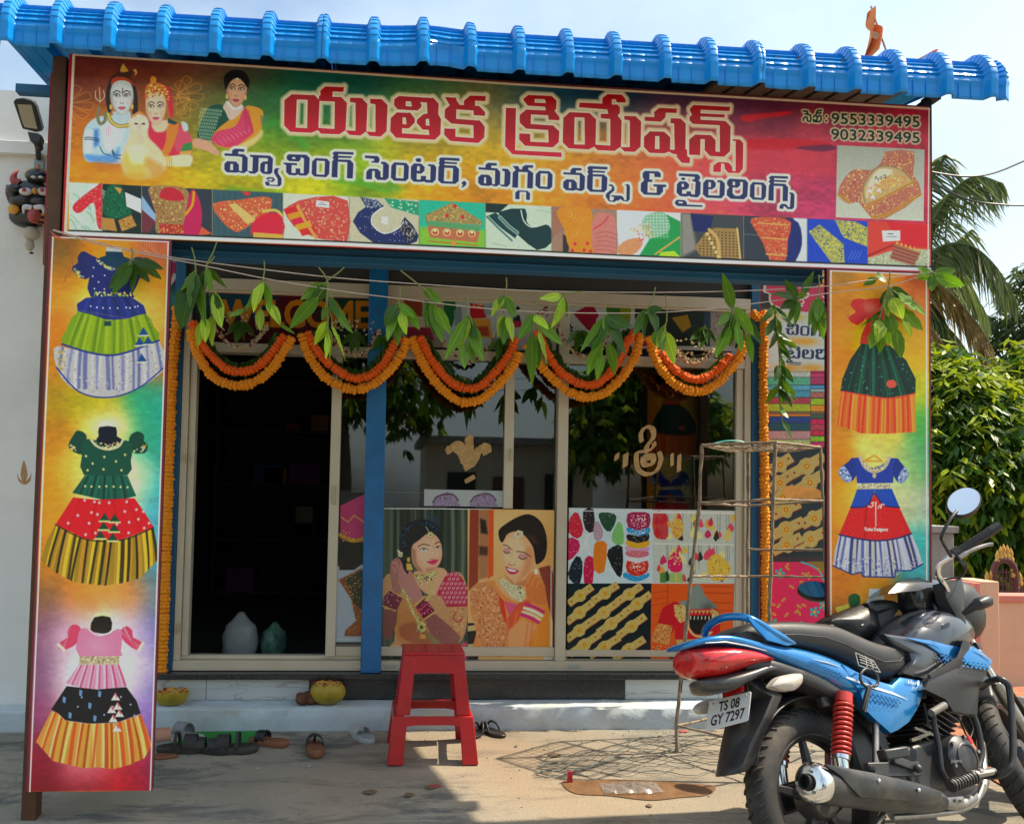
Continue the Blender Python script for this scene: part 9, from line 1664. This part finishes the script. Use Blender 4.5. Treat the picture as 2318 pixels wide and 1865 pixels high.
def foliage(name,n,gen,mats,L_,W_,seed,droop=.5):
 """many leaf shaped faces spread through a crown; gen gives a point and outward direction"""
 R=np.random.RandomState(seed);P,D=gen(R,n);k=6;cnt=n*k;V=np.zeros((cnt,6,3));
 P=np.repeat(P,k,0);D=np.repeat(D,k,0);ang=R.rand(cnt)*6.283;A=np.stack([np.cos(ang),np.sin(ang),-droop-R.rand(cnt)*.7],1)+D*.5;A/=np.linalg.norm(A,axis=1)[:,None]
 Up=R.normal(size=(cnt,3))*.35+np.array([0,0,1.]);S=np.cross(A,Up);S/=np.linalg.norm(S,axis=1)[:,None];Nn=np.cross(S,A);l=(L_*(.65+.6*R.rand(cnt)))[:,None];w=(W_*(.7+.5*R.rand(cnt)))[:,None]
 P=P+R.normal(size=(cnt,3))*.03
 for i,(a,b,c_)in enumerate(((.0,0,0),(.35,.5,-.04),(.75,.38,-.10),(1,0,-.2),(.75,-.38,-.10),(.35,-.5,-.04))):V[:,i]=P+A*l*a+S*w*b+Nn*l*c_
 me=bpy.data.meshes.new(name);me.vertices.add(cnt*6);me.vertices.foreach_set('co',V.ravel());me.loops.add(cnt*6);me.loops.foreach_set('vertex_index',np.arange(cnt*6));me.polygons.add(cnt);me.polygons.foreach_set('loop_start',np.arange(cnt)*6);me.update(calc_edges=True)
 for m in mats:me.materials.append(m)
 return me
def tmat(name,col,tr,v=.5):
 m=leafmat(name,col,tr);n=[q for q in m.node_tree.nodes if q.type=='TEX_NOISE'][0];n.inputs['Scale'].default_value=9;
 for q in m.node_tree.nodes:
  if q.type=='MAP_RANGE' and abs(q.inputs[1].default_value-.012)<1e-4:q.inputs[3].default_value=1
 return m
tm=[tmat('mango_foliage',(.055,.13,.018),(.10,.24,.015)),tmat('mango_foliage_young',(.30,.38,.02),(.45,.55,.02)),tmat('neem_foliage',(.06,.10,.03),(.10,.16,.03))]
bark=mat('bark',(.10,.075,.05),.9,0,.3,14,bump=.8)
def crown_gen(blobs,shell=.55):
 def g(R,n):
  B_=np.array(blobs);w=B_[:,3]**2;i=R.choice(len(B_),n,p=w/w.sum());d=R.normal(size=(n,3));d/=np.linalg.norm(d,axis=1)[:,None];r=B_[i,3]*(shell+(1-shell)*R.rand(n)**.6)*(1+.12*R.normal(size=n));return B_[i,:3]+d*r[:,None],d
 return g
def tree(name,base,blobs,n,label,m0=0,young=.25,L_=.2,W_=.05,seed=1,cat='tree'):
 t=thing(name,base,label,cat);b_=Vector(base);c=np.mean(np.array(blobs)[:,:3],0)
 mb=MB();mb.tube(catmull([tuple(b_),tuple(b_.lerp(Vector(c),.35)+Vector((.1,0,0))),tuple(b_.lerp(Vector(c),.7))],5,False),[.22-.010*i for i in range(11)],10);obj('trunk',mb,bark,t,smooth=60)
 for q in blobs[:6]:mb=MB();mb.tube(catmull([tuple(b_.lerp(Vector(c),.6)),tuple(Vector(c).lerp(Vector(q[:3]),.5)+Vector((0,0,-.2))),q[:3]],4,False),[.09-.008*i for i in range(9)],7);obj('limb',mb,bark,t,smooth=60)
 loc=[(x-base[0],y-base[1],z-base[2],r)for x,y,z,r in blobs]
 o=link('crown',foliage('crown',n,crown_gen(loc),[tm[m0]],L_,W_,seed),t)
 if young:o2=link('young_leaves',foliage('young_leaves',int(n*young),crown_gen([(x,y,z+r*.12,r*1.02)for x,y,z,r in loc],.92),[tm[1]],L_*.9,W_,seed+5,.3),t)
 return t
def at(px,py,Y,r):p=onY(px,py,Y);return(p[0],p[1],p[2],r)
tree('mango_tree',(5.6,5.9,0),[at(2150,950,5.0,.65),at(2110,900,5.4,.6),at(2200,1010,4.8,.7),at(2270,1020,5.2,.75),at(2170,1110,4.6,.7),at(2260,1150,4.7,.8),at(2330,1080,5,.8),at(2110,1080,4.8,.7),at(2220,920,5.8,.5),at(2120,1180,4.9,.5),at(2380,950,5.5,.9)],5200,'dense mango tree with yellow green new leaves behind the right board',seed=3)
tree('mango_tree',(7.9,6.8,0),[at(2310,950,6,.55),at(2340,1000,6,.7),at(2400,1050,6,.9),at(2290,1000,6.4,.5),at(2320,1180,5.6,.6)],2200,'second mango tree at the right edge behind the ornate gate',seed=9)
tree('neem_tree',(9.5,10,0),[at(2330,640,9,.4),at(2325,720,9,.55),at(2290,770,9,.45),at(2350,820,9,.7),at(2320,880,9,.45),at(2420,760,9,1.2)],700,'thin feathery neem branches reaching in at the right edge',m0=2,young=0,L_=.22,W_=.05,seed=12)
pm_=[tmat('palm_frond',(.13,.17,.06),(.2,.27,.06)),tmat('palm_frond_dry',(.26,.17,.045),(.34,.22,.05))]
pa=thing('coconut_palm',(4.9,7.2,0),'coconut palm with drooping fronds behind the right end of the sign','palm tree');Yp=7.2;pc_=Vector(onY(2050,700,Yp))
mb=MB();mb.tube([(pc_.x-.3,Yp,0),(pc_.x-.1,Yp,pc_.z*.5),tuple(pc_)],[.20,.16,.14],10);obj('trunk',mb,bark,pa,smooth=60)
def frond(P,dry,seed,ll=.75,nm='frond'):
 R=random.Random(seed);C=[Vector(c)for c in catmull([tuple(onY(a,b_,Yp+dy))for a,b_,dy in P],12,False)];b0_=Vector(pa['_b']);mb=MB();mb.tube(C,[.035*(1-.85*i/len(C))for i in range(len(C))],6)
 for i in range(3,len(C)):
  T=(C[i]-C[i-1]).normalized();k=math.sin(PI*min(1,.12+i/len(C)*.86))**.5
  for s_ in(-1,1):
   for q in range(2):
    side=T.cross(Vector((0,1,0))).normalized()*s_*R.uniform(.1,.6)+Vector((0,s_*.5,-.9))+T*R.uniform(.25,.7);side.normalize();L_=ll*k*R.uniform(.75,1.1);a_=C[i].lerp(C[i-1],q*.5);w_=Vector((R.uniform(-.3,1),R.uniform(-.5,.5),0)).normalized()*.022;m_=a_+side*L_*.55;e_=a_+side*L_+Vector((0,0,-L_*.22));mb.add([a_-w_,a_+w_,m_+w_*.8,e_,m_-w_*.8],[(0,1,2,3,4)])
 return obj(nm,mb,pm_[dry],pa)
FR=[([(2060,640,0),(2120,565,-.2),(2190,555,-.5),(2250,600,-.8),(2300,680,-1)],0),([(2060,660,0),(2130,650,-.3),(2200,720,-.6),(2240,780,-.8),(2256,830,-.9)],1),([(2060,600,0),(2110,500,0),(2160,430,-.2),(2210,400,-.3),(2268,415,-.4)],0),([(2060,680,0),(2120,700,-.2),(2160,780,-.4),(2195,840,-.5)],0),([(2060,700,0),(2105,740,-.3),(2140,790,-.5),(2165,835,-.6)],1),([(2050,560,0),(2080,470,.2),(2110,400,.3),(2140,350,.3)],0),([(2060,620,.2),(2130,600,.4),(2190,640,.5),(2235,720,.5)],0),([(2060,620,.3),(2100,600,.5),(2150,560,.8),(2200,520,1)],0),([(2040,600,0),(1960,520,0),(1880,560,0),(1820,660,0)],0),([(2060,690,.3),(2140,740,.4),(2190,800,.4),(2225,870,.3)],0)]
for i,(P,d)in enumerate(FR):frond(P,d,i)
for i,(x,y,s_)in enumerate(((-5.5,-17,1.25),(-1.5,-19,1.5),(6.5,-18,1.1))):
 bl=[(x+dx*s_,y+dy*s_,dz*s_,r*s_)for dx,dy,dz,r in((0,0,3.2,1.2),(-1.1,.3,2.7,1),(1.1,0,2.8,1),(.3,.5,4.0,.9),(-.5,-.2,3.8,.8))];tree('roadside_tree',(x,y,-.35),bl,1500,'leafy roadside tree across the lane, mirrored in the shop glass %s'%['at the left','in the middle','at the right'][i],young=.15,L_=.34,W_=.12,seed=40+i)
oh=thing('lane_house',(2.5,-21,-.35),'flat roofed cream house across the lane mirrored in the glass','house');mb=MB();mb.box((.8,-24,-.36),(5.6,-20,2.6));obj('wall',mb,mat('cream_plaster',(.5,.45,.36),.9),oh);mb=MB();mb.box((.6,-24.2,2.6),(5.8,-19.6,2.8));obj('roof',mb,gry,oh)
for x in(1.4,4.2):mb=MB();mb.box((x,-20.0+.002,.7),(x+.8,-19.95,1.8));obj('window',mb,mat('dark_window',(.02,.025,.03),.2),oh)
mb=MB();mb.box((2.7,-19.998,-.35),(3.6,-19.95,1.7));obj('door',mb,mat('brown_door',(.12,.05,.03),.6),oh)
lw=thing('lane_wall',(-3,-14,-.35),'rubble boundary wall across the lane mirrored low in the glass','wall');mb=MB();mb.box((-14,-14.2,-.36),(-.5,-14,.55));mb2=MB();mb2.box((1.2,-14.2,-.36),(12,-14,.45));obj('wall',mb,gry,lw);obj('wall',mb2,gry,lw)
bpy.context.view_layer.update()
